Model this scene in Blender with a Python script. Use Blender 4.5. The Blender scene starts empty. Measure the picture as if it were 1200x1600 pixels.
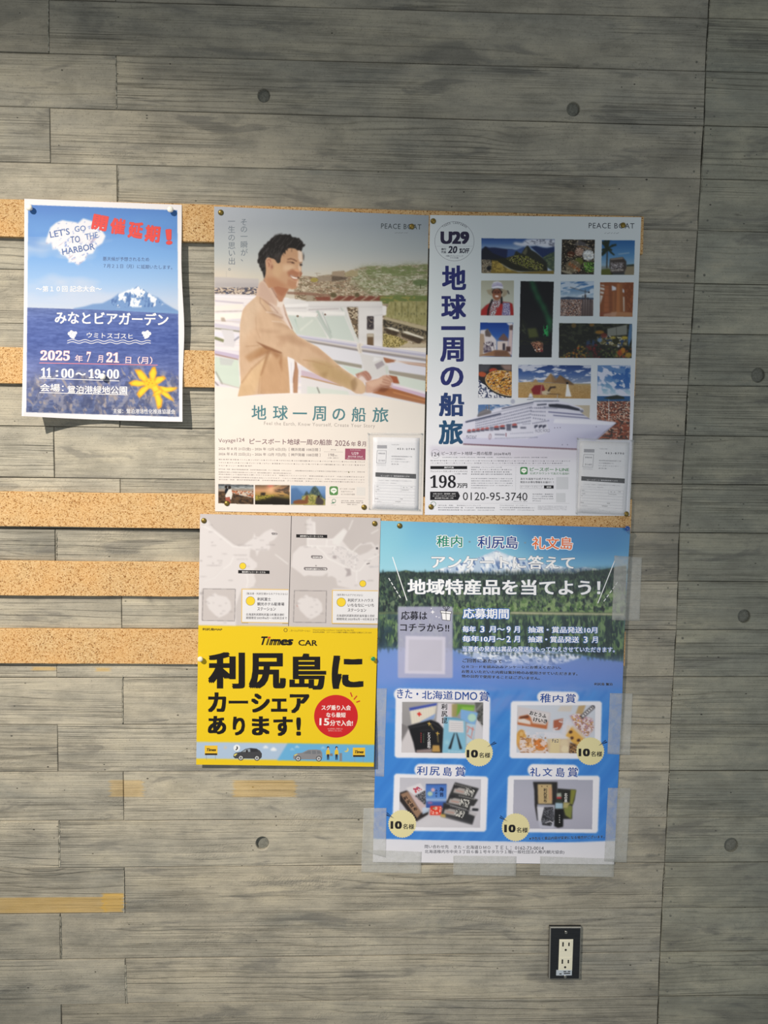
import bpy, bmesh, math, random
import numpy as np
from mathutils import Matrix, Vector

# ---------------------------------------------------------------- camera, light, exposure
PITCH = 0.1012                       # one formwork board, metres
FPX = 1150.0
RV = np.array([0.079, -0.035, 0.013])
CPOS = np.array([5.985, 7.467, -14.70])
def _rot(r):
    t = np.linalg.norm(r); k = r / t
    K = np.array([[0, -k[2], k[1]], [k[2], 0, -k[0]], [-k[1], k[0], 0]])
    return np.eye(3) + math.sin(t) * K + (1 - math.cos(t)) * K @ K

R = _rot(RV)
ZC = 1.45
def cv2w(v):                          # (right, down, into the wall) -> world
    return Vector((v[0], v[2], -v[1]))
CAM = Vector((0.0, CPOS[2] * PITCH, ZC))
cd = bpy.data.cameras.new('camera'); cam = bpy.data.objects.new('camera', cd)
bpy.context.scene.collection.objects.link(cam)
rx, ry, rz = cv2w(R[0]), cv2w(-R[1]), cv2w(-R[2])
cam.matrix_world = Matrix(((rx.x, ry.x, rz.x, CAM.x), (rx.y, ry.y, rz.y, CAM.y), (rx.z, ry.z, rz.z, CAM.z), (0, 0, 0, 1)))
cd.sensor_fit = 'VERTICAL'; cd.sensor_height = 24.0; cd.lens = FPX / 1600 * 24.0
cd.clip_start = 0.02
bpy.context.scene.camera = cam
sc = bpy.context.scene
sc.view_settings.view_transform = 'Standard'; sc.view_settings.look = 'None'
sc.view_settings.gamma = 1.0; sc.view_settings.use_curve_mapping = False
sc.view_settings.exposure = 0.0

_cx, _cy, _cz = CAM
def W(px, py, d=0.0):
    """point at distance d in front of the wall that lies on the pixel's line of sight (arrays allowed)"""
    px = np.asarray(px, float); py = np.asarray(py, float); d = np.asarray(d, float)
    a = (px - 600) / FPX; b = (py - 800) / FPX
    vx = R[0, 0] * a + R[1, 0] * b + R[2, 0]
    vy = R[0, 1] * a + R[1, 1] * b + R[2, 1]
    vz = R[0, 2] * a + R[1, 2] * b + R[2, 2]
    t = (-_cy - d) / vz
    return np.stack([_cx + vx * t, -d + 0 * vx, _cz - vy * t], -1)

world = bpy.data.worlds.new('world'); sc.world = world; world.use_nodes = True
wbg = world.node_tree.nodes['Background']
wbg.inputs[0].default_value = (0.90, 0.955, 0.95, 1); wbg.inputs[1].default_value = 0.29

def spot(name, target_px, depth, power, size, blend, col, rad, kx=-0.70, kz=0.85):
    t = Vector(W(*target_px)); p = t + Vector((kx * depth, -depth, kz * depth))
    l = bpy.data.lights.new(name, 'SPOT'); l.energy = power; l.spot_size = math.radians(size); l.spot_blend = blend
    l.color = col; l.shadow_soft_size = rad
    o = bpy.data.objects.new(name, l); sc.collection.objects.link(o); o.location = p
    o.rotation_euler = (t - p).to_track_quat('-Z', 'Y').to_euler()
    return o
spot('sun_patch_lamp', (200, 900), 3.2, 1560, 24.5, 1.0, (1.0, 0.905, 0.775), 0.015)
def area(name, loc, tgt, size, power, col):
    l = bpy.data.lights.new(name, 'AREA'); l.shape = 'RECTANGLE'; l.size, l.size_y = size; l.energy = power; l.color = col
    o = bpy.data.objects.new(name, l); sc.collection.objects.link(o); o.location = loc
    o.rotation_euler = (Vector(tgt) - Vector(loc)).to_track_quat('-Z', 'Y').to_euler()
area('low_fill_light', (0.85, -2.3, 0.95), (0.2, 0, 1.05), (1.8, 1.3), 10.5, (0.92, 0.97, 1.0))  # unseen fill, added to grade the wall brighter lower down; no window there

# ---------------------------------------------------------------- helpers
random.seed(7); RNG = np.random.default_rng(11)
def s2l(c):
    c = np.asarray(c, float) / 255.0
    return np.where(c <= 0.04045, c / 12.92, ((c + 0.055) / 1.055) ** 2.4)
def link(o, parent=None):
    sc.collection.objects.link(o)
    if parent: o.parent = parent
    return o
def tag(o, label=None, cat=None, group=None, kind=None):
    if label: o['label'] = label
    if cat: o['category'] = cat
    if group: o['group'] = group
    if kind: o['kind'] = kind
    return o
def empty(name, loc):
    o = bpy.data.objects.new(name, None); o.empty_display_size = 0.05; link(o); o.location = loc
    return o
def mk(name, verts, faces, mat, parent=None, smooth=False, cols=None):
    """verts in world coordinates; the object is placed at their centre, child meshes relative to the parent's place"""
    verts = np.asarray(verts, float).reshape(-1, 3)
    off = np.array(parent_world(parent)) if parent else np.round(verts.mean(0), 4)
    me = bpy.data.meshes.new(name)
    v = verts - off
    if isinstance(faces, np.ndarray):
        n = faces.shape[1]
        me.vertices.add(len(v)); me.vertices.foreach_set('co', v.astype(np.float32).ravel())
        me.loops.add(faces.size); me.loops.foreach_set('vertex_index', faces.astype(np.int32).ravel())
        me.polygons.add(len(faces)); me.polygons.foreach_set('loop_start', np.arange(0, faces.size, n, dtype=np.int32))
        me.update(calc_edges=True)
    else:
        me.from_pydata([tuple(p) for p in v], [], faces)
    if cols is not None:
        at = me.color_attributes.new('paint', 'FLOAT_COLOR', 'POINT')
        c = np.ones((len(v), 4), np.float32); c[:, :3] = cols
        at.data.foreach_set('color', c.ravel())
    if smooth: me.polygons.foreach_set('use_smooth', np.ones(len(me.polygons), bool))
    me.materials.append(mat)
    o = bpy.data.objects.new(name, me); link(o, parent)
    if not parent: o.location = off
    return o
def parent_world(p):
    v = Vector(p.location)
    while p.parent: p = p.parent; v = v + p.location
    return v
def grid_faces(nx, ny):
    i = np.arange(nx - 1)[None, :] + (np.arange(ny - 1) * nx)[:, None]
    return np.stack([i, i + nx, i + nx + 1, i + 1], -1).reshape(-1, 4)
def thick_sheet(P, nx, ny, t):
    """front grid P (ny*nx,3) facing -y, given a back t behind and a rim"""
    B = P.copy(); B[:, 1] += t
    f = grid_faces(nx, ny); n = nx * ny
    fb = f[:, ::-1] + n
    rim = np.r_[np.arange(nx), np.arange(1, ny) * nx + nx - 1, (ny - 1) * nx + np.arange(nx - 2, -1, -1), np.arange(ny - 2, 0, -1) * nx]
    r2 = np.roll(rim, -1)
    fr = np.stack([rim, r2, r2 + n, rim + n], -1)
    return np.r_[P, B], np.r_[f, fb, fr]

# ---------------------------------------------------------------- materials
def new_mat(name, rough=0.5, col=None, metal=0.0, spec=0.5):
    m = bpy.data.materials.new(name); m.use_nodes = True
    b = m.node_tree.nodes['Principled BSDF']
    b.inputs['Roughness'].default_value = rough; b.inputs['Metallic'].default_value = metal
    b.inputs['Specular IOR Level'].default_value = spec
    if col is not None: b.inputs['Base Color'].default_value = (*s2l(col), 1)
    return m, m.node_tree, b
class NT:
    def __init__(s, nt): s.nt = nt
    def n(s, t, **kw):
        nd = s.nt.nodes.new(t)
        for k, v in kw.items():
            if k.startswith('i_'):
                nd.inputs[int(k[2:]) if k[2:].isdigit() else k[2:].replace('_', ' ')].default_value = v
            else: setattr(nd, k, v)
        return nd
    def l(s, a, b): s.nt.links.new(a, b)
    def math(s, op, a, b=None, c=None):
        nd = s.nt.nodes.new('ShaderNodeMath'); nd.operation = op
        for i, v in enumerate((a, b, c)):
            if v is None: continue
            if isinstance(v, (int, float)): nd.inputs[i].default_value = v
            else: s.l(v, nd.inputs[i])
        return nd.outputs[0]
    def vmath(s, op, a, b):
        nd = s.nt.nodes.new('ShaderNodeVectorMath'); nd.operation = op
        for i, v in enumerate((a, b)):
            if isinstance(v, tuple): nd.inputs[i].default_value = v
            else: s.l(v, nd.inputs[i])
        return nd.outputs[0]
    def noise(s, vec, scale, detail=3, rough=0.55, dist=0.0):
        nd = s.n('ShaderNodeTexNoise'); nd.inputs['Scale'].default_value = scale; nd.inputs['Detail'].default_value = detail
        nd.inputs['Roughness'].default_value = rough; nd.inputs['Distortion'].default_value = dist; s.l(vec, nd.inputs['Vector'])
        return nd.outputs['Fac']
    def ramp(s, fac, stops):
        nd = s.n('ShaderNodeValToRGB'); s.l(fac, nd.inputs[0]); e = nd.color_ramp.elements
        while len(e) < len(stops): e.new(0.5)
        for el, (p, c) in zip(e, stops): el.position = p; el.color = (*c, 1) if len(c) == 3 else c
        return nd.outputs[0]
    def mix(s, fac, a, b, mode='MIX'):
        nd = s.n('ShaderNodeMix'); nd.data_type = 'RGBA'; nd.blend_type = mode
        for i, v in ((0, fac), (6, a), (7, b)):
            if isinstance(v, (int, float)): nd.inputs[i].default_value = v
            elif isinstance(v, tuple): nd.inputs[i].default_value = (*v, 1) if len(v) == 3 else v
            else: s.l(v, nd.inputs[i])
        return nd.outputs[2]

def concrete():
    """board-marked concrete: the grain of the formwork is in the relief and in the stains"""
    m, nt, b = new_mat('board_marked_concrete', 0.8, spec=0.25); g = NT(nt)
    pos = g.n('ShaderNodeNewGeometry').outputs['Position']
    oi = g.n('ShaderNodeObjectInfo')
    rnd = oi.outputs['Random']
    off = g.n('ShaderNodeCombineXYZ'); g.l(g.math('MULTIPLY', rnd, 37.0), off.inputs[0]); g.l(g.math('MULTIPLY', rnd, 91.0), off.inputs[2])
    p = g.vmath('ADD', pos, off.outputs[0])
    # knots
    kv = g.vmath('MULTIPLY', p, (3.2, 0.0, 9.0))
    vo = g.n('ShaderNodeTexVoronoi'); vo.inputs['Scale'].default_value = 1.0; g.l(kv, vo.inputs['Vector'])
    kd = vo.outputs['Distance']
    knot = g.math('POWER', 2.718, g.math('MULTIPLY', g.math('MULTIPLY', kd, kd), -22.0))
    sepc = g.n('ShaderNodeSeparateColor'); g.l(vo.outputs['Color'], sepc.inputs[0])
    kgate = g.math('GREATER_THAN', sepc.outputs[0], 0.45)
    knot = g.math('MULTIPLY', knot, kgate)
    # flowing growth rings
    low = g.noise(g.vmath('MULTIPLY', p, (0.9, 1.0, 4.5)), 1.0, 2, 0.5)
    sz = g.n('ShaderNodeSeparateXYZ'); g.l(p, sz.inputs[0])
    freq = g.math('MULTIPLY_ADD', rnd, 50.0, 55.0)
    ph = g.math('ADD', g.math('MULTIPLY', sz.outputs[2], freq), g.math('MULTIPLY', low, 7.0))
    ph = g.math('ADD', ph, g.math('MULTIPLY', knot, 1.9))
    ph = g.math('ADD', ph, g.math('MULTIPLY', g.noise(g.vmath('MULTIPLY', p, (4.0, 1.0, 60.0)), 1.0, 3), 1.5))
    ring = g.math('SINE', g.math('MULTIPLY', ph, 6.283))
    ring = g.math('MULTIPLY_ADD', ring, 0.5, 0.5)
    ringt = g.math('POWER', ring, 14.0)
    ring = g.math('POWER', ring, 3.0)
    fine = g.noise(g.vmath('MULTIPLY', p, (14.0, 1.0, 480.0)), 1.0, 4, 0.6)
    fine2 = g.noise(g.vmath('MULTIPLY', p, (3.0, 1.0, 130.0)), 1.0, 5, 0.65)
    grit = g.noise(p, 420.0, 3, 0.7)
    rgate = g.ramp(g.noise(g.vmath('MULTIPLY', p, (1.8, 1.0, 9.0)), 1.0, 3), [(0.42, (0.05,) * 3), (0.64, (1,) * 3)])
    # air pits
    pv = g.n('ShaderNodeTexVoronoi'); pv.inputs['Scale'].default_value = 42.0; g.l(g.vmath('MULTIPLY', p, (1.0, 1.0, 1.6)), pv.inputs['Vector'])
    psc = g.n('ShaderNodeSeparateColor'); g.l(pv.outputs['Color'], psc.inputs[0])
    pr = g.math('MULTIPLY', g.math('GREATER_THAN', psc.outputs[1], 0.66), g.math('MULTIPLY', psc.outputs[0], 0.10))
    pit = g.math('LESS_THAN', pv.outputs['Distance'], pr)
    # stains
    st = g.noise(g.vmath('MULTIPLY', p, (3.2, 1.0, 15.0)), 1.0, 5, 0.62, 0.5)
    st2 = g.noise(g.vmath('MULTIPLY', p, (1.1, 1.0, 4.0)), 1.0, 3)
    base = g.ramp(st, [(0.25, tuple(s2l((118, 118, 112)))), (0.42, tuple(s2l((150, 145, 133)))), (0.60, tuple(s2l((168, 161, 145)))), (0.8, tuple(s2l((184, 175, 153))))])
    base = g.mix(g.ramp(st2, [(0.40, (0,) * 3), (0.62, (0.5,) * 3)]), base, tuple(s2l((148, 147, 139))))
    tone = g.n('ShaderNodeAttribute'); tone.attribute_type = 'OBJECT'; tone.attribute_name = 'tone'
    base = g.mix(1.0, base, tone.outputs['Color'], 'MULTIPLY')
    tv = g.math('MULTIPLY_ADD', rnd, 0.20, 1.0)
    tc = g.n('ShaderNodeCombineXYZ'); [g.l(tv, tc.inputs[i]) for i in range(3)]
    base = g.mix(1.0, base, tc.outputs[0], 'MULTIPLY')
    base = g.mix(g.math('MULTIPLY', g.math('MULTIPLY', ring, rgate), 0.10), base, tuple(s2l((96, 92, 84))))
    lv = g.ramp(g.noise(g.vmath('MULTIPLY', p, (2.0, 1.0, 40.0)), 1.0, 3), [(0.42, (0,) * 3), (0.56, (1,) * 3)])
    lines = g.math('MULTIPLY', g.math('MULTIPLY', ringt, rgate), lv)
    base = g.mix(g.math('MULTIPLY', lines, 0.46), base, tuple(s2l((70, 66, 58))))
    # long straight scores left by the sawn boards
    sc1 = g.noise(g.vmath('MULTIPLY', p, (1.1, 1.0, 210.0)), 1.0, 2, 0.5)
    score = g.ramp(g.math('ABSOLUTE', g.math('SUBTRACT', sc1, 0.5)), [(0.0, (1,) * 3), (0.020, (0,) * 3)])
    score = g.math('MULTIPLY', score, g.ramp(g.noise(g.vmath('MULTIPLY', p, (2.4, 1.0, 12.0)), 1.0, 3), [(0.45, (0,) * 3), (0.6, (1,) * 3)]))
    base = g.mix(g.math('MULTIPLY', score, 0.26), base, tuple(s2l((80, 76, 68))))
    rough = g.ramp(g.noise(g.vmath('MULTIPLY', p, (4.0, 1.0, 18.0)), 1.0, 3), [(0.56, (0,) * 3), (0.66, (1,) * 3)])
    base = g.mix(g.ramp(fine, [(0.34, (0.2,) * 3), (0.5, (0,) * 3)]), base, tuple(s2l((92, 90, 82))))
    base = g.mix(g.ramp(fine2, [(0.58, (0,) * 3), (0.72, (0.28,) * 3)]), base, tuple(s2l((196, 190, 168))))
    base = g.mix(g.math('MULTIPLY', knot, 0.5), base, tuple(s2l((98, 96, 90))))
    base = g.mix(g.math('MULTIPLY', pit, 0.85), base, tuple(s2l((40, 40, 38))))
    dn = g.ramp(g.noise(g.vmath('MULTIPLY', p, (5.0, 1.0, 26.0)), 1.0, 4, 0.6, 0.8), [(0.57, (0,) * 3), (0.64, (0.5,) * 3)])
    base = g.mix(dn, base, tuple(s2l((104, 103, 100))))
    cl = g.noise(g.vmath('MULTIPLY', p, (9.0, 1.0, 16.0)), 1.0, 6, 0.7)
    base = g.mix(g.ramp(cl, [(0.38, (0.40,) * 3), (0.52, (0,) * 3)]), base, tuple(s2l((112, 110, 102))))
    base = g.mix(g.ramp(cl, [(0.52, (0,) * 3), (0.68, (0.35,) * 3)]), base, tuple(s2l((196, 188, 166))))
    speck = g.ramp(g.noise(p, 330.0, 2, 0.6), [(0.30, (0.35,) * 3), (0.40, (0,) * 3)])
    base = g.mix(speck, base, tuple(s2l((84, 82, 76))))
    dn2 = g.ramp(g.noise(g.vmath('MULTIPLY', p, (30.0, 1.0, 150.0)), 1.0, 4, 0.65), [(0.60, (0,) * 3), (0.68, (0.5,) * 3)])
    base = g.mix(g.math('MULTIPLY', dn2, rough), base, tuple(s2l((72, 70, 66))))
    # ochre wood-oil stains left on the wall
    sx = g.n('ShaderNodeSeparateXYZ'); g.l(pos, sx.inputs[0])
    for (x0, y0, x1, y1, k) in ((172, 1219, 224, 1245, .35), (365, 1219, 462, 1245, .45), (-40, 1403, 165, 1426, .55), (160, 1396, 193, 1425, .75), (50, 1042, 88, 1048, .5), (150, 1043, 172, 1049, .5)):
        a = W(x0, y0); c = W(x1, y1)
        jx = g.math('MULTIPLY_ADD', g.noise(g.vmath('MULTIPLY', pos, (20.0, 1.0, 260.0)), 1.0, 2), 0.03, -0.015)
        X = g.math('ADD', sx.outputs[0], jx)
        def sm(v, lo, hi):
            nd = g.n('ShaderNodeMapRange'); nd.interpolation_type = 'SMOOTHSTEP'; g.l(v, nd.inputs[0]); nd.inputs[1].default_value = lo; nd.inputs[2].default_value = hi
            return nd.outputs[0]
        mk_ = g.math('MULTIPLY', g.math('MULTIPLY', sm(X, a[0] - .004, a[0] + .004), sm(X, c[0] + .004, c[0] - .004)),
                     g.math('MULTIPLY', sm(sx.outputs[2], a[2] + .002, a[2] - .002), sm(sx.outputs[2], c[2] - .002, c[2] + .002)))
        mk_ = g.math('MULTIPLY', mk_, g.math('MULTIPLY', k, g.math('MULTIPLY_ADD', st, 1.0, 0.5)))
        base = g.mix(mk_, base, tuple(s2l((196, 158, 72))))
    g.l(base, b.inputs['Base Color'])
    h = g.math('MULTIPLY', g.math('MULTIPLY', ring, rgate), -0.22)
    h = g.math('ADD', h, g.math('MULTIPLY', fine, 0.4))
    h = g.math('ADD', h, g.math('MULTIPLY', lines, -0.55))
    h = g.math('ADD', h, g.math('MULTIPLY', score, -0.6))
    h = g.math('ADD', h, g.math('MULTIPLY', rough, g.math('MULTIPLY', g.noise(p, 260.0, 2, 0.6), 1.1)))
    h = g.math('ADD', h, g.math('MULTIPLY', fine2, 0.75))
    h = g.math('ADD', h, g.math('MULTIPLY', grit, 0.28))
    h = g.math('ADD', h, g.math('MULTIPLY', pit, -1.2))
    h = g.math('ADD', h, g.math('MULTIPLY', knot, 0.5))
    bp = g.n('ShaderNodeBump'); bp.inputs['Strength'].default_value = 0.9; bp.inputs['Distance'].default_value = 0.0019
    g.l(h, bp.inputs['Height']); g.l(bp.outputs[0], b.inputs['Normal'])
    return m
M_CONC = concrete()
def plain_concrete(name, col):
    m, nt, b = new_mat(name, 0.9, spec=0.2); g = NT(nt)
    pos = g.n('ShaderNodeNewGeometry').outputs['Position']
    n = g.noise(pos, 260.0, 4, 0.6)
    g.l(g.ramp(n, [(0.3, tuple(s2l(col) * .6)), (0.7, tuple(s2l(col)))]), b.inputs['Base Color'])
    bp = g.n('ShaderNodeBump'); bp.inputs['Strength'].default_value = 0.6; bp.inputs['Distance'].default_value = 0.001
    g.l(n, bp.inputs['Height']); g.l(bp.outputs[0], b.inputs['Normal'])
    return m
M_JOINT = plain_concrete('joint_mortar', (70, 68, 62))
M_PLUG = plain_concrete('plug_mortar', (128, 128, 120))
def cork():
    m, nt, b = new_mat('cork', 0.85, spec=0.2); g = NT(nt)
    pos = g.n('ShaderNodeNewGeometry').outputs['Position']
    v = g.n('ShaderNodeTexVoronoi'); v.inputs['Scale'].default_value = 560.0; g.l(pos, v.inputs['Vector'])
    sp = g.n('ShaderNodeSeparateColor'); g.l(v.outputs['Color'], sp.inputs[0])
    c = g.ramp(sp.outputs[0], [(0.0, tuple(s2l((104, 70, 36)))), (0.10, tuple(s2l((146, 102, 58)))), (0.20, tuple(s2l((184, 150, 104)))), (0.55, tuple(s2l((196, 164, 118)))), (1.0, tuple(s2l((210, 182, 140))))])
    n = g.noise(pos, 900.0, 3, 0.7)
    c = g.mix(g.ramp(n, [(0.34, (0.5,) * 3), (0.46, (0,) * 3)]), c, tuple(s2l((128, 88, 48))))
    c = g.mix(g.ramp(g.noise(pos, 14.0, 3), [(0.35, (0,) * 3), (0.7, (0.3,) * 3)]), c, tuple(s2l((206, 150, 84))))
    g.l(c, b.inputs['Base Color'])
    bp = g.n('ShaderNodeBump'); bp.inputs['Strength'].default_value = 0.5; bp.inputs['Distance'].default_value = 0.0006
    g.l(n, bp.inputs['Height']); g.l(bp.outputs[0], b.inputs['Normal'])
    return m
M_CORK = cork()
def paint_mat(name, rough, spec, bump=0.0):
    m, nt, b = new_mat(name, rough, spec=spec); g = NT(nt)
    a = g.n('ShaderNodeVertexColor'); a.layer_name = 'paint'
    g.l(a.outputs[0], b.inputs['Base Color'])
    if bump:
        pos = g.n('ShaderNodeNewGeometry').outputs['Position']
        bp = g.n('ShaderNodeBump'); bp.inputs['Strength'].default_value = bump; bp.inputs['Distance'].default_value = 0.004
        g.l(g.noise(pos, 9.0, 2), bp.inputs['Height']); g.l(bp.outputs[0], b.inputs['Normal'])
    return m
M_PRINT = paint_mat('printed_paper', 0.55, 0.25)
M_GLOSS = paint_mat('glossy_print', 0.32, 0.35, 0.5)
def paper(name, col, rough=0.5):
    m, nt, b = new_mat(name, rough, spec=0.3); g = NT(nt)
    pos = g.n('ShaderNodeNewGeometry').outputs['Position']
    c = s2l(col)
    g.l(g.ramp(g.noise(pos, 500.0, 2), [(0.3, tuple(c * .97)), (0.7, tuple(c))]), b.inputs['Base Color'])
    return m
M_PAPER = paper('white_paper', (240, 238, 236))
def film(name, col, alpha, rough, bump, scale):
    m, nt, b = new_mat(name, rough, col, spec=0.6); g = NT(nt)
    pos = g.n('ShaderNodeNewGeometry').outputs['Position']
    n = g.noise(pos, scale, 4, 0.6, 0.6)
    mr = g.ramp(n, [(0.35, (alpha * 0.75,) * 3), (0.7, (alpha * 1.3,) * 3)])
    sp = g.n('ShaderNodeSeparateColor'); g.l(mr, sp.inputs[0]); g.l(sp.outputs[0], b.inputs['Alpha'])
    bp = g.n('ShaderNodeBump'); bp.inputs['Strength'].default_value = bump; bp.inputs['Distance'].default_value = 0.003
    g.l(n, bp.inputs['Height']); g.l(bp.outputs[0], b.inputs['Normal'])
    return m
M_TAPE = film('matte_tape', (206, 208, 206), 0.26, 0.42, 0.25, 60.0)
M_FILM = film('clear_film', (214, 218, 224), 0.06, 0.12, 0.5, 26.0)
M_SEAM = film('film_seam', (226, 230, 234), 0.13, 0.15, 0.6, 60.0)
M_BRASS = new_mat('brass', 0.42, (132, 112, 56), 0.75)[0]
M_WHITE = new_mat('white_plastic', 0.3, (236, 234, 226))[0]
M_PEARL = new_mat('pearl_plastic', 0.2, (222, 216, 196))[0]
M_BLUEP = new_mat('blue_plastic', 0.15, (30, 86, 170))[0]
M_GREENP = new_mat('green_plastic', 0.15, (40, 150, 92))[0]
M_STEEL = new_mat('steel', 0.3, (176, 174, 168), 1.0)[0]
for mm, tr in ((M_BLUEP, .35), (M_GREENP, .35)): mm.node_tree.nodes['Principled BSDF'].inputs['Transmission Weight'].default_value = tr
def plate_mat():
    m, nt, b = new_mat('dark_metal_plate', 0.34, (50, 52, 56), 0.7); g = NT(nt)
    pos = g.n('ShaderNodeNewGeometry').outputs['Position']
    n = g.noise(g.vmath('MULTIPLY', pos, (60.0, 60.0, 1800.0)), 1.0, 3)
    g.l(g.ramp(n, [(0.3, tuple(s2l((44, 46, 50)))), (0.7, tuple(s2l((60, 62, 66))))]), b.inputs['Base Color'])
    return m
M_PLATE = plate_mat()
M_IVORY = new_mat('ivory_plastic', 0.4, (226, 222, 202))[0]
M_SLOT = new_mat('black_slot', 0.7, (18, 16, 14))[0]

# ---------------------------------------------------------------- the wall
YL = {-9: -702, -8: -614, -7: -526, -6: -438, -5: -350, -4: -262, -3: -175, -2: -88, -1: -3.5, 0: 81, 1: 166, 2: 253, 3: 336, 4: 420.5, 5: 505, 6: 586, 7: 665.5, 8: 746, 9: 825, 10: 904, 11: 982,
      12: 1059, 13: 1132.5, 14: 1206, 15: 1283, 16: 1357, 17: 1428.5, 18: 1500.5, 19: 1571, 20: 1641, 21: 1711, 22: 1780, 23: 1848, 24: 1915}
YR = {-9: -661, -8: -574, -7: -487, -6: -400, -5: -313, -4: -226, -3: -141, -2: -57, -1: 28, 0: 111, 1: 196, 2: 279, 3: 360, 4: 442.5, 5: 521, 6: 602, 7: 680.5, 8: 756.5, 9: 832.5, 10: 908.5,
      11: 984, 12: 1057.5, 13: 1132, 14: 1204.5, 15: 1277.5, 16: 1348.5, 17: 1419, 18: 1488, 19: 1557.5, 20: 1625, 21: 1692, 22: 1758, 23: 1824, 24: 1889}
XRP = [(-360, 1129), (0, 1108), (111, 1102), (196, 1100), (279, 1094), (360, 1090), (442, 1085), (521, 1080), (602, 1075), (680, 1071), (756, 1066), (832, 1062), (984, 1057),
       (1057, 1052.5), (1132, 1048), (1204, 1046), (1277, 1042.5), (1348, 1039), (1419, 1035), (1488, 1032), (1557, 1030), (1950, 1013)]
def xr_at(y): return float(np.interp(y, [p[0] for p in XRP], [p[1] for p in XRP]))
def row_y(k, x):
    xr = xr_at(YR[k]); return YL[k] + (YR[k] - YL[k]) * x / xr
def xa_at(y): return 75 + 21 * y / 1600
def xb_at(y): return 180 + 17 * y / 1600
HOLES = [(412, 149, 10.5), (896, 170, 11), (1185, 586, 11.5), (1163, 963, 10.5), (410, 1318, 11), (1143, 1321, 11.5)]
wall = mk('wall_back', np.array([(*W(x, y, 0)[[0]], yy, W(x, y, 0)[2]) for yy in (-0.0, 0.12) for x, y in ((-1010, -690), (2190, -600), (2190, 1860), (-1010, 1950))]),
          [(0, 3, 2, 1), (4, 5, 6, 7), (0, 1, 5, 4), (1, 2, 6, 5), (2, 3, 7, 6), (3, 0, 4, 7)], M_JOINT)
wall['kind'] = 'structure'
BT = 0.012                                # boards stand this far in front of the slab: wall face = 0 in W() terms
for v in wall.data.vertices: v.co.y += BT
def board(k, xf0, xf1, tone):
    n = 7
    jx = lambda: random.uniform(-0.5, 0.5)
    def pt(x, kk, s): return (x + jx() * .8, row_y(kk, x) + s + jx() * .7)
    top = [(0, 0)] * 0; bot = []
    x00, x01 = xf0(row_y(k, 600)), xf0(row_y(k + 1, 600)); x10, x11 = xf1(row_y(k, 600)), xf1(row_y(k + 1, 600))
    for i in range(n):
        t = i / (n - 1)
        xt = x00 + (x10 - x00) * t; xb = x01 + (x11 - x01) * t
        top.append(pt(xt, k, 0.42)); bot.append(pt(xb, k + 1, -0.42))
    proud = random.uniform(-0.0011, 0.0006)
    c = 0.0010; nv = 3
    P = [(x, y, 0, -c) for x, y in top]; P[0] = (P[0][0] + .3, P[0][1], c, -c)
    ej = .9 if x10 > 900 else .3; ek = .9 if x00 > 900 else .3
    P[-1] = (P[-1][0] - .3, P[-1][1], -c, -c)
    P += [(top[-1][0] + (bot[-1][0] - top[-1][0]) * q / (nv + 1) - .3 + random.uniform(-ej, 0), top[-1][1] + (bot[-1][1] - top[-1][1]) * q / (nv + 1), -c, 0) for q in range(1, nv + 1)]
    Bt = [(x, y, 0, c) for x, y in bot[::-1]]; Bt[0] = (Bt[0][0] - .3, Bt[0][1], -c, c); Bt[-1] = (Bt[-1][0] + .3, Bt[-1][1], c, c)
    P += Bt
    P += [(bot[0][0] + (top[0][0] - bot[0][0]) * q / (nv + 1) + .3 + random.uniform(0, ek), bot[0][1] + (top[0][1] - bot[0][1]) * q / (nv + 1), c, 0) for q in range(1, nv + 1)]
    outer = np.array([W(x, y, 0) for x, y, _, _ in P]); m = len(P)
    inner = outer.copy(); inner[:, 0] += [p[2] for p in P]; inner[:, 2] += [p[3] for p in P]
    inner[:, 1] = -proud; o1 = outer.copy(); o1[:, 1] = -proud + 0.0012; o2 = outer.copy(); o2[:, 1] = BT
    holes = [h for h in HOLES if row_y(k, h[0]) < h[1] < row_y(k + 1, h[0]) and x00 < h[0] < x10]
    plugs = []
    bm = bmesh.new()
    V = [[bm.verts.new(p) for p in ring] for ring in (inner, o1, o2)]
    for a, b_ in ((0, 1), (1, 2)):
        for i in range(m):
            j = (i + 1) % m
            bm.faces.new((V[a][i], V[b_][i], V[b_][j], V[a][j]))
    edges = [bm.edges.get((V[0][i], V[0][(i + 1) % m])) for i in range(m)]
    for hole in holes:
        hc = W(hole[0], hole[1], 0); r = np.linalg.norm(W(hole[0] + hole[2], hole[1], 0) - hc); N = 24
        rings = []
        for rr, yy in ((1.06, -proud), (0.98, -proud + .0012), (0.97, -proud + 0.0085)):
            rings.append([bm.verts.new((hc[0] + math.cos(6.2832 * i / N) * r * rr * 0.95, yy, hc[2] + math.sin(6.2832 * i / N) * r * rr)) for i in range(N)])
        for a in range(2):
            for i in range(N):
                j = (i + 1) % N; bm.faces.new((rings[a][i], rings[a][j], rings[a + 1][j], rings[a + 1][i]))
        edges += [bm.edges.get((rings[0][i], rings[0][(i + 1) % N])) for i in range(N)]; plugs.append((hc, r))
    bmesh.ops.triangle_fill(bm, use_beauty=True, edges=edges)
    bmesh.ops.recalc_face_normals(bm, faces=bm.faces)
    off = Vector(wall.location)
    bmesh.ops.translate(bm, verts=bm.verts, vec=-off)
    me = bpy.data.meshes.new('concrete_board'); bm.to_mesh(me); bm.free(); me.materials.append(M_CONC)
    o = bpy.data.objects.new('concrete_board', me); link(o, wall); o['tone'] = tone
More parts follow.
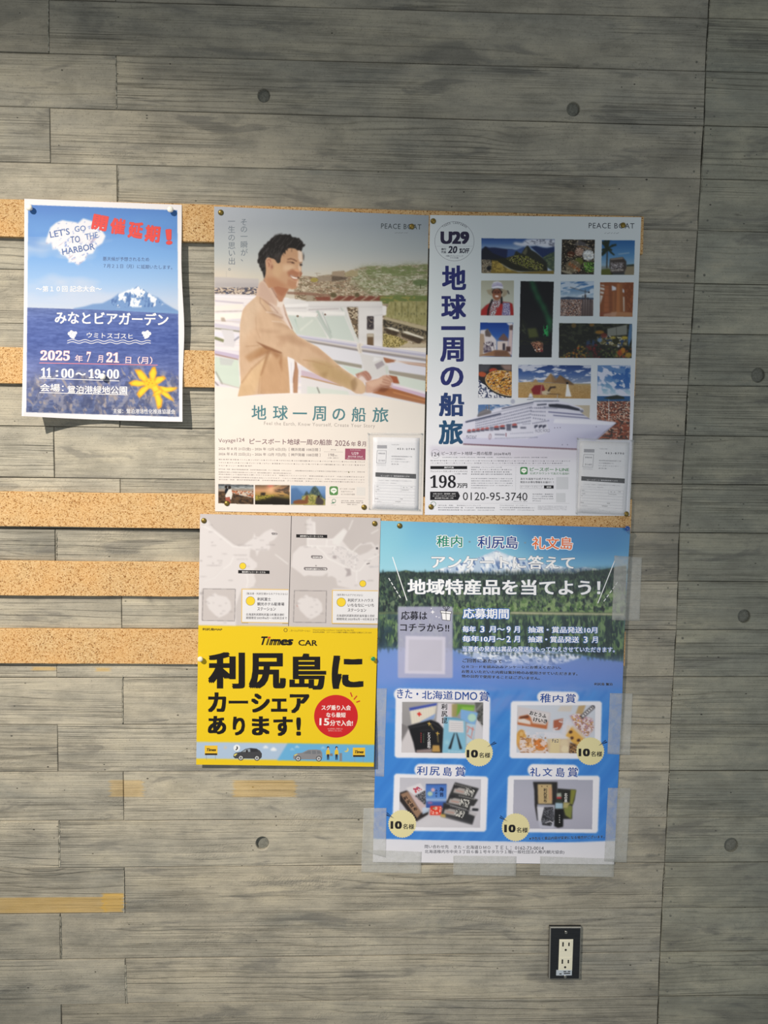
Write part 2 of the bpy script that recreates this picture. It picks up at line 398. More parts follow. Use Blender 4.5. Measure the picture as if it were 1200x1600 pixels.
    for hc, r in plugs:
        N = 24; rng = [(hc[0] + math.cos(6.2832 * i / N) * r * .97, -proud + .0068 + random.uniform(-.0003, .0003), hc[2] + math.sin(6.2832 * i / N) * r * .99) for i in range(N)]
        vs = [(hc[0], -proud + .0060, hc[2])] + rng
        p_ = mk('hole_plug', vs, [(0, 1 + (i + 1) % N, 1 + i) for i in range(N)], M_PLUG)
        p_.parent = o; p_.location = (p_.location - Vector(wall.location))
for k in range(-9, 24):
    jl = xa_at if k % 2 else xb_at
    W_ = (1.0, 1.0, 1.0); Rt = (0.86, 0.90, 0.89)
    jm = (lambda y: -560) if k % 2 else (lambda y: -455)
    board(k, lambda y: -1000, jm, W_); board(k, jm, jl, W_)
    board(k, jl, lambda y: xr_at(y), W_)
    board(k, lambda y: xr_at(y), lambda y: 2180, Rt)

# mortar fins: thin pale ridges squeezed out of some butt joints
M_FIN = plain_concrete('pale_mortar', (196, 192, 178))
def fin(pts, w):
    vs = []; fs = []
    n = 26
    for i in range(n):
        t = i / (n - 1); x = np.interp(t, np.linspace(0, 1, len(pts)), [p[0] for p in pts]); y = np.interp(t, np.linspace(0, 1, len(pts)), [p[1] for p in pts])
        ww = w * random.uniform(.35, 1.2); hh = random.uniform(.0006, .0018); x += random.uniform(-.4, .4)
        a = W(x - ww, y, 0); b_ = W(x + ww, y, 0); m_ = W(x, y, hh)
        vs += [(a[0], 0.0006, a[2]), tuple(m_), (b_[0], 0.0006, b_[2])]
    for i in range(n - 1):
        q = i * 3; fs += [(q, q + 3, q + 4, q + 1), (q + 1, q + 4, q + 5, q + 2)]
    mk('mortar_fin', vs, fs, M_FIN, wall)
for pts, w in (([(74.5, 0), (75.5, 80)], 1.2), ([(180.5, 90), (182, 168)], 1.0), ([(184.5, 262), (184.5, 312)], .6), ([(88, 832), (88.3, 873)], .7), ([(191.5, 1055), (192, 1130)], .8), ([(92.5, 1284), (93.5, 1355)], 1.2),
               ([(193.5, 1360), (194, 1426)], .8), ([(94.5, 1432), (95.5, 1498)], .9), ([(196, 1508), (198, 1568)], 1.4), ([(1075.5, 610), (1073, 680)], 1.0), ([(1046, 1208), (1045.8, 1236)], .9), ([(1109.5, 0), (1108, 26)], .7), ([(1106, 60), (1104, 100)], .7), ([(1100, 200), (1097, 300)], .6), ([(1050, 1070), (1051, 1100)], .7), ([(1038, 1360), (1037, 1395)], .7)):
    fin(pts, w)
def nail_mark(x, y, r):
    a = W(x, y, 0.0); N = 10
    vs = [(a[0], -0.0002, a[2])] + [(a[0] + r * .5 * math.cos(6.283 * i / N), -0.0004, a[2] + r * .5 * math.sin(6.283 * i / N)) for i in range(N)] + [(a[0] + r * 1.2 * math.cos(6.283 * i / N), 0.0012, a[2] + r * 1.2 * math.sin(6.283 * i / N)) for i in range(N)]
    vs = [(v[0], v[1] - .0006, v[2]) for v in vs]
    fs = [(0, 1 + (i + 1) % N, 1 + i) for i in range(N)] + [(1 + i, 1 + (i + 1) % N, 1 + N + (i + 1) % N, 1 + N + i) for i in range(N)]
    mk('nail_mark', vs, [f[::-1] for f in fs], M_PLUG, wall, True)
for k in range(-1, 20):
    for fy in (.16, .84):
        for sgn in (-1, 1):
            if random.random() < .2: continue
            y = row_y(k, 1070) * (1 - fy) + row_y(k + 1, 1070) * fy + random.uniform(-3, 3)
            nail_mark(xr_at(y) + sgn * random.uniform(10, 16), y, random.uniform(.0014, .0023))
# ---------------------------------------------------------------- cork strips
CD = 0.0095
def cork_strip(TL, TR, BL, BR, label):
    n = 40; vs = []; fs = []
    L = []
    for i in range(n + 1):
        t = i / n
        a = np.array(TL) * (1 - t) + np.array(TR) * t; c = np.array(BL) * (1 - t) + np.array(BR) * t
        a = a + (0, random.uniform(-.35, .35)); c = c + (0, random.uniform(-.35, .35))
        p = W(a[0], a[1], CD); q = W(c[0], c[1], CD)
        if i == n: p[0] += 0; 
        e = 0.0008
        L.append([(p[0], -CD + e * 1.2, p[2]), (p[0], -CD, p[2] - e), (q[0], -CD, q[2] + e), (q[0], -CD + e * 1.2, q[2]), (q[0], 0.0002, q[2]), (p[0], 0.0002, p[2])])
    vs = [p for r in L for p in r]
    for i in range(n):
        for j in range(6):
            a, b_ = i * 6 + j, i * 6 + (j + 1) % 6
            fs.append((a, b_, b_ + 6, a + 6))
    fs += [tuple(range(6))[::-1], tuple(n * 6 + j for j in range(6))]
    o = mk('cork_strip', vs, fs, M_CORK)
    return tag(o, label, 'pinboard strip', 'long cork strips across the wall')
def strip(pts, label):
    (x0, y0), (x1, y1), (x2, y2), (x3, y3) = pts     # TL at x=0, TR, BL at x=0, BR ; runs on to the left of the frame
    e = lambda xa, ya, xb, yb: (-700, ya + (yb - ya) * (-700 - xa) / (xb - xa))
    cork_strip(e(x0, y0, x1, y1), (x1, y1), e(x2, y2, x3, y3), (x3, y3), label)
strip([(0, 310.5), (1006, 338), (0, 369.5), (1004.5, 397)], 'topmost tan cork strip, its right end showing beside the picture collage poster')
strip([(0, 542), (994, 560), (0, 598.7), (992, 619)], 'second tan cork strip from the top, running behind the blue flyer')
strip([(0, 768), (987.5, 780), (0, 822.5), (985.5, 834)], 'third tan cork strip from the top, showing just below the two large posters')
strip([(0, 876.5), (980, 884), (0, 930.5), (978, 937)], 'fourth tan cork strip from the top, ending behind the map of the yellow poster')
strip([(0, 982.8), (977.5, 987), (0, 1036.8), (976, 1040.5)], 'lowest tan cork strip, beside the top of the yellow half')

# ---------------------------------------------------------------- wall outlet
def pbox(name, x0, y0, x1, y1, d0, d1, mat, parent, bev=0.0, slant=0.0):
    """box whose front is the pixel rectangle at depth d1, back at d0, front edge chamfered by bev metres"""
    a = W(x0, y0, d1); c = W(x1, y1, d1)
    if isinstance(x0, tuple): raise ValueError
    X0, X1, Z1, Z0 = a[0], c[0], a[2], c[2]
    vs = [(x, -yy, z) for yy, bb in ((d1, bev), (d1 - bev, 0), (d0, 0)) for x, z in ((X0 + bb, Z1 - bb), (X1 - bb, Z1 - bb), (X1 - bb, Z0 + bb), (X0 + bb, Z0 + bb))]
    fs = [(0, 3, 2, 1), (8, 9, 10, 11)]
    for r in (0, 4):
        for i in range(4):
            j = (i + 1) % 4; fs.append((r + i, r + j, r + 4 + j, r + 4 + i))
    return mk(name, vs, fs, mat, parent)
def lathe(name, c, prof, mat, parent=None, N=20, axis=(0, -1, 0), smooth=True, squash=1.0):
    """profile (radius, height) turned around the axis pointing out of the wall"""
    c = np.array(c, float); vs = []; fs = []
    ax = Vector(axis).normalized(); u = ax.cross(Vector((0, 0, 1))).normalized(); w = u.cross(ax)
    for r, h in prof:
        for i in range(N):
            a = 2 * math.pi * i / N
            p = Vector(c) + ax * h + u * (r * math.cos(a)) + w * (r * math.sin(a) * squash); vs.append(tuple(p))
    for j in range(len(prof) - 1):
        for i in range(N):
            k = (i + 1) % N; fs.append((j * N + i, j * N + k, (j + 1) * N + k, (j + 1) * N + i))
    if prof[0][0] > 1e-5: fs.append(tuple(range(N))[::-1])
    if prof[-1][0] > 1e-5: fs.append(tuple((len(prof) - 1) * N + i for i in range(N)))
    return mk(name, vs, fs, mat, parent, smooth)
oc = W(883, 1489.5, 0)
outlet = empty('wall_outlet', (oc[0], 0, oc[2]))
tag(outlet, 'double wall socket in a dark metal plate at the bottom right', 'outlet')
M_RIM = new_mat('worn_bright_rim', 0.38, (158, 156, 150), 0.6)[0]
def frame_plate():
    O = [(859.2, 1448.6), (908.6, 1448.6), (906.2, 1530.6), (857.6, 1530.6)]; I = [(873.8, 1467.6), (895.4, 1467.6), (893.6, 1517.6), (872.2, 1517.6)]
    D = 0.0075; e = 0.0022; vs = []
    Oc = np.array([W(x, y, D) for x, y in O]); Ic = np.array([W(x, y, D) for x, y in I]); cen = Oc.mean(0)
    sg = np.sign(cen - Oc); sg[:, 1] = 0
    rings = [Oc + np.array([0, 1, 0]) * D, Oc + np.array([0, e * 1.1, 0]), Oc + sg * e * .45 + [0, e * .3, 0], Oc + sg * e, Ic, Ic + np.array([0, .005, 0])]
    vs = np.concatenate(rings); fs = []
    for r in range(5):
        for i in range(4):
            j = (i + 1) % 4; fs.append((r * 4 + i, r * 4 + j, (r + 1) * 4 + j, (r + 1) * 4 + i))
    o = mk('cover_plate', vs, [f[::-1] for f in fs], M_PLATE, outlet)
    o.data.materials.append(M_RIM)
    for i, p in enumerate(o.data.polygons):
        if 4 <= i < 12: p.material_index = 1
    return o
frame_plate()
rec = pbox('receptacle', 874.2, 1468, 894.2, 1517.2, 0.001, 0.0082, M_IVORY, outlet, 0.0008)
for (yy) in (1475.5, 1502.5):
    dx = 0 if yy < 1490 else -1.0
    face = pbox('socket_face', 876 + dx, yy - 6.5, 893 + dx, yy + 11, 0.006, 0.0087, M_IVORY, outlet, 0.0004)
    pbox('slot', 878.7 + dx, yy - 3.3, 880.7 + dx, yy + 3.4, 0.0080, 0.0089, M_SLOT, face)
    pbox('slot', 888.1 + dx, yy - 2.7, 890.0 + dx, yy + 2.7, 0.0080, 0.0089, M_SLOT, face)
    q = W(883.8 + dx, yy + 8.4, 0.0080); lathe('ground_hole', q, [(0.0024, 0), (0.0024, 0.0009), (0.00001, 0.0009)], M_SLOT, face, 12)
for (x, y) in ((884.5, 1456.8), (883.2, 1526.0)):
    q = W(x, y, 0.0072); s_ = lathe('screw', q, [(0.0034, 0), (0.0034, 0.0006), (0.0024, 0.0011), (0.0008, 0.0012)], M_STEEL, outlet, 16)
    pbox('screw_slot', x - 2.2, y - .35, x + 2.2, y + .35, 0.0080, 0.00848, M_SLOT, s_)
ms, nts, bs = new_mat('clear_label', 0.3, (196, 206, 218)); bs.inputs['Alpha'].default_value = 0.85
st_ = pbox('sticker', 869.4, 1516.2, 893.4, 1524, 0.0075, 0.0092, ms, outlet)
tag(st_, 'small pale sticker with dark print')
for x0, y0, x1 in ((880.5, 1517.3, 885), (887, 1517.2, 891.2), (881, 1520.2, 891), (874, 1521, 877.5)):
    pbox('print_mark', x0, y0, x1, y0 + 1.5, 0.0091, 0.00925, M_SLOT, st_)
# ---------------------------------------------------------------- printing: a small painter whose pictures become vertex colours
class Cv:
    def __init__(s, x0, y0, x1, y1, r, base=(255, 255, 255)):
        s.x0, s.y0, s.r = x0, y0, r
        s.w, s.h = int((x1 - x0) * r) + 1, int((y1 - y0) * r) + 1
        s.a = np.empty((s.h, s.w, 3)); s.a[:] = base
        s.X = x0 + np.arange(s.w)[None, :] / r + np.zeros((s.h, 1)); s.Y = y0 + np.arange(s.h)[:, None] / r + np.zeros((1, s.w))
        s.clipm = None
    def full(s): return (slice(0, s.h), slice(0, s.w))
    def box(s, xa, ya, xb, yb, pad=2):
        i0 = max(0, int((ya - s.y0) * s.r) - pad); i1 = min(s.h, int((yb - s.y0) * s.r) + pad + 2)
        j0 = max(0, int((xa - s.x0) * s.r) - pad); j1 = min(s.w, int((xb - s.x0) * s.r) + pad + 2)
        return (slice(i0, max(i0, i1)), slice(j0, max(j0, j1)))
    def pm(s, pts, soft=0.0):
        pts = np.asarray(pts, float); pad = int(3 + 2 * soft * s.r)
        sl = s.box(pts[:, 0].min(), pts[:, 1].min(), pts[:, 0].max(), pts[:, 1].max(), pad)
        X, Y = s.X[sl], s.Y[sl]
        if X.size == 0: return sl, X
        m = np.zeros(X.shape); S = 3
        x2 = np.roll(pts[:, 0], -1); y2 = np.roll(pts[:, 1], -1)
        for a in range(S):
            for b in range(S):
                xx = X + ((a + .5) / S - .5) / s.r; yy = Y + ((b + .5) / S - .5) / s.r
                ins = np.zeros(X.shape, bool)
                for xa, ya, xb, yb in zip(pts[:, 0], pts[:, 1], x2, y2):
                    if ya == yb: continue
                    c = (ya > yy) != (yb > yy)
                    ins ^= c & (xx < (xb - xa) * (yy - ya) / (yb - ya) + xa)
                m += ins
        m /= S * S
        if soft: m = s.blur(m, soft * s.r)
        return sl, m
    @staticmethod
    def blur(m, k):
        k = int(max(1, round(k)))
        for _ in range(2):
            for ax in (0, 1):
                c = np.cumsum(np.pad(m, [(k + 1, k) if i == ax else (0, 0) for i in (0, 1)], mode='edge'), axis=ax)
                n = m.shape[ax]
                m = (np.take(c, np.arange(2 * k + 1, 2 * k + 1 + n), ax) - np.take(c, np.arange(0, n), ax)) / (2 * k + 1)
        return m
    def put(s, sl, m, col, al=1.0):
        m = m * al
        if s.clipm is not None: m = m * s.clipm[sl]
        c = np.asarray(col, float)
        s.a[sl] = s.a[sl] * (1 - m[..., None]) + c * m[..., None]
    def poly(s, pts, col, al=1.0, soft=0.0):
        sl, m = s.pm(pts, soft); s.put(sl, m, col, al)
    def rect(s, x0, y0, x1, y1, col, al=1.0, soft=0.0): s.poly([(x0, y0), (x1, y0), (x1, y1), (x0, y1)], col, al, soft)
    def rrect(s, x0, y0, x1, y1, r, col, al=1.0, soft=0, skew=(0, 0)):
        P = []
        for cx, cy, a0 in ((x1 - r, y0 + r, -90), (x1 - r, y1 - r, 0), (x0 + r, y1 - r, 90), (x0 + r, y0 + r, 180)):
            for q in range(5):
                a = math.radians(a0 + q * 22.5); P.append((cx + r * math.cos(a), cy + r * math.sin(a)))
        P = [(x + skew[0] * (y - y0), y + skew[1] * (x - x0)) for x, y in P]
        s.poly(P, col, al, soft)
    def ell(s, cx, cy, rx, ry, col, al=1.0, rot=0, soft=0.0, n=28):
        t = np.arange(n) * 2 * math.pi / n; c, q = math.cos(math.radians(rot)), math.sin(math.radians(rot))
        x, y = rx * np.cos(t), ry * np.sin(t); s.poly(np.stack([cx + x * c - y * q, cy + x * q + y * c], -1), col, al, soft)
    def blob(s, cx, cy, rx, ry, col, al=1.0, rot=0):
        R_ = 2.2 * max(rx, ry); sl = s.box(cx - R_, cy - R_, cx + R_, cy + R_)
        c, q = math.cos(math.radians(rot)), math.sin(math.radians(rot)); dx, dy = s.X[sl] - cx, s.Y[sl] - cy
        u, v = (dx * c + dy * q) / rx, (-dx * q + dy * c) / ry
        s.put(sl, np.exp(-(u * u + v * v)), col, al)
    def line(s, pts, w, col, al=1.0, soft=0.0):
        for (xa, ya), (xb, yb) in zip(pts[:-1], pts[1:]):
            L = math.hypot(xb - xa, yb - ya) or 1e-6; nx, ny = -(yb - ya) / L * w / 2, (xb - xa) / L * w / 2
            ex, ey = (xb - xa) / L * w * .25, (yb - ya) / L * w * .25
            s.poly([(xa + nx - ex, ya + ny - ey), (xb + nx + ex, yb + ny + ey), (xb - nx + ex, yb - ny + ey), (xa - nx - ex, ya - ny - ey)], col, al, soft)
    def grad(s, sl_pts, stops, ax=1, al=1.0, soft=0):
        sl, m = s.pm(sl_pts, soft); v = (s.Y if ax else s.X)[sl]
        p = [q[0] for q in stops]; c = np.stack([np.interp(v, p, [q[1][i] for q in stops]) for i in range(3)], -1)
        s.put(sl, m, c, al)
    def noise(s, sl, sx, sy, seed, octv=3, rot=0):
        g = np.random.default_rng(seed); out = 0; tot = 0
        X, Y = s.X[sl], s.Y[sl]
        if rot:
            c, q = math.cos(math.radians(rot)), math.sin(math.radians(rot)); X, Y = X * c + Y * q, -X * q + Y * c
        for o in range(octv):
            f = 2 ** o; T = g.random((64, 64)); u, v = X / sx * f + 17.3 * o, Y / sy * f + 5.1 * o
            iu, iv = np.floor(u).astype(int), np.floor(v).astype(int); fu, fv = u - iu, v - iv; fu = fu * fu * (3 - 2 * fu); fv = fv * fv * (3 - 2 * fv)
            a, b = T[iv % 64, iu % 64], T[iv % 64, (iu + 1) % 64]; c_, d = T[(iv + 1) % 64, iu % 64], T[(iv + 1) % 64, (iu + 1) % 64]
            out = out + ((a * (1 - fu) + b * fu) * (1 - fv) + (c_ * (1 - fu) + d * fu) * fv) / f; tot += 1 / f
        return out / tot
    def shade(s, pts, sx, sy, amt, seed, octv=3, soft=0, rot=0):
        sl, m = s.pm(pts, soft); n = (s.noise(sl, sx, sy, seed, octv, rot) - .5) * 2 * amt
        if s.clipm is not None: m = m * s.clipm[sl]
        s.a[sl] = np.clip(s.a[sl] + (n * m)[..., None], 0, 255)
    def fbm(s, pts, col, sx, sy, seed, lo=.5, hi=.65, al=1.0, octv=3, soft=0, rot=0):
        sl, m = s.pm(pts, soft); n = np.clip((s.noise(sl, sx, sy, seed, octv, rot) - lo) / (hi - lo), 0, 1); s.put(sl, m * n, col, al)
    def mosaic(s, pts, pal, sx, sy, seed, al=1.0, soft=0, jit=.6, rot=0):
        sl, m = s.pm(pts, soft); g = np.random.default_rng(seed); T = g.random((97, 97))
        X, Y = s.X[sl], s.Y[sl]
        if rot:
            c, q = math.cos(math.radians(rot)), math.sin(math.radians(rot)); X, Y = X * c + Y * q, -X * q + Y * c
        wx = (s.noise(sl, sx * 1.7, sy * 1.7, seed + 1, 2) - .5) * jit * 3; wy = (s.noise(sl, sx * 1.7, sy * 1.7, seed + 2, 2) - .5) * jit * 3
        v = np.floor(Y / sy + wy).astype(int); u = np.floor(X / sx + wx + (v % 2) * .5).astype(int)
        r = T[v % 97, u % 97]; P = np.array(pal, float); s.put(sl, m, P[np.clip((r * len(P)).astype(int), 0, len(P) - 1)], al)
    def clip(s, pts=None):
        if pts is None: s.clipm = None; return
        sl, m = s.pm(pts); s.clipm = np.zeros((s.h, s.w)); s.clipm[sl] = m
    def sample(s, px, py):
        u = np.clip((px - s.x0) * s.r, 0, s.w - 1.001); v = np.clip((py - s.y0) * s.r, 0, s.h - 1.001)
        i, j = v.astype(int), u.astype(int); fu, fv = (u - j)[:, None], (v - i)[:, None]
        A = s.a
        return (A[i, j] * (1 - fu) + A[i, j + 1] * fu) * (1 - fv) + (A[i + 1, j] * (1 - fu) + A[i + 1, j + 1] * fu) * fv
def Z(ox, oy, k):
    """points read off an enlarged view with this origin and scale"""
    return lambda *p: [(ox + a / k, oy + b / k) for a, b in p]
def quad(x0, y0, x1, y1): return [(x0, y0), (x1, y0), (x1, y1), (x0, y1)]

class Poster:
    def __init__(s, name, label, cat, TL, TR, BL, BR, depth, gain, mat, bow=None, thick=0.0003):
        s.q = [np.array(p, float) for p in (TL, TR, BL, BR)]; s.depth = depth; s.gain = gain; s.mat = mat; s.bow = bow
        c = W(*((s.q[0] + s.q[1]) / 2), 0.0)
        s.root = empty(name, (c[0], -float(depth(*((s.q[0] + s.q[1]) / 2))), c[2])); tag(s.root, label, cat)
        s.groups = {}
    def uv(s, u, v):
        a, b, c, d = s.q
        P = (a[None] * ((1 - u) * (1 - v))[:, None] + b[None] * (u * (1 - v))[:, None] + c[None] * ((1 - u) * v)[:, None] + d[None] * (u * v)[:, None])
        if s.bow: P = P + s.bow(u, v)
        return P
    def sheet(s, nx, ny, mat, t=0.0003):
        u, v = np.meshgrid(np.linspace(0, 1, nx), np.linspace(0, 1, ny)); P = s.uv(u.ravel(), v.ravel())
        w = W(P[:, 0], P[:, 1], s.depth(P[:, 0], P[:, 1]))
        vs, fs = thick_sheet(w, nx, ny, t)
        return mk('paper_sheet', vs, fs, mat, s.root, True)
    def picture(s, cv, name='printed_picture', u0=0, u1=1, v0=0, v1=1, dens=1.0, layer=0.00012, mat=None):
        a, b, c, d = s.q
        nx = int(np.linalg.norm(b - a) * (u1 - u0) * dens) + 2; ny = int(np.linalg.norm(c - a) * (v1 - v0) * dens) + 2
        u, v = np.meshgrid(np.linspace(u0, u1, nx), np.linspace(v0, v1, ny)); P = s.uv(u.ravel(), v.ravel())
        w = W(P[:, 0], P[:, 1], s.depth(P[:, 0], P[:, 1]) + layer)
        col = np.clip(s2l(np.clip(cv.sample(P[:, 0], P[:, 1]), 0, 255)) * s.gain, 0, 0.92)
        return mk(name, w, grid_faces(nx, ny), mat or s.mat, s.root, True, col)
    def add(s, part, P, F, col, layer):
        """flat print: P (n,2) pixel points, F faces"""
        g = s.groups.setdefault(part, [[], [], [], 0])
        d = s.depth(P[:, 0], P[:, 1]) + layer
        g[0].append(W(P[:, 0], P[:, 1], d)); g[1] += [tuple(i + g[3] for i in f) for f in F]
        g[2].append(np.tile(np.clip(s2l(col) * s.gain, 0, .92), (len(P), 1))); g[3] += len(P)
    def poly(s, part, pts, col, layer=0.0002): s.add(part, np.array(pts, float), [tuple(range(len(pts)))[::-1]], col, layer)
    def bar(s, part, xa, ya, xb, yb, w, col, layer=0.0002):
        n = max(2, int(math.hypot(xb - xa, yb - ya) / 12)); t = np.linspace(0, 1, n); L = math.hypot(xb - xa, yb - ya); nx, ny = -(yb - ya) / L * w / 2, (xb - xa) / L * w / 2
        x, y = xa + (xb - xa) * t, ya + (yb - ya) * t
        s.add(part, np.r_[np.stack([x - nx, y - ny], -1), np.stack([x + nx, y + ny], -1)], [(i, i + n, i + n + 1, i + 1) for i in range(n - 1)], col, layer)
    def ell(s, part, cx, cy, rx, ry, col, layer=0.0002, n=32):
        s.disk(part, np.stack([cx + rx * np.cos(np.arange(n) * 2 * math.pi / n), cy + ry * np.sin(np.arange(n) * 2 * math.pi / n)], -1), cx, cy, col, layer) if max(rx, ry) > 6 else s.poly(part, np.stack([cx + rx * np.cos(np.arange(n) * 2 * math.pi / n), cy + ry * np.sin(np.arange(n) * 2 * math.pi / n)], -1), col, layer)
    def disk(s, part, rim, cx, cy, col, layer=0.0002):
        n = len(rim); c0 = np.array([[cx, cy]]); rs = [c0 + (rim - c0) * k for k in (1, .75, .5, .25)]
        F = [(a * n + i, a * n + (i + 1) % n, (a + 1) * n + (i + 1) % n, (a + 1) * n + i) for a in range(3) for i in range(n)] + [(3 * n + i, 3 * n + (i + 1) % n, 4 * n) for i in range(n)]
        s.add(part, np.concatenate(rs + [c0]), F, col, layer)
    def ring(s, part, cx, cy, r, w, col, layer=0.0002, n=40):
        t = np.arange(n) * 2 * math.pi / n
        P = np.r_[np.stack([cx + r * np.cos(t), cy + r * np.sin(t)], -1), np.stack([cx + (r - w) * np.cos(t), cy + (r - w) * np.sin(t)], -1)]
        s.add(part, P, [(i, i + n, (i + 1) % n + n, (i + 1) % n) for i in range(n)], col, layer)
    def flush(s):
        for part, (V, F, C_, n) in s.groups.items():
            part = part.split('#')[0]; o = mk(part.split('|')[0], np.concatenate(V), F, M_PRINT, s.root, False, np.concatenate(C_))
            if '|' in part: o['label'] = part.split('|')[1]
        s.groups = {}

TQ = []
def stroke(V, F, r, n):
    """heavier lettering: the outline repeated around a small circle, each copy a hair further forward"""
    if r <= 1e-4: return V, F, 0.0
    L = len(V); vs = []; fs = []; js = []
    if n >= 12: offs = [(0, 0)] + [(r * math.cos(6.2832 * (i + .5) / n), r * math.sin(6.2832 * (i + .5) / n)) for i in range(n)]
    else:
        offs = [(-r, -r * .6), (r, -r * .6), (r, r * .6), (-r, r * .6)]
        if n >= 8: offs += [(0, 0), (0, -r * .6), (0, r * .6)]
    for k, (dx, dy) in enumerate(offs):
        vs.append(V + np.array((dx, dy))); fs += [tuple(i + k * L for i in f) for f in F]; js.append(np.full(L, k * 2.5e-6))
    return np.concatenate(vs), fs, np.concatenate(js)
def T(po, part, text, x0, y0, x1, y1, h, col, bold=0.0, shear=0.0, halo=None, layer=0.00026, res=2, space=1.0):
    """lettering whose ink box runs from bottom left (x0,y0) to bottom right (x1,y1) and is h high"""
    TQ.append(dict(po=po, part=part, t=text, a=(x0, y0), b=(x1, y1), h=h, col=col, bold=bold, shear=shear, halo=halo, layer=layer, res=res, space=space, em=None))
def TV(po, part, chars, x, ys, size, col, bold=0.0, layer=0.00026, dx=0.0, sx=1.0):
    """upright characters set one under another: ys = centre of each cell"""
    for i, (c, y) in enumerate(zip(chars, ys)):
        TQ.append(dict(po=po, part=part, t=c, a=(x + dx * i, y), b=None, h=size, col=col, bold=bold, shear=0, halo=None, layer=layer, res=3, space=1.0, em=sx))
def flush_text():
    cache = {}; objs = []
    def want(t, bold, res, space):
        k = (t, round(bold, 4), res, space)
        if k in cache: return
        c = bpy.data.curves.new('lettering', 'FONT'); c.body = t; c.size = 1.0; c.offset = bold; c.resolution_u = res; c.fill_mode = 'FRONT'; c.space_character = space
        o = bpy.data.objects.new('lettering', c); sc.collection.objects.link(o); cache[k] = o; objs.append(o)
    want('国', 0, 2, 1.0)
    for q in TQ: want(q['t'], 0, q['res'], q['space'])
    bpy.context.view_layer.update(); dg = bpy.context.evaluated_depsgraph_get(); out = {}
    for k, o in cache.items():
        e = o.evaluated_get(dg); me = e.to_mesh(); n = len(me.vertices); v = np.empty(n * 3, np.float32)
        me.vertices.foreach_get('co', v); out[k] = (v.reshape(-1, 3)[:, :2].astype(float), [tuple(p.vertices) for p in me.polygons]); e.to_mesh_clear()
    for o in objs:
        c = o.data; bpy.data.objects.remove(o); bpy.data.curves.remove(c)
    ref = out[('国', 0, 2, 1.0)][0]; rc = (ref.max(0) + ref.min(0)) / 2; rh = (ref.max(0) - ref.min(0))[1]
    for q in TQ:
        V0, F0 = out[(q['t'], 0, q['res'], q['space'])]
        if len(V0) == 0: continue
        V, F, J = stroke(V0, F0, q['bold'] * 1.15, 8 if q['h'] > 14 else 4)
        if q['em'] is not None:
            k = q['h'] / rh; P = np.stack([q['a'][0] + (V[:, 0] - rc[0]) * k * q['em'], q['a'][1] - (V[:, 1] - rc[1]) * k], -1)
            q['po'].add(q['part'], P, F, q['col'], q['layer'] + J); continue
        mn, mx = V.min(0), V.max(0); ax, ay = q['a']; bx, by = q['b']; L = math.hypot(bx - ax, by - ay)
        ex, ey = (bx - ax) / L, (by - ay) / L
        def mp(V):
            u = (V[:, 0] - mn[0]) / (mx[0] - mn[0]) * (L - q['shear'] * q['h']); v = (V[:, 1] - mn[1]) / max(1e-6, mx[1] - mn[1]) * q['h']
            u = u + q['shear'] * v
            return np.stack([ax + u * ex + v * ey, ay + u * ey - v * ex], -1)
        if q['halo']:
            Vh, Fh, Jh = stroke(V0, F0, (q['bold'] + q['halo'][1]) * 1.15, 12)
            q['po'].add(q['part'], mp(Vh), Fh, q['halo'][0], q['layer'] - 0.0001 + Jh)
        q['po'].add(q['part'], mp(V), F, q['col'], q['layer'] + J)
    TQ.clear()
# ================================================================ blue beer-garden flyer (left)
def sst(x, a, b):
    t = np.clip((np.asarray(x, float) - a) / (b - a), 0, 1); return t * t * (3 - 2 * t)
def d_flyer(px, py):
    px = np.asarray(px, float); py = np.asarray(py, float)
    u = (px - 36) / 250.0; v = (py - 315) / 342.0
    d = 0.0102 + 0 * u
    d = d + 0.004 * np.sin(np.pi * np.clip(v, 0, .8) / .8) * (0.3 + 0.7 * u) * (1 - 0.7 * sst(v, .55, .8))
    low = sst(v, 0.70, 1.02)
    d = d + low * (0.034 * np.clip(1 - u / 0.5, 0, 1) ** 1.7 + 0.009 * np.clip((u - .5) / .5, 0, 1.2) ** 1.2)
    return d
def bow_flyer(u, v):
    return np.stack([3.2 * u * np.exp(-((v - .58) / .16) ** 2) - 1.0 * u * np.exp(-((v - .25) / .12) ** 2) + 1.2 * (1 - u) * np.sin(3.14 * v), 0 * u + 1.5 * np.sin(3.14 * u) * v], -1)
fl = Poster('flyer', 'blue harbor flyer with a white heart, a snowy mountain and a yellow lily', 'flyer', (38, 310.5), (284, 320), (34, 650), (285, 659), d_flyer, 0.82, M_PRINT, bow_flyer)
fl.sheet(50, 68, M_PAPER)
c = Cv(28, 304, 292, 664, 1.25, (236, 234, 240))
P4 = [(44, 320), (277, 328.5), (280, 651.5), (41, 644)]
c.clip(P4)
c.grad(quad(28, 304, 292, 500), [(318, (70, 122, 200)), (345, (88, 142, 212)), (400, (116, 166, 226)), (440, (150, 186, 230)), (468, (182, 200, 228)), (485, (196, 206, 224))])
c.fbm(quad(40, 370, 190, 485), (196, 204, 224), 60, 26, 4, .42, .8, .7)
c.fbm(quad(28, 310, 290, 400), (74, 128, 206), 50, 20, 9, .45, .8, .5)
zf = Z(20, 290, 4)
mt = zf((380, 768), (450, 755), (500, 740), (560, 735), (620, 705), (665, 672), (700, 665), (735, 660), (765, 640), (785, 628), (805, 648), (830, 660), (870, 685), (910, 700), (950, 735), (1000, 765), (1040, 785), (1040, 805), (380, 785))
c.poly(mt, (112, 148, 200), soft=.5)
c.fbm(zf((600, 720), (665, 675), (785, 628), (870, 685), (950, 735), (900, 760), (640, 760)), (236, 240, 248), 5, 7, 21, .48, .56, .95, 3, soft=.6, rot=10)
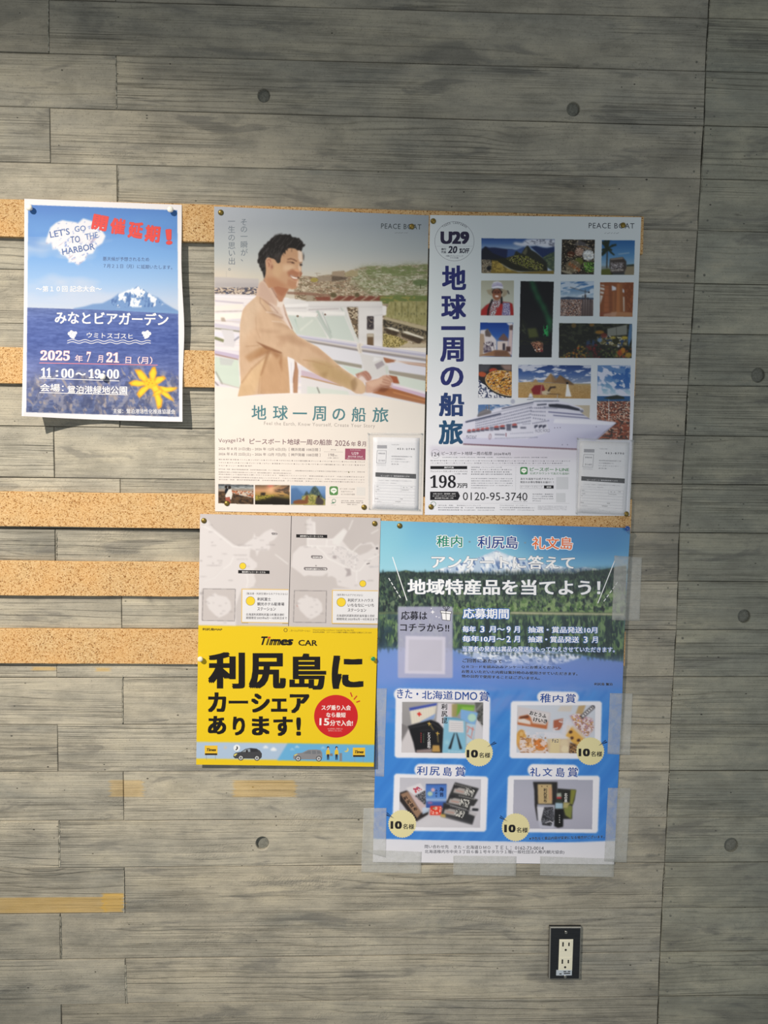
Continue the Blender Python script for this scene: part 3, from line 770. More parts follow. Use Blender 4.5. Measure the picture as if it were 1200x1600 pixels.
c.fbm(zf((740, 660), (785, 630), (830, 665), (800, 700), (760, 700)), (244, 246, 250), 3, 6, 22, .36, .5, .95)
c.fbm(zf((600, 720), (785, 628), (950, 735), (900, 760), (640, 760)), (62, 98, 160), 3, 8, 23, .56, .66, .7, rot=15)
c.poly(zf((380, 770), (1045, 785), (1045, 800), (380, 785)), (120, 160, 208), .6, .8)
sea = zf((80, 762), (600, 778), (1060, 803), (1060, 1460), (60, 1440))
c.grad(sea, [(478, (92, 112, 170)), (500, (78, 100, 168)), (530, (72, 94, 164)), (580, (84, 100, 160)), (610, (92, 104, 150)), (650, (84, 98, 140))])
c.shade(sea, 16, 2.2, 22, 31, 4); c.shade(sea, 5, 1.2, 14, 32, 3)
leaf = zf((80, 1220), (300, 1150), (600, 1180), (700, 1120), (1060, 1200), (1060, 1460), (60, 1440))
c.fbm(leaf, (150, 148, 162), 7, 10, 41, .52, .62, .65, 4, soft=6, rot=35)
c.fbm(leaf, (176, 160, 150), 4, 9, 42, .6, .68, .6, 3, soft=6, rot=-30)
c.fbm(leaf, (60, 70, 110), 6, 9, 43, .55, .65, .6, 4, soft=6, rot=20)
rg = np.random.default_rng(5)
for _ in range(46):
    x = rg.uniform(48, 270); y = rg.uniform(600, 645) ; a = rg.uniform(-.9, .9); L = rg.uniform(6, 15)
    c.line([(x, y), (x + math.sin(a) * L, y - math.cos(a) * L)], rg.uniform(.8, 2.0), ((150, 146, 158), (172, 156, 140), (104, 112, 140))[rg.integers(3)], .5, .4)
# heart
hz = zf((215, 320), (205, 350), (225, 365), (240, 350), (250, 400), (280, 395), (300, 430), (330, 440), (350, 465), (345, 480), (385, 480), (405, 500), (425, 478), (450, 470), (465, 430), (500, 425), (520, 385), (560, 360), (580, 315), (560, 285), (575, 255), (530, 235), (490, 220), (440, 205), (410, 232), (370, 225), (340, 222), (310, 215), (270, 232), (235, 262), (225, 290))
c.poly(hz, (226, 228, 238), 1, .4)
c.fbm(hz, (126, 150, 210), 5, 2.4, 51, .68, .72, .8, 3, rot=-35)
c.fbm(zf((200, 360), (560, 300), (420, 500)), (186, 170, 190), 14, 1.8, 52, .63, .68, .6, 3, rot=-35)
# lily
ye, yd, yo = (250, 206, 40), (240, 160, 24), (214, 120, 20)
pet = [((760, 1150), (800, 1150), (845, 1200), (835, 1240), (790, 1205)), ((860, 1215), (850, 1175), (872, 1135), (890, 1130), (900, 1170), (885, 1225)), ((880, 1225), (900, 1195), (945, 1190), (958, 1205), (920, 1235), (880, 1250)),
       ((722, 1232), (760, 1215), (830, 1225), (845, 1245), (790, 1255), (740, 1250)), ((790, 1330), (775, 1300), (800, 1265), (850, 1240), (860, 1260), (820, 1300)), ((855, 1250), (900, 1235), (925, 1290), (920, 1320), (890, 1310)),
       ((880, 1290), (905, 1280), (935, 1340), (930, 1385), (905, 1398), (895, 1350)), ((900, 1250), (960, 1262), (1035, 1262), (1000, 1285), (940, 1295)), ((920, 1270), (975, 1300), (1010, 1350), (960, 1325), (925, 1300)), ((870, 1320), (890, 1290), (930, 1270), (940, 1290))]
for i, p in enumerate(pet):
    q = zf(*p); c.poly(q, yd, 1, .3); cx = sum(a for a, _ in q) / len(q); cy = sum(b for _, b in q) / len(q)
    c.poly([(cx + (a - cx) * .72, cy + (b - cy) * .72) for a, b in q], ye, 1, .6)
c.poly(zf((835, 1205), (880, 1205), (895, 1245), (860, 1270), (820, 1245)), (246, 190, 30), 1, 1)
for a, b in ((838, 1222), (852, 1232), (862, 1218), (872, 1236), (846, 1244), (858, 1206)): c.ell(20 + a / 4, 290 + b / 4, .9, .9, yo, .9)
c.clip(None)
fl.picture(c, dens=1.25)
wh = (240, 240, 244)
F_ = lambda part, t, x0, y0, x1, y1, h, col, **k: T(fl, part, t, 20 + x0 / 4, 290 + y0 / 4, 20 + x1 / 4, 290 + y1 / 4, h / 4, col, **k)
F_('heart_lettering', "LET'S", 235, 327, 358, 305, 42, (84, 112, 170), bold=.012)
F_('heart_lettering', 'GO', 387, 290, 458, 283, 36, (100, 128, 184), bold=.012)
F_('heart_lettering', 'TO', 362, 360, 422, 354, 42, (74, 104, 164), bold=.012)
F_('heart_lettering', 'THE', 455, 340, 535, 326, 38, (100, 128, 184), bold=.012)
F_('heart_lettering', 'HARBOR', 312, 434, 514, 398, 40, (78, 108, 168), bold=.012)
hl = ((150, 70, 90), .03)
for ch, x0, y0, x1, y1, h in (('開', 490, 268, 582, 286, 92), ('催', 604, 296, 696, 308, 96), ('延', 716, 322, 806, 334, 100), ('期', 822, 346, 914, 356, 100), ('！', 960, 368, 996, 366, 92)):
    F_('headline|large red headline', ch, x0, y0, x1, y1, h, (226, 70, 66), bold=.03, halo=((188, 74, 84), .018))
F_('notice_lettering', '悪天候が予想されるため', 562, 470, 852, 474, 26, (74, 94, 140))
F_('notice_lettering', '７月２１日（月）に延期いたします。', 566, 514, 996, 524, 26, (74, 94, 140))
F_('edition_lettering', '〜第１０回 記念大会〜', 145, 664, 556, 664, 38, wh, bold=.008)
F_('title_lettering', 'みなとビアガーデン', 262, 862, 972, 876, 78, wh, bold=.02)
F_('emblem', 'ウミトスゴスヒ', 462, 950, 750, 958, 34, wh, bold=.006)
for bx, s_ in ((372, 1), (836, -1)):
    for dx, dy, r in ((-18 * s_, -10, 11), (-6 * s_, -22, 9), (6 * s_, -12, 12), (20 * s_, -14, 10), (14 * s_, 2, 8), (-8 * s_, 4, 10), (0, 8, 12), (8 * s_, 16, 7)):
        fl.ell('emblem', 20 + (bx + dx) / 4, 290 + (935 + dy) / 4, r / 4, r / 4, wh, .00022 + .00001 * abs(dx) / 10)
for yy, dl in ((966, 0), (980, 0)):
    xs = np.arange(340, 866, 9); ys = yy + (xs - 340) * .012 + 5 * np.sin(xs / 12.5)
    for i in range(len(xs) - 1): fl.bar('emblem', 20 + xs[i] / 4, 290 + ys[i] / 4, 20 + xs[i + 1] / 4, 290 + ys[i + 1] / 4, .95, wh)
def SB(s): return ''.join(chr(0x1D7CE + int(ch)) if ch.isdigit() else ch for ch in s)
pk = ((222, 120, 130), .012)
for t, x0, x1, y, h in (('2025', 172, 356, 1092, 62), ('年', 388, 436, 1102, 44), ('7', 458, 484, 1100, 62), ('月', 528, 562, 1104, 44), ('21', 584, 664, 1104, 62), ('日', 704, 738, 1110, 40), ('（月）', 780, 872, 1114, 46)):
    F_('date_lettering', SB(t), x0, y, x1, y + 2, h, (238, 226, 232), bold=.014 if t[0].isdigit() else .005, halo=pk)
fl.bar('date_lettering', 20 + 166 / 4, 290 + 1108 / 4, 20 + 905 / 4, 290 + 1122 / 4, 1.0, (226, 130, 140))
F_('time_lettering', SB('11') , 176, 1198, 240, 1199, 60, wh, bold=.012)
F_('time_lettering', '：', 268, 1194, 284, 1194, 40, wh, bold=.03)
F_('time_lettering', SB('00'), 302, 1202, 382, 1203, 58, wh, bold=.012)
F_('time_lettering', '〜', 392, 1186, 456, 1187, 18, wh, bold=.03)
F_('time_lettering', SB('19'), 472, 1204, 548, 1205, 58, wh, bold=.012)
F_('time_lettering', '：', 562, 1198, 576, 1198, 40, wh, bold=.03)
F_('time_lettering', SB('00'), 588, 1206, 664, 1207, 58, wh, bold=.012)
fl.bar('time_lettering', 20 + 166 / 4, 290 + 1203 / 4, 20 + 666 / 4, 290 + 1221 / 4, 1.0, wh)
F_('venue_lettering', '会場：', 170, 1286, 318, 1288, 48, wh, bold=.012)
F_('venue_lettering', '鴛泊港緑地公園', 340, 1300, 714, 1304, 50, wh, bold=.012)
fl.bar('venue_lettering', 20 + 166 / 4, 290 + 1293 / 4, 20 + 718 / 4, 290 + 1308 / 4, .9, wh)
F_('organiser_lettering', '主催：鴛泊港活性化推進協議会', 626, 1424, 1014, 1428, 30, (226, 226, 232), bold=.008)

# ================================================================ large poster: young man at a ship's rail
def d_p1(px, py):
    px = np.asarray(px, float); py = np.asarray(py, float)
    return 0.0104 + 0.0016 * np.sin((px - 335) / 325 * 3.14) * np.sin((py - 325) / 480 * 6.28) ** 2
p1 = Poster('poster', 'large poster of a smiling man in a beige jacket leaning on a white ship rail', 'poster', (334.5, 322.6), (670, 336.5), (336, 799), (660.5, 804.5), d_p1, 0.82, M_GLOSS)
p1.sheet(24, 34, M_PAPER)
c = Cv(328, 316, 678, 812, 1.5, (238, 232, 226))
A = Z(330, 340, 6.316); B = Z(330, 440, 6.316); H = Z(395, 350, 12); G_ = Z(480, 400, 6.316); K_ = Z(480, 510, 6.316)
c.grad(quad(328, 316, 678, 480), [(322, (190, 196, 208)), (350, (182, 188, 198)), (390, (188, 194, 198)), (420, (202, 202, 198)), (440, (216, 208, 194))])
sl = c.full(); gx = np.clip((c.X - 335) / 330, 0, 1) * np.clip((430 - c.Y) / 100, 0, 1) * (c.Y < 450); c.a -= (gx * 10)[..., None] * np.array([1.2, .6, .5])
c.blob(336, 430, 40, 14, (226, 212, 196), .6); c.blob(540, 440, 50, 18, (214, 206, 190), .7)
# far shore and ship structures on the left
c.poly(A((30, 585), (150, 590), (300, 600), (470, 605), (470, 700), (30, 690)), (196, 190, 192), .9, .8)
c.poly(A((30, 640), (470, 650), (470, 700), (30, 690)), (180, 174, 178), .6, 2)
c.line(A((150, 530), (150, 588)), .5, (160, 156, 160), .5)
c.mosaic(A((30, 692), (470, 690), (470, 765), (30, 760)), [(196, 176, 160), (112, 104, 110), (150, 134, 128), (216, 200, 184), (96, 92, 104), (140, 130, 140), (84, 90, 116), (206, 190, 176)], 3.2, 1.6, 61, 1, .4)
deck = [(336, 459), (395, 461), (448, 468), (600, 474), (600, 640), (336, 640)]
c.poly(deck, (228, 222, 232), 1, .4)
c.fbm(deck, (244, 238, 240), 60, 5, 62, .4, .6, .8, rot=3)
for y0, y1, x0, x1, col, w in ((463, 467, 336, 450, (246, 242, 248), 3), (470, 474, 336, 380, (206, 198, 212), 2.5), (482, 479, 336, 378, (246, 238, 232), 8), (487, 486, 336, 378, (190, 174, 166), 1), (495, 493, 336, 378, (250, 244, 238), 9), (501, 503, 336, 375, (212, 200, 196), 1), (508, 514, 336, 375, (214, 208, 224), 6), (513, 518, 336, 375, (150, 148, 132), 2), (522, 526, 336, 372, (232, 230, 244), 8), (528, 532.5, 336, 349, (146, 148, 112), 4.5), (550, 558, 336, 372, (204, 190, 216), 7), (553.5, 562, 336, 372, (162, 118, 98), 1.4), (546, 552, 336, 372, (232, 226, 238), 3)):
    c.line([(x0, y0), (x1, y1)], w, col, 1, .4)
c.poly(B((95, 355), (130, 355), (145, 395), (100, 392)), (178, 158, 142), .7, .5)
c.poly(B((95, 470), (215, 480), (240, 590), (225, 650), (120, 630), (130, 560)), (222, 218, 224), 1, .5)
c.line(B((230, 580), (275, 545)), 2.5, (150, 148, 164), .8, .4)
c.poly(B((35, 740), (270, 775), (285, 1050), (90, 1000), (35, 900)), (208, 222, 210), .9, .8)
c.poly(B((80, 745), (230, 770), (200, 830), (90, 820)), (200, 200, 204), .7, .8)
c.line(B((45, 890), (110, 1010)), 1.6, (150, 144, 140), .8, .3); c.line(B((30, 985), (70, 1025)), 1.5, (120, 108, 104), .8, .3); c.line(B((90, 1000), (290, 1055)), 1.6, (196, 186, 180), .8, .3)
c.poly(B((30, 1030), (300, 1060), (300, 1180), (30, 1180)), (240, 232, 226), 1, .5)
# hill with the town
hill = G_((-140, 230), (-60, 200), (0, 202), (100, 212), (180, 190), (245, 185), (250, 158), (360, 148), (380, 165), (440, 140), (500, 128), (560, 112), (640, 104), (700, 100), (760, 118), (850, 112), (940, 90), (1060, 92), (1190, 84), (1190, 900), (-60, 900))
c.poly(hill, (170, 154, 130), 1, .5)
twn = [(196, 178, 152), (150, 128, 108), (210, 198, 176), (128, 112, 92), (180, 150, 124), (222, 210, 190), (160, 134, 112), (140, 128, 100), (188, 172, 150)]
grn = [(168, 172, 138), (140, 146, 108), (192, 192, 168), (150, 154, 118), (178, 178, 150), (130, 136, 98), (200, 198, 178), (158, 162, 128)]
c.mosaic(hill, twn, 2.6, 1.4, 63, .85, .3); c.mosaic(hill, twn, 5, 2.2, 64, .4, .3)
right = G_((500, 130), (560, 112), (700, 100), (850, 112), (940, 90), (1190, 84), (1190, 420), (700, 440), (560, 330), (430, 260))
c.mosaic(right, grn, 3.0, 1.6, 65, .75, 5); c.fbm(right, (134, 144, 100), 9, 4, 66, .5, .62, .55, 3, 3); c.fbm(right, (206, 210, 188), 6, 2, 67, .55, .65, .6, 3, 3)
c.fbm(G_((560, 112), (700, 100), (850, 112), (940, 90), (1190, 84), (1190, 180), (900, 200), (600, 190)), (126, 140, 88), 8, 3, 68, .38, .55, .8, 3, 1)
c.poly(G_((245, 185), (250, 158), (360, 148), (372, 205), (250, 205)), (176, 156, 134), 1, .4); c.poly(G_((372, 165), (440, 140), (500, 150), (500, 200), (372, 205)), (182, 168, 132), .9, .4)
c.poly(G_((245, 195), (400, 210), (380, 235), (240, 250)), (96, 82, 72), .8, .8); c.poly(G_((105, 195), (240, 195), (235, 250), (105, 250)), (168, 152, 134), .9, .4)
c.ell(491, 437.5, 6, 3.4, (176, 160, 84), .9); c.line(G_((95, 165), (96, 200)), .5, (150, 130, 110), .8); c.line(G_((75, 170), (135, 172)), .5, (150, 130, 110), .8)
c.ell(657, 441.5, 12, 5, (104, 124, 78), .85, soft=.8); c.line(G_((1118, 280), (1118, 325)), 1.2, (90, 96, 60))
c.poly(G_((-10, 345), (60, 350), (60, 440), (-10, 440)), (180, 166, 146), .9, .4); c.poly(G_((-200, 352), (20, 360), (230, 380), (230, 400), (-200, 375)), (150, 110, 92), .8, .5)
c.poly(G_((70, 405), (230, 400), (225, 445), (100, 440)), (142, 78, 64), .9, .4)
for i in range(5):
    x = 235 + i * 100; c.poly(G_((x, 440), (x + 70, 392), (x + 150, 400), (x + 80, 446)), (134, 74, 60), .95, .3); c.line(G_((x, 442), (x + 72, 393)), 1.2, (206, 180, 160), .8, .2)
c.ell(521, 461, 5, 4, (98, 88, 60), .9, soft=.6); c.ell(558, 461, 4, 3.6, (98, 88, 60), .9, soft=.6)
c.poly(G_((720, 400), (850, 385), (1190, 392), (1190, 450), (860, 450), (800, 470), (720, 470)), (112, 130, 70), .9, .8); c.fbm(G_((720, 400), (1190, 392), (1190, 450), (720, 470)), (170, 160, 92), 6, 3, 69, .5, .6, .7, soft=1)
c.poly(G_((810, 450), (1190, 448), (1190, 700), (1100, 680), (760, 600)), (170, 164, 112), 1, .5)
for x in (870, 935, 995, 1080): c.line(G_((x, 455), (x, 600)), 1.2, (96, 98, 60), .7, .3)
c.shade(G_((810, 450), (1190, 448), (1190, 700), (760, 600)), 3, 5, 26, 70); 
for x in (900, 960, 1020, 1050, 1120, 1150): c.rect(480 + x / 6.316, 489, 480 + x / 6.316 + 2, 492, (70, 72, 50), .6, .2)
c.poly(G_((760, 600), (960, 650), (1190, 700), (1190, 745), (1060, 720), (760, 640)), (196, 182, 150), 1, .4)
c.poly(G_((750, 625), (1190, 745), (1190, 800), (750, 700)), (84, 76, 62), .9, .6); c.mosaic(G_((750, 625), (1190, 745), (1190, 850), (750, 760)), [(84, 76, 62), (120, 108, 86), (60, 56, 50), (150, 136, 112)], 3, 2, 71, .7, .5)
for (a, b) in (((770, 705), (910, 740)), ((925, 745), (1150, 810))):
    c.poly(G_((a[0], a[1]), (a[0] + 60, a[1] - 2), (b[0], b[1] - 8), (b[0] - 6, b[1] + 12), (a[0] + 40, a[1] + 18)), (232, 226, 212), 1, .3)
    c.poly(G_((a[0], a[1] + 12), (b[0] - 4, b[1] + 12), (b[0] - 40, b[1] + 60), (a[0] + 10, a[1] + 50)), (72, 58, 44), .9, .5)
c.poly(G_((745, 770), (900, 810), (1040, 870), (1190, 860), (1190, 900), (745, 900)), (206, 192, 166), 1, .5)
c.mosaic(G_((745, 760), (880, 790), (1000, 850), (900, 900), (745, 900)), [(150, 136, 72), (196, 178, 112), (110, 100, 56), (214, 196, 130)], 1.6, 1.4, 72, .9, .5)
# white davit frame
wf = (226, 224, 226)
c.poly(G_((-240, 415), (-90, 425), (0, 445), (740, 447), (745, 492), (780, 495), (778, 582), (745, 585), (745, 900), (-240, 900)), wf, 1, .4)
c.shade(G_((-240, 415), (740, 447), (745, 900), (-240, 900)), 40, 12, 8, 73, 2)
c.poly(G_((392, 505), (502, 505), (502, 830), (480, 780), (420, 600)), (160, 140, 116), 1, .3); c.mosaic(G_((392, 505), (502, 505), (502, 830), (480, 780), (420, 600)), [(196, 180, 156), (120, 100, 80), (90, 78, 66), (220, 206, 184)], 3, 2, 74, .8, .3)
c.poly(G_((592, 595), (655, 595), (655, 725), (592, 725)), (78, 70, 74), 1, .3); c.mosaic(G_((592, 600), (655, 600), (655, 725), (592, 725)), [(78, 70, 74), (150, 140, 130), (60, 54, 60)], 2, 2, 75, .7, .3)
c.poly(G_((592, 768), (655, 768), (655, 900), (592, 900)), (120, 96, 72), 1, .3); c.poly(G_((592, 768), (655, 768), (655, 800), (592, 800)), (220, 212, 196), .8, .5)
c.line(G_((10, 500), (740, 503)), 1.2, (198, 196, 200), .7, .4); c.line(G_((505, 505), (505, 860)), 1.0, (204, 202, 206), .8, .4); c.line(G_((745, 580), (655, 590)), 1.2, (196, 194, 200), .7, .4)
c.poly(G_((745, 495), (780, 495), (778, 582), (745, 582)), (236, 234, 236), 1, .3)
# glass panels
for q in (((-30, 600), (70, 600), (190, 800), (-30, 790)), ((175, 590), (365, 590), (470, 840), (240, 812)), ((-200, 560), (-70, 570), (40, 800), (-150, 760))):
    c.poly(G_(*q), (206, 216, 212), 1, .4)
c.line(G_((100, 545), (235, 800)), 4.5, (190, 200, 196), 1, .4); c.line(G_((150, 560), (235, 760)), 1.2, (150, 168, 162), .7, .4)
c.line(G_((345, 510), (500, 840)), 3.4, (216, 220, 218), 1, .3); c.line(G_((330, 510), (350, 540)), 1.3, (170, 180, 178), .8, .3)
c.line(G_((0, 560), (75, 585)), 4.5, (240, 238, 238), 1, .3); c.line(G_((175, 560), (365, 567)), 5, (240, 239, 239), 1, .3); c.ell(494.5, 492.5, 1.8, 2.4, (120, 88, 70), .9); c.ell(508, 491.5, 1.6, 1.6, (120, 96, 84), .8)
c.line(G_((15, 530), (310, 520)), 1.6, (176, 168, 172), .7, .4)
c.line(B((720, 240), (950, 230)), 4.5, (240, 238, 240), 1, .4); c.line(B((720, 262), (940, 262)), 1, (180, 176, 180), .8, .3)
c.line(B((740, 310), (1040, 330)), 6, (242, 240, 240), 1, .3); c.ell(465, 494, 2, 1.8, (140, 116, 100), .8); c.line(B((830, 370), (870, 480)), 1.6, (140, 180, 166), .7, .4); c.line(B((1050, 350), (1180, 560)), 3.5, (196, 206, 202), 1, .4)
c.poly(B((830, 360), (1040, 350), (1150, 560), (860, 520)), (208, 216, 210), .9, .6); c.line(B((880, 480), (1000, 380)), 3, (224, 228, 222), .7, .8)
# lower deck behind the rail
c.poly(K_((-40, 150), (1190, 330), (1190, 780), (-40, 700)), (224, 224, 234), 1, .5)
c.poly(K_((200, 320), (540, 380), (540, 415), (300, 370)), (168, 162, 150), 1, .5)
c.poly(K_((330, 380), (560, 430), (560, 470), (450, 480)), (206, 222, 214), 1, .6)
c.poly(K_((750, 305), (880, 335), (860, 352), (800, 360), (760, 360)), (178, 118, 88), 1, .5); c.poly(K_((880, 340), (1190, 370), (1190, 405), (1000, 375)), (186, 134, 108), .9, .5)
c.line(K_((860, 342), (1190, 388)), 1.6, (236, 226, 222), .9, .4)
c.poly(K_((830, 360), (1190, 405), (1190, 500), (800, 430)), (222, 222, 236), 1, .5); c.poly(K_((800, 432), (1190, 490), (1190, 545), (810, 470)), (172, 164, 152), 1, .6); c.poly(K_((810, 470), (1190, 545), (1190, 660), (900, 600), (840, 540)), (212, 222, 216), 1, .6)
# upper rail tube
c.grad(K_((-400, 45), (-40, 88), (0, 92), (500, 170), (740, 200), (1190, 262), (1190, 352), (740, 285), (500, 245), (0, 150), (-400, 95)), [(500, (200, 198, 216)), (560, (200, 198, 216))])
for o, w, col, al in ((8, 1.6, (236, 234, 244), .8), (26, 3, (186, 184, 210), .7), (44, 2.2, (222, 214, 206), .8), (60, 2.0, (150, 138, 124), .8), (70, 1.2, (112, 104, 96), .5)):
    c.line(K_((-380, 48 + o * .7), (-40, 90 + o * .8), (500, 170 + o), (740, 203 + o), (1190, 262 + o * 1.15)), w, col, al, .4)
c.poly(K_((490, 170), (540, 165), (560, 185), (530, 200), (545, 262), (510, 268), (490, 210)), (228, 220, 212), 1, .4); c.line(K_((520, 170), (515, 205), (530, 262)), .8, (176, 164, 154), .8, .3)
# stanchion and lower wooden rail
c.poly(K_((520, 265), (660, 295), (740, 300), (800, 400), (800, 470), (720, 500), (640, 520), (560, 440), (540, 350)), (216, 214, 216), 1, .5)
c.poly(K_((665, 375), (740, 338), (765, 378), (690, 426)), (176, 168, 176), 1, .3); c.poly(K_((660, 300), (740, 320), (650, 350)), (232, 232, 238), .9, .5)
c.poly(K_((800, 480), (885, 495), (910, 565), (850, 560)), (176, 98, 66), 1, .3); c.poly(K_((765, 395), (800, 390), (800, 470), (780, 475)), (206, 212, 208), 1, .4)
c.poly(K_((-60, 430), (150, 480), (500, 620), (650, 650), (700, 560), (850, 560), (1190, 680), (1190, 770), (650, 655), (340, 590), (0, 505), (-60, 490)), (210, 190, 206), 1, .5)
c.line(K_((-60, 495), (0, 505), (340, 590)), 1.8, (196, 142, 84), .95, .4)
c.poly(K_((640, 655), (700, 600), (860, 610), (1190, 715), (1190, 775), (860, 705)), (176, 110, 70), 1, .5); c.line(K_((850, 650), (1190, 740)), 2.2, (214, 148, 96), .8, .5); c.line(K_((850, 600), (1190, 690)), 4, (214, 186, 214), .9, .8)
c.line(K_((850, 575), (1190, 660)), 3, (236, 226, 238), .9, .8)
c.poly(K_((-60, 500), (340, 595), (600, 680), (600, 760), (-60, 760)), (226, 222, 226), 1, .4); c.poly(K_((0, 590), (400, 640), (420, 680), (0, 670)), (212, 222, 214), .8, .8); c.line(K_((98, 600), (122, 660)), 1.2, (90, 84, 78), .8, .3)
# ---- the man: jacket
jk = (222, 188, 158)
jac = B((520, -10), (455, 120), (440, 150), (395, 190), (340, 240), (310, 285), (285, 420), (280, 600), (278, 800), (292, 1000), (262, 1135), (480, 1112), (778, 1100), (770, 900), (752, 740), (820, 775), (840, 790)) + K_((30, 440), (120, 490), (200, 525), (350, 592), (430, 628), (480, 662), (540, 667), (575, 650), (580, 600), (545, 540), (480, 500), (400, 450), (330, 400), (220, 300), (100, 200), (0, 148)) + B((930, 578), (850, 535), (800, 470), (770, 380), (730, 270), (705, 215), (640, 180), (560, 40))
c.poly(jac, jk, 1, .25)
sl, m = c.pm(jac); c.clip(jac)
for q, col, al, sf in [
    (B((280, 420), (330, 240), (440, 150), (520, 250), (440, 330), (440, 450), (350, 520), (300, 700)), (226, 198, 172), .8, 4),
    (B((280, 1000), (400, 860), (560, 740), (600, 700), (520, 900), (420, 1120), (260, 1140)), (232, 196, 152), .7, 3),
    (B((480, 900), (600, 720), (760, 760), (780, 1110), (480, 1110)), (214, 170, 130), .75, 3),
    (B((520, 640), (600, 660), (700, 720), (650, 760), (580, 700), (480, 740), (400, 760)), (176, 126, 88), .75, 2.0),
    (B((330, 740), (480, 650), (580, 655), (480, 730), (380, 800)), (196, 150, 108), .7, 2),
    (B((440, 590), (560, 640), (700, 700), (690, 712), (540, 665)), (150, 102, 72), .8, .8),
    (B((560, 660), (590, 670), (510, 900), (490, 930)), (166, 120, 84), .6, 1.0), (B((690, 710), (700, 712), (700, 900), (670, 800)), (168, 118, 80), .6, 1.4),
    (B((600, 540), (800, 520), (1000, 640), (900, 640), (760, 600)), (196, 156, 126), .6, 3), (B((680, 560), (760, 530), (720, 640), (640, 640)), (202, 162, 132), .5, 3),
    (B((560, 200), (700, 210), (730, 300), (780, 430), (700, 380), (600, 290)), (226, 204, 192), .85, 1.5),
    (B((545, 290), (620, 300), (730, 350), (690, 370), (600, 330)), (178, 140, 118), .6, 1.5), (B((590, 400), (800, 440), (820, 480), (700, 440)), (188, 150, 124), .55, 2),
    (B((460, 470), (600, 480), (700, 490), (640, 510), (500, 500)), (196, 158, 130), .5, 2),
    (K_((0, 330), (200, 340), (420, 480), (500, 560), (440, 630), (300, 560), (100, 470)), (196, 166, 118), .75, 4), (K_((120, 470), (200, 450), (180, 520)), (160, 128, 84), .5, 2),
    (K_((430, 540), (480, 500), (500, 570), (470, 640), (440, 630)), (150, 118, 84), .5, 1.5), (K_((480, 500), (560, 545), (578, 600), (560, 650), (500, 655)), (222, 192, 156), .6, 2),
    (K_((0, 200), (90, 200), (260, 330), (200, 340), (100, 280)), (206, 166, 134), .6, 3)]:
    c.poly(q, col, al, sf)
for q, w, col, al in [(B((480, 150), (485, 210), (545, 290)), 1.0, (156, 118, 100), .6), (B((490, 160), (560, 220), (600, 240), (660, 310)), 1.3, (176, 136, 120), .7), (B((510, 165), (590, 235)), .8, (156, 116, 100), .6),
    (B((440, 350), (445, 470), (480, 560)), .9, (196, 156, 126), .6), (B((480, 950), (465, 1110)), .7, (186, 142, 104), .7), (B((500, 940), (492, 1110)), .7, (190, 146, 106), .6), (B((560, 690), (490, 930)), 1.2, (176, 128, 90), .6), (B((340, 640), (470, 630)), 1.2, (190, 150, 116), .6),
    (B((300, 1000), (400, 860), (560, 720)), 3, (196, 154, 116), .5), (B((540, 300), (620, 310), (700, 345)), 1.2, (238, 222, 210), .8), (B((600, 390), (700, 400), (790, 450)), 1.6, (236, 216, 200), .6), (B((860, 540), (930, 580)) + K_((30, 160), (110, 205), (230, 305), (340, 405), (470, 500)), 1.6, (240, 214, 184), .7),
    (K_((-40, 330), (60, 345), (180, 380)), 2.0, (190, 150, 112), .5), (K_((200, 400), (340, 395)), 1.2, (196, 156, 118), .6)]:
    c.line(q, w, col, al, .6)
c.shade(jac, 8, 16, 7, 77, 3, rot=-20)
c.clip(None)
c.poly(B((755, 745), (800, 760), (822, 775), (815, 850), (800, 960), (805, 1100), (782, 1102), (772, 950)), (240, 236, 240), 1, .3); c.line(B((790, 800), (790, 1000)), 1.4, (214, 212, 226), .7, .6)
c.poly(B((822, 775), (842, 800), (860, 880), (852, 1100), (810, 1100), (806, 960), (825, 850)), (196, 150, 120), 1, .3); c.line(B((838, 800), (820, 900), (812, 1000)), 1.0, (150, 104, 80), .6, .4)
c.poly(B((640, 185), (705, 205), (740, 330), (800, 470), (790, 480), (730, 400), (680, 270)), (232, 214, 206), 1, .4); c.line(B((710, 225), (740, 330), (800, 465)), 1.5, (156, 110, 92), .8, .4)
c.line(B((700, 205), (715, 250), (750, 340), (830, 500)), .8, (250, 244, 240), .8, .3)
# neck, head
neck = A((515, 610), (590, 560), (700, 620), (770, 690), (760, 715), (715, 800), (700, 835), (665, 830), (620, 760), (560, 650))
c.poly(neck, (196, 142, 112), 1, .3); c.poly(A((560, 620), (680, 680), (760, 705), (700, 780), (640, 740)), (182, 120, 90), .8, 1.5); c.poly(A((520, 605), (560, 590), (640, 740), (600, 700)), (206, 156, 128), .7, 1)
col_ = A((515, 620), (545, 640), (600, 690), (640, 750), (655, 810), (690, 850), (640, 870), (560, 830), (480, 780), (440, 770), (455, 700), (480, 640))
c.poly(col_, (220, 190, 172), 1, .3); c.poly(A((480, 650), (520, 640), (600, 760), (640, 850), (560, 830), (470, 770)), (208, 176, 160), .7, 1.2); c.line(A((518, 618), (560, 655), (600, 700), (650, 790)), 1.0, (134, 84, 70), .8, .3)
c.poly(A((655, 800), (665, 835), (710, 830), (730, 800), (700, 884), (650, 880)), (236, 222, 214), 1, .4)
face = H((225, 1000), (235, 640), (300, 560), (420, 560), (560, 500), (640, 440), (760, 430), (860, 470), (915, 510), (928, 580), (940, 640), (930, 690), (925, 720), (898, 745), (905, 800), (912, 850), (905, 895), (925, 925), (915, 965), (880, 1010), (858, 1050), (852, 1100), (838, 1170), (800, 1215), (735, 1225), (640, 1200), (480, 1160), (380, 1180), (300, 1200), (240, 1100))
c.poly(face, (214, 170, 136), 1, .25); c.clip(face)
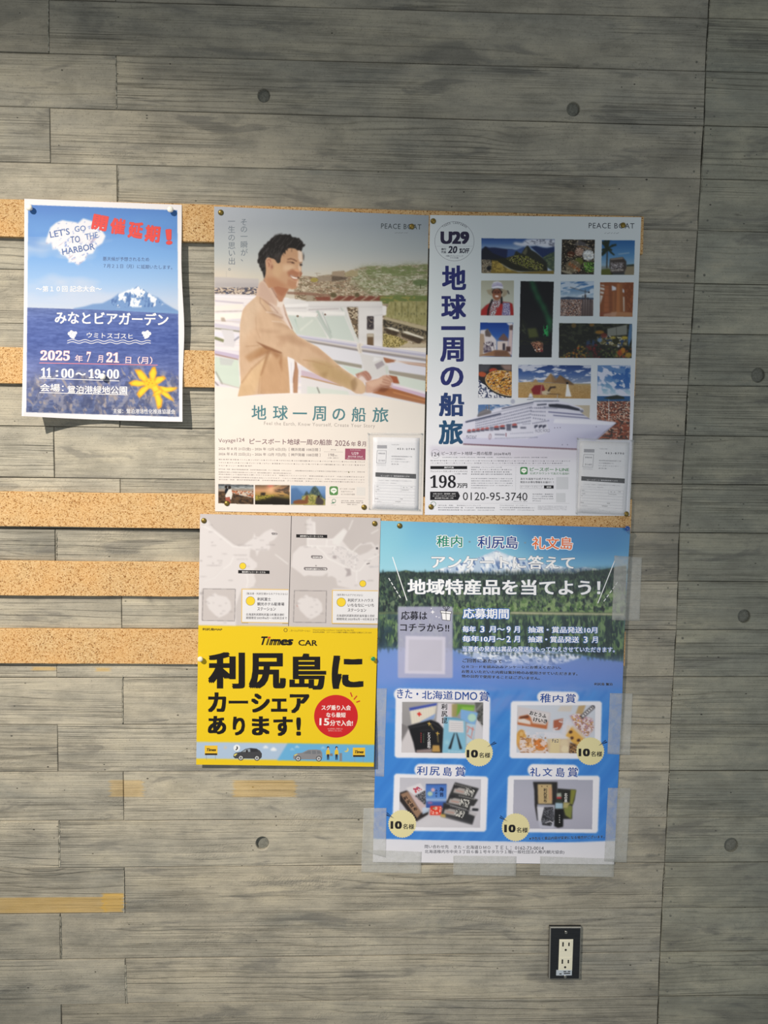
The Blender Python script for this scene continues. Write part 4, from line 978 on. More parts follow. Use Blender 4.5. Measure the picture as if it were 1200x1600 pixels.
for q, col, al, sf in [
    (H((840, 490), (920, 520), (935, 700), (880, 720), (850, 640)), (232, 214, 200), .9, .8), (H((600, 470), (840, 460), (850, 620), (640, 640), (540, 620)), (204, 160, 126), .6, 2),
    (H((560, 760), (740, 760), (800, 830), (700, 900), (560, 880)), (232, 200, 168), .8, 2.4), (H((340, 740), (520, 740), (560, 900), (440, 1040), (360, 900)), (222, 184, 146), .8, 2.5),
    (H((640, 900), (740, 840), (840, 900), (880, 930), (840, 1000), (720, 950), (680, 1000)), (176, 112, 84), .75, 1.2), (H((230, 1000), (400, 1000), (560, 1100), (700, 1200), (300, 1220)), (194, 138, 104), .75, 3),
    (H((660, 1020), (740, 1060), (840, 1090), (830, 1180), (740, 1220), (640, 1150)), (196, 142, 110), .75, 1.6), (H((840, 1050), (856, 1090), (835, 1180), (815, 1150)), (240, 218, 204), .9, .5),
    (H((770, 850), (860, 840), (890, 890), (860, 920), (790, 890)), (224, 168, 134), .8, .8), (H((860, 740), (900, 740), (908, 880), (875, 900), (850, 820)), (236, 208, 184), .7, .6), (H((900, 890), (930, 920), (915, 970), (880, 1000), (880, 940)), (168, 108, 84), .8, .5),
    (H((790, 840), (850, 860), (880, 905), (800, 880)), (232, 178, 142), .6, .5)]:
    c.poly(q, col, al, sf)
c.clip(None)
# eye, brow, mouth
c.line(H((650, 665), (710, 650), (770, 668), (825, 700)), 1.5, (104, 66, 50), .85, .35); c.line(H((640, 712), (700, 712), (740, 716), (778, 735)), 1.1, (88, 56, 44), .8, .3); c.ell(457.5, 410.6, 2.6, .8, (60, 38, 32), .9, 12, .2); c.line(H((650, 730), (720, 745), (775, 750)), .7, (176, 124, 98), .7, .3)
c.line(H((870, 735), (925, 728)), .9, (90, 60, 48), .8, .3); c.ell(470.2, 413.8, 2.2, 1.5, (44, 30, 28), .95, 5, .25); c.line(H((880, 790), (905, 800)), .6, (150, 100, 80), .7, .2)
c.poly(H((695, 955), (720, 962), (780, 990), (840, 1002), (855, 1010), (830, 1030), (790, 1032), (740, 1018), (708, 985)), (250, 242, 234), 1, .2); c.line(H((692, 955), (740, 975), (800, 992), (850, 1002)), .9, (120, 62, 54), .85, .25); c.line(H((700, 975), (735, 1018), (780, 1042), (830, 1040)), .9, (156, 84, 70), .8, .3); c.poly(H((840, 985), (880, 1000), (860, 1030), (840, 1030)), (60, 36, 32), .7, .3)
c.line(H((760, 1040), (820, 1048)), 1.4, (206, 130, 110), .7, .4); c.line(H((860, 830), (905, 885)), .6, (236, 210, 190), .6, .3); c.line(H((905, 880), (925, 925)), .8, (150, 92, 70), .6, .3)
c.line(H((780, 890), (860, 915), (890, 900)), .7, (150, 88, 66), .7, .3)
# ear
c.poly(H((238, 700), (255, 640), (295, 625), (340, 645), (372, 700), (360, 780), (340, 860), (310, 880), (285, 840), (250, 780)), (216, 168, 138), 1, .25); c.line(H((262, 700), (290, 665), (325, 670), (335, 720)), 1.1, (156, 96, 78), .8, .4); c.line(H((285, 720), (310, 760), (300, 800)), 1.4, (150, 92, 74), .7, .4); c.line(H((248, 690), (262, 645), (300, 632)), .8, (238, 204, 184), .8, .3); c.blob(425, 417, 2.2, 3.5, (150, 92, 76), .6)
# hair
hair = H((232, 690), (236, 760), (243, 830), (240, 930), (215, 1030), (198, 960), (180, 885), (160, 880), (150, 830), (125, 800), (122, 745), (92, 730), (88, 680), (108, 640), (105, 560), (125, 520), (150, 480), (200, 430), (205, 400), (250, 375), (280, 330), (310, 320), (345, 270), (380, 250), (420, 215), (470, 205), (500, 190), (560, 200), (620, 190), (655, 205), (705, 190), (720, 225), (745, 250), (800, 250), (830, 265), (870, 262), (885, 290), (920, 320), (945, 355), (935, 375), (985, 385), (965, 420), (930, 440), (925, 480), (905, 515), (880, 490), (840, 495), (800, 465), (760, 455), (700, 450), (655, 460), (640, 500), (620, 480), (610, 520), (605, 570), (585, 530), (560, 560), (540, 590), (520, 650), (515, 715), (480, 738), (450, 720), (430, 680), (400, 655), (340, 640), (300, 622), (262, 632))
c.poly(hair, (34, 30, 30), 1, .2)
c.clip(hair); rg = np.random.default_rng(8)
c.poly(H((380, 600), (520, 560), (520, 700), (450, 720)), (74, 62, 58), .7, 2); c.fbm(hair, (70, 66, 66), 1.6, 8, 79, .54, .66, .6, 3, rot=35)
for _ in range(26):
    x, y = rg.uniform(410, 440), rg.uniform(385, 400); c.line([(x, y), (x + rg.uniform(-4, 2), y + rg.uniform(4, 10))], .5, (104, 102, 104), .45, .2)
c.clip(None)
for a, b, e in (((390, 240), (420, 200), (470, 195)), ((430, 220), (480, 185), (540, 175)), ((520, 195), (545, 175), (560, 178)), ((940, 380), (970, 395), (980, 388)), ((240, 385), (215, 390), (200, 395))): c.line(H(a, b, e), .5, (50, 46, 46), .8, .15)
c.poly(H((945, 520), (965, 600), (955, 700), (940, 640)), (64, 54, 50), .75, .4)
for x, y, x2, y2 in ((640, 450, 650, 510), (730, 460, 728, 520), (600, 500, 612, 560), (560, 540, 580, 600)): c.line(H((x, y), (x2, y2)), .8, (52, 42, 38), .7, .3)
# hands
hb = K_((475, 472), (520, 455), (560, 440), (585, 438), (610, 460), (635, 500), (632, 525), (610, 540), (590, 540), (560, 500), (540, 485), (505, 515), (490, 500))
c.poly(hb, (200, 150, 132), 1, .25)
for q in (((545, 455), (580, 480), (610, 530)), ((500, 470), (545, 490), (595, 538)), ((570, 445), (605, 470), (630, 515))): c.line(K_(*q), .8, (150, 92, 78), .7, .3)
c.poly(K_((500, 498), (520, 470), (560, 500), (600, 545), (560, 560), (530, 540)), (228, 200, 188), .6, .8)
ha = K_((578, 552), (640, 528), (700, 515), (750, 485), (790, 478), (820, 495), (845, 535), (842, 555), (825, 560), (830, 585), (800, 592), (850, 603), (820, 612), (770, 600), (720, 615), (690, 640), (640, 655), (580, 655))
c.poly(ha, (216, 172, 150), 1, .25); c.clip(ha)
c.poly(K_((580, 560), (700, 520), (760, 500), (740, 560), (640, 600)), (230, 194, 172), .7, 1); c.poly(K_((640, 640), (720, 590), (820, 580), (820, 620), (680, 650)), (168, 114, 92), .7, 1)
for q in (((745, 520), (790, 535), (825, 550)), ((740, 545), (780, 560), (830, 565)), ((780, 492), (815, 510), (838, 545)), ((720, 575), (770, 590), (830, 595))): c.line(K_(*q), .9, (160, 104, 84), .75, .3)
c.clip(None); c.line(K_((578, 555), (578, 650)), .8, (150, 110, 84), .7, .3); c.poly(K_((690, 640), (730, 605), (820, 612), (760, 650)), (120, 66, 44), .7, 1)
# white lower part with a curved upper edge
edge = [(328, 629), (345, 624), (375, 620), (420, 616.5), (465, 615), (520, 615.5), (560, 618), (600, 622), (640, 629), (680, 637)]
c.grad(edge + [(690, 820), (320, 820)], [(615, (238, 230, 224)), (700, (238, 229, 222)), (805, (234, 226, 222))], soft=.25)
c.grad([(600, 622), (680, 637), (690, 820), (600, 820)], [(560, (226, 224, 220)), (700, (228, 224, 222))], al=.4, soft=8)
# three small pictures
V_ = Z(330, 670, 4.8)
c.clip(V_((54, 415), (318, 421), (318, 566), (54, 558)))
c.poly(quad(338, 755, 400, 792), (90, 66, 50)); c.grad(quad(338, 755, 400, 768), [(756, (70, 76, 84)), (762, (150, 156, 160)), (768, (180, 150, 126))]); c.mosaic(V_((100, 460), (320, 470), (320, 520), (160, 490)), [(206, 130, 96), (180, 176, 170), (150, 90, 66), (220, 196, 176)], 2.2, 1.4, 81); c.mosaic(V_((50, 470), (150, 480), (330, 530), (330, 570), (50, 570)), [(80, 60, 44), (110, 84, 58), (56, 44, 36), (96, 76, 60)], 3, 1.8, 82, .9); c.shade(V_((50, 415), (320, 421), (320, 450), (50, 450)), 4, 1.5, 50, 83)
c.ell(*V_((118, 468))[0], 3.4, 4.6, (30, 34, 46)); c.ell(*V_((112, 436))[0], 2, 2.4, (40, 30, 26)); c.ell(*V_((138, 440))[0], 2.4, 3, (46, 36, 32)); c.poly(V_((130, 455), (150, 450), (160, 490), (150, 530), (110, 520), (105, 500)), (226, 222, 218)); c.poly(V_((105, 515), (140, 510), (145, 558), (112, 558)), (176, 96, 80))
c.clip(V_((328, 421), (588, 423), (588, 570), (328, 567)))
c.grad(quad(398, 757, 453, 790), [(758, (120, 96, 76)), (766, (214, 160, 120)), (772, (190, 150, 90)), (778, (110, 96, 50)), (783, (44, 38, 26)), (790, (28, 24, 20))]); c.blob(423, 765, 6, 6, (250, 200, 150), .9); c.blob(423, 758, 5, 6, (226, 120, 110), .8); c.line(V_((440, 450), (520, 423)), 3, (250, 214, 160), .6, 1); c.mosaic(V_((330, 500), (480, 495), (440, 540), (330, 545)), [(150, 140, 60), (196, 180, 70), (96, 92, 44)], 2, 1.4, 84, .8, .5); c.poly(V_((330, 540), (470, 510), (590, 530), (590, 572), (328, 570)), (34, 28, 22), .9, 1); c.poly(V_((372, 478), (408, 478), (404, 500), (370, 498)), (50, 40, 34), 1, .3); c.fbm(quad(430, 757, 454, 775), (70, 60, 54), 8, 3, 85, .45, .6, .8, soft=2)
c.clip(V_((597, 425), (858, 430), (856, 573), (597, 571)))
c.grad(quad(453, 757, 512, 791), [(758, (140, 176, 220)), (770, (110, 150, 206)), (780, (80, 110, 150))]); c.poly(V_((595, 450), (640, 440), (700, 500), (700, 572), (595, 572)), (86, 124, 176), .9, 1); c.poly(V_((700, 490), (715, 465), (735, 490), (760, 440), (780, 428), (800, 450), (840, 520), (858, 530), (858, 572), (680, 572)), (66, 84, 86), 1, .3); c.fbm(V_((720, 490), (780, 430), (840, 520), (760, 540)), (110, 126, 110), 2, 3, 86, .5, .6, .7); c.mosaic(V_((680, 505), (760, 490), (856, 530), (856, 573), (680, 573)), [(176, 168, 84), (140, 140, 70), (196, 184, 110)], 2, 1.4, 87, .9, .5)
c.poly(V_((612, 560), (620, 540), (660, 530), (700, 535), (712, 500), (728, 500), (726, 560), (700, 570), (640, 570)), (134, 84, 54), 1, .3); c.poly(V_((596, 565), (856, 565), (856, 573), (596, 573)), (196, 176, 90), .9, .3); c.poly(V_((780, 560), (790, 510), (820, 515), (845, 540), (840, 570), (800, 572)), (76, 66, 66), 1, .3); c.ell(*V_((806, 508))[0], 1.8, 2, (50, 34, 30))
c.clip(None)
_d = np.clip((215 - c.a.min(-1)) / 80, 0, 1)[..., None]; c.a *= 1 - .07 * _d
p1.picture(c, dens=1.4)
tl = (84, 132, 142); pu = (132, 104, 112); gy = (150, 140, 140)
TV(p1, 'slogan|thin grey upright lettering', 'その一瞬が、', 330 + 322 / 6.316, [340 + y / 6.316 for y in (45, 115, 187, 268, 345, 400)], 10.4, (120, 130, 142), dx=0.1)
TV(p1, 'slogan|thin grey upright lettering', '一生の思い出。', 330 + 200 / 6.316, [340 + y / 6.316 for y in (38, 117, 197, 277, 350, 430, 490)], 10.6, (120, 130, 142), dx=.1)
L1 = lambda part, t, x0, y0, x1, y1, h, col, **k: T(p1, part, t, 320 + x0 / 3.333, 310 + y0 / 3.333, 320 + x1 / 3.333, 310 + y1 / 3.333, h / 3.333, col, **k)
L1('emblem', 'PEACE BOAT', 918, 157, 1127, 162, 27, (66, 76, 80), bold=0.0, space=1.12)
for x0, x1 in ((990, 1003), (1006, 1018), (1020, 1032), (1038, 1044), (1046, 1057)): p1.bar('emblem', 320 + x0 / 3.333, 310 + 181 / 3.333, 320 + x1 / 3.333, 310 + 178 / 3.333, .45, (120, 124, 126))
for i, (ch, x0, x1) in enumerate((('地', 243, 320), ('球', 354, 432), ('一', 458, 532), ('周', 560, 630), ('の', 664, 730), ('船', 764, 838), ('旅', 872, 956))):
    y = 560 + (318 + i * 2.2) / 3.333; h = 76 / 3.333
    if ch == '一': T(p1, 'title_lettering|large teal title', ch, 320 + x0 / 3.333, 560 + 290 / 3.333, 320 + x1 / 3.333, 560 + 291 / 3.333, 2.6, tl, bold=.0, res=3)
    elif ch == 'の': T(p1, 'title_lettering|large teal title', ch, 320 + x0 / 3.333, 560 + 322 / 3.333, 320 + x1 / 3.333, 560 + 324 / 3.333, 62 / 3.333, tl, bold=.012, res=3)
    else: T(p1, 'title_lettering|large teal title', ch, 320 + x0 / 3.333, y, 320 + x1 / 3.333, y + .4, h, tl, bold=.012, res=3)
L2 = lambda part, t, x0, y0, x1, y1, h, col, **k: T(p1, part, t, 320 + x0 / 3.333, 560 + y0 / 3.333, 320 + x1 / 3.333, 560 + y1 / 3.333, h / 3.333, col, **k)
L2('subtitle_lettering', 'Feel the Earth, Know Yourself, Create Your Story', 308, 352, 886, 366, 24, (176, 168, 164), space=1.15)
L3 = lambda part, t, x0, y0, x1, y1, h, col, **k: T(p1, part, t, 330 + x0 / 4.8, 670 + y0 / 4.8, 330 + x1 / 4.8, 670 + y1 / 4.8, h / 4.8, col, **k)
L3('voyage_lettering', 'Voyage124', 55, 112, 250, 106, 38, pu, bold=.0)
L3('voyage_lettering', 'ピースボート地球一周の船旅', 288, 116, 905, 124, 44, pu, bold=.01)
L3('voyage_lettering', '2026', 928, 128, 1038, 129, 42, pu, bold=.004); L3('voyage_lettering', '年', 1048, 131, 1086, 131, 34, pu, bold=.008); L3('voyage_lettering', '8', 1098, 130, 1122, 130, 40, pu, bold=.006); L3('voyage_lettering', '月', 1130, 132, 1160, 132, 36, pu, bold=.008)
L3('date_lettering', '2026 年 8 月 21日(金) – 2026 年 12月 6日(日)［ 横浜発着 108日間 ］', 55, 163, 818, 172, 27, gy, bold=.006)
L3('date_lettering', '2026 年 8 月 22日(土) – 2026 年 12月 7日(月)［ 神戸発着 108日間 ］', 55, 203, 818, 212, 27, gy, bold=.006)
L3('date_lettering', '198', 880, 206, 922, 207, 22, gy, bold=.004); L3('date_lettering', '万円〜', 926, 207, 950, 207, 10, gy)
L3('date_lettering', '旅行代金', 896, 160, 936, 161, 8, gy); p1.bar('date_lettering', 330 + 845 / 4.8, 670 + 172 / 4.8, 330 + 988 / 4.8, 670 + 174 / 4.8, .3, gy)
L3('date_lettering', '（4人部屋・1名様あたり）', 872, 222, 956, 223, 8, gy)
its = ['横浜 ● 神戸 ● 中国 ● ベトナム ● シンガポール ● スリランカ ● マダガスカル ● スエズ運河通航 ● ギリシャ ● イタリア ● スペイン ● ポルトガル ● フランス', 'イギリス ● オランダ ● ドイツ ● デンマーク ● ノルウェー ● 英国 ● アイスランド ● ニューヨーク ● パナマ ● パナマ運河通航 ● ペルー ● イースター島 ● タヒチ', 'サモア ● フィジー ● 横浜 ● 神戸']
L3('small_print', its[0], 55, 234, 1152, 254, 10, gy); L3('small_print', its[1], 55, 258, 1154, 278, 10, gy); L3('small_print', its[2], 55, 281, 305, 284, 10, gy)
sp = ['旅行企画・実施　観光庁長官登録旅行業　日本旅行業協会正会員　ボンド保証会員　お申し込みの際には必ず旅行条件書をお受け取りください', '船舶運航会社の都合により寄港地や日程が変更になることがあります　旅券の残存期間が必要です　査証の取得が必要な国があります', '燃油の価格により追加代金をお願いすることがあります　写真はすべてイメージです　客室は相部屋となります　代金には食事が含まれます', '港の使用料や国際観光旅客税は別途お支払いいただきます　くわしい内容は資料をご請求ください　お問い合わせはお近くのセンターまで']
for i, (y, x1) in enumerate(((306, 600), (328, 600), (345, 1150), (366, 1150), (384, 1150), (330, 1150))):
    if i == 0: L3('small_print', sp[0][:44], 55, 306, 600, 318, 8, gy); L3('small_print', sp[1][:36], 630, 318, 1152, 328, 8, gy)
    elif i == 5: continue
    else: L3('small_print', sp[(i) % 4], 55, y, x1, y + (x1 - 55) * .019, 8, gy)
p1.ell('small_print', 330 + 1032 / 4.8, 670 + 326 / 4.8, 1.0, 1.0, (120, 116, 60))
p1.poly('discount_badge|small dark red discount badge', V_((1005, 148), (1158, 150), (1156, 234), (1003, 230)), (160, 84, 108))
L3('discount_badge|small dark red discount badge', 'Youth Campaign', 1040, 163, 1122, 164, 9, (238, 220, 226)); L3('discount_badge|small dark red discount badge', 'U29', 1054, 194, 1104, 195, 20, (238, 220, 226), bold=.01); L3('discount_badge|small dark red discount badge', '旅行代金 20%off', 1026, 214, 1136, 215, 13, (238, 220, 226), bold=.01); L3('discount_badge|small dark red discount badge', '29歳以下フレンドシップクラス対象', 1018, 225, 1144, 226, 7, (238, 220, 226))
def line_logo(po, part, x0, y0, x1, y1, cb):
    cx, cy, w = (x0 + x1) / 2, (y0 + y1) / 2, x1 - x0; r = w * .22; P = []
    for qx, qy, a0 in ((x1 - r, y0 + r, -90), (x1 - r, y1 - r, 0), (x0 + r, y1 - r, 90), (x0 + r, y0 + r, 180)):
        for q in range(6): a = math.radians(a0 + q * 18); P.append((qx + r * math.cos(a), qy + r * math.sin(a)))
    po.poly(part, P, cb); po.ell(part, cx, cy - w * .04, w * .36, w * .29, (240, 244, 238), .00028); po.poly(part, [(cx - w * .12, cy + w * .18), (cx + w * .16, cy + w * .16), (cx, cy + w * .38)], (240, 244, 238), .00029)
    T(po, part, 'LINE', cx - w * .22, cy + w * .03, cx + w * .22, cy + w * .03, w * .13, cb, bold=.03, layer=.00034)
line_logo(p1, 'chat_emblem|green rounded speech bubble emblem', 330 + 887 / 4.8, 670 + 431 / 4.8, 330 + 951 / 4.8, 670 + 498 / 4.8, (92, 142, 84))
for i, t in enumerate(('ピースボートLINE', '公式アカウント', 'はこちら友だち追加')): L3('small_print', t, 966 if i < 1 else 974, 456 + i * 20, 1076 if i != 1 else 1062, 457 + i * 20, 11, (130, 122, 120))
p1.ring('small_print', 330 + 920 / 4.8, 670 + 541 / 4.8, 3.2, .8, (96, 140, 116)); p1.poly('small_print', V_((896, 560), (915, 548), (932, 553), (918, 560)), (96, 140, 116), .00024)
L3('small_print', 'Japan Grace', 900, 573, 936, 574, 6, gy)
p1.bar('small_print', 330 + 880 / 4.8, 670 + 515 / 4.8, 330 + 1154 / 4.8, 670 + 521 / 4.8, .3, (190, 184, 184))
for i, t in enumerate(('旅行企画・実施　株式会社', '観光庁長官登録旅行業第一種', '資料請求・お問い合わせ')): L3('small_print', t, 975 + (i == 2) * 45, 543 + i * 14, 1140 - (i == 2) * 45, 545 + i * 14, 8, gy)
p1.poly('small_print', V_((1090, 437), (1156, 440), (1156, 502), (1090, 499)), (226, 222, 220), .00018)
# ================================================================ large poster: collage of travel photographs above a cruise ship
def d_p2(px, py):
    px = np.asarray(px, float); py = np.asarray(py, float)
    return 0.0104 + 0.0014 * np.sin((px - 668) / 320 * 3.14) * np.sin((py - 336) / 470 * 6.28) ** 2
p2 = Poster('poster', 'large white poster with a collage of travel photographs above a white cruise ship', 'poster', (672, 336), (1002, 339.5), (663.6, 804.5), (983.5, 806), d_p2, 1.05, M_GLOSS)
p2.sheet(24, 34, M_PAPER)
WB = (208, 213, 220)
c = Cv(655, 328, 1010, 814, 1.6, WB)
c.grad(quad(655, 328, 1010, 814), [(340, (202, 209, 214)), (500, (204, 212, 218)), (700, (214, 214, 224)), (800, (212, 213, 222))])
c.blob(690, 660, 26, 60, (220, 222, 228), .6)
P2a = Z(660, 320, 3.333); P2b = Z(660, 560, 3.333); Q1 = Z(740, 360, 9.23); Q2 = Z(865, 360, 8.889); Q3 = Z(740, 495, 9.23); Q4 = Z(865, 495, 8.889); SH = Z(715, 610, 4.615)
# ruins under a sugarloaf peak
q = Q1((112, 112), (1170, 125), (1163, 630), (110, 618)); c.clip(q)
c.grad(q, [(370, (44, 78, 150)), (380, (84, 122, 186)), (388, (150, 176, 214)), (396, (180, 196, 220))])
c.poly(Q1((560, 190), (600, 165), (700, 180), (760, 130), (860, 118), (1180, 125), (1180, 240), (1040, 250), (900, 225), (700, 230), (620, 215)), (206, 208, 220), .95, 1.2); c.fbm(Q1((700, 140), (900, 120), (1180, 130), (1170, 240), (800, 200)), (128, 132, 152), 5, 2.5, 101, .52, .66, .8)
c.poly(Q1((112, 270), (170, 230), (220, 248), (300, 245), (420, 262), (490, 270), (560, 275), (600, 300), (600, 420), (112, 420)), (34, 44, 84), 1, .3); c.poly(Q1((490, 270), (620, 280), (720, 240), (760, 260), (720, 330), (600, 370), (480, 400)), (66, 92, 150), .95, .8); c.poly(Q1((820, 235), (900, 225), (1000, 250), (1060, 255), (1170, 235), (1170, 440), (1000, 400)), (38, 56, 104), 1, .3)
c.poly(Q1((1000, 390), (1100, 330), (1170, 310), (1170, 600), (1040, 520)), (72, 88, 70), .95, .8); c.fbm(Q1((1000, 390), (1170, 310), (1170, 560), (1040, 500)), (110, 124, 92), 3, 2, 102, .5, .62, .8)
c.poly(Q1((112, 300), (170, 235), (280, 330), (460, 400), (500, 470), (112, 470)), (30, 34, 48), 1, .8)
c.poly(Q1((590, 350), (600, 310), (620, 295), (650, 320), (690, 335), (740, 250), (770, 220), (790, 225), (830, 280), (900, 320), (1000, 400), (1060, 470), (1060, 600), (560, 480)), (48, 50, 44), 1, .3); c.poly(Q1((700, 330), (765, 235), (775, 300), (750, 360)), (118, 116, 92), .8, .5)
c.poly(Q1((240, 420), (460, 400), (640, 345), (760, 380), (900, 430), (1000, 480), (1060, 540), (1060, 600), (600, 590), (420, 500)), (44, 44, 32), 1, .5); c.mosaic(Q1((470, 400), (640, 350), (780, 380), (900, 440), (1010, 500), (1000, 580), (800, 560), (560, 470)), [(40, 42, 28), (112, 108, 64), (60, 60, 38), (160, 152, 104), (52, 48, 34), (140, 146, 60)], 1.5, .9, 103, 1, .6)
c.fbm(Q1((660, 360), (780, 370), (920, 480), (1000, 590), (860, 560)), (150, 150, 70), 3, 2, 104, .54, .62, .8, soft=.6, rot=40)
c.poly(Q1((260, 430), (340, 440), (480, 540), (640, 600), (1160, 580), (1163, 635), (112, 618), (250, 560)), (140, 118, 56), 1, .6); c.fbm(Q1((260, 430), (340, 440), (560, 590), (300, 600)), (196, 168, 84), 2.5, 2.5, 105, .5, .6, .8); c.line(Q1((400, 480), (520, 560), (700, 605)), 1, (190, 180, 150), .9, .3)
c.mosaic(Q1((112, 420), (240, 420), (260, 480), (250, 610), (112, 612)), [(120, 110, 94), (168, 156, 136), (84, 78, 68), (140, 126, 104)], 1.4, 1, 106, 1); c.ell(*Q1((222, 545))[0], 3.5, 3.5, (24, 26, 32), 1, soft=.3)
# plates of food
q = Q2((116, 125), (574, 130), (560, 612), (104, 610)); c.clip(q); c.poly(q, (36, 30, 26)); c.fbm(q, (66, 58, 48), 4, 3, 107, .45, .6, .8)
c.poly(Q2((280, 200), (350, 130), (450, 180), (560, 280), (470, 270)), (96, 92, 96), .9, .5); c.line(Q2((330, 220), (450, 230), (500, 260)), 1.5, (160, 110, 56), .8, .4)
for x, y, rx_, ry_, col in ((240, 330, 6, 5, (86, 44, 28)), (355, 300, 7, 6.5, (150, 120, 106)), (480, 345, 9, 8.6, (176, 180, 184)), (490, 510, 8.5, 8, (52, 78, 34)), (350, 430, 7, 6, (104, 110, 50)), (270, 500, 12, 10, (120, 106, 84))): c.ell(865 + x / 8.889, 360 + y / 8.889, rx_, ry_, col, 1, 0, .4)
c.fbm(Q2((410, 280), (560, 290), (560, 420), (420, 420)), (222, 224, 226), 2, 1.6, 108, .48, .58, .9, soft=.5); c.fbm(Q2((410, 440), (560, 440), (560, 580), (430, 580)), (120, 176, 70), 1.6, 1.6, 109, .46, .54, .95, soft=.5); c.fbm(Q2((300, 240), (420, 240), (410, 350), (320, 350)), (206, 176, 160), 2, 1.6, 110, .5, .58, .9)
for i in range(5): c.ell(865 + (225 + i * 32) / 8.889, 360 + (465 + i * 22) / 8.889, 3.2, 1.6, ((176, 104, 60), (150, 80, 44))[i % 2], .95, -60, .3)
c.ell(885, 425, 10, 2, (196, 186, 160), .8, 15, .5); c.fbm(q, (206, 190, 160), 2, 1.5, 111, .64, .7, .7)
# van under a palm
q = Q2((670, 135), (1130, 138), (1116, 618), (660, 618)); c.clip(q); c.grad(q, [(375, (44, 104, 172)), (400, (96, 152, 204)), (414, (150, 186, 214)), (418, (140, 150, 150))])
c.line(Q2((900, 330), (1050, 312)), 1.5, (176, 200, 220), .8, .8); c.poly(Q2((1000, 500), (1130, 470), (1130, 620), (980, 620)), (150, 138, 112), 1, .4); c.poly(Q2((1010, 478), (1120, 470), (1120, 495), (1010, 500)), (50, 58, 46), 1, .4); c.poly(Q2((660, 545), (760, 530), (820, 560), (820, 618), (660, 618)), (98, 104, 46), 1, .6)
c.line(Q2((745, 260), (742, 400), (738, 520)), 1.7, (54, 48, 40), 1, .2)
for dx, dy, w in ((-70, -90, 4), (-80, 20, 3), (-75, 80, 5), (20, -120, 4), (120, -55, 3), (95, 85, 2.4), (-30, -110, 5), (60, 20, 3), (-10, 20, 4)): c.line(Q2((745, 255), (745 + dx * .6, 250 + dy * .7), (745 + dx, 255 + dy)), w, (40, 50, 36), .95, .4)
c.poly(Q2((780, 395), (960, 370), (1010, 430), (1010, 520), (980, 590), (800, 590), (775, 500)), (70, 62, 60), 1, .3); c.poly(Q2((785, 395), (900, 380), (960, 372), (970, 395), (790, 412)), (150, 138, 128), 1, .3); c.poly(Q2((800, 470), (960, 460), (960, 520), (800, 530)), (168, 162, 168), .9, .4); c.mosaic(Q2((790, 440), (980, 440), (970, 570), (790, 575)), [(60, 54, 56), (178, 172, 176), (110, 100, 100), (140, 132, 136)], 1.4, 1.2, 112, .75, .3); c.poly(Q2((800, 545), (970, 540), (970, 560), (800, 565)), (176, 168, 160), .9, .3); c.line(Q2((800, 600), (980, 600)), 2, (30, 28, 28), .9, .5)
# woman with a wide hat
q = Q1((108, 722), (584, 722), (578, 1226), (100, 1226)); c.clip(q); c.grad(q, [(438, (178, 178, 160)), (470, (188, 192, 180)), (492, (180, 184, 178))])
c.poly(Q1((100, 1226), (110, 1150), (180, 1080), (300, 1010), (420, 1030), (520, 1040), (560, 1060), (584, 1226)), (176, 44, 44), 1, .3)
c.poly(Q1((420, 1040), (520, 1045), (530, 1226), (400, 1226)), (150, 146, 176), 1, .4); c.mosaic(Q1((430, 1050), (520, 1045), (530, 1226), (420, 1226)), [(92, 84, 150), (200, 198, 214), (150, 140, 190)], .8, .8, 113, .8); c.poly(Q1((250, 1020), (400, 1010), (360, 1120), (300, 1226), (230, 1226), (240, 1100)), (176, 176, 184), 1, .3); c.mosaic(Q1((250, 1020), (400, 1010), (340, 1120), (300, 1226), (230, 1226)), [(206, 206, 212), (120, 104, 116), (160, 80, 84)], .9, .9, 114, .8)
c.poly(Q1((330, 1120), (420, 1080), (400, 1226), (330, 1226)), (190, 50, 48), .9, .4); c.line(Q1((270, 1000), (240, 1070), (215, 1140), (205, 1226)), 2.6, (30, 26, 30), 1, .3); c.line(Q1((400, 960), (405, 1050)), 3, (34, 28, 30), 1, .3)
c.ell(*Q1((338, 870))[0], 9.2, 8, (40, 28, 24)); c.ell(*Q1((335, 925))[0], 7.0, 9.2, (164, 104, 78), 1, 0, .2); c.ell(*Q1((335, 890))[0], 6, 3.5, (112, 66, 50), .8, 0, .8); c.ell(*Q1((335, 950))[0], 3.2, 1.5, (236, 226, 220), .95, 5, .2)
for x in (312, 360): c.ell(*Q1((x, 892))[0], .9, .6, (30, 20, 20), .9)
c.poly(Q1((185, 860), (260, 845), (330, 838), (420, 845), (495, 870), (485, 920), (440, 960), (410, 955), (420, 890), (380, 845), (290, 845), (262, 880), (265, 945), (210, 915)), (176, 164, 140), 1, .3); c.poly(Q1((262, 845), (262, 790), (290, 745), (345, 735), (400, 755), (420, 800), (425, 845), (345, 835)), (212, 212, 228), 1, .3)
c.line(Q1((270, 780), (345, 760), (410, 778)), .9, (120, 108, 160), .8, .2); c.line(Q1((266, 805), (345, 785), (418, 800)), 1.1, (110, 96, 150), .8, .2); c.line(Q1((490, 870), (510, 915)), 1.4, (50, 44, 44), .9, .2)
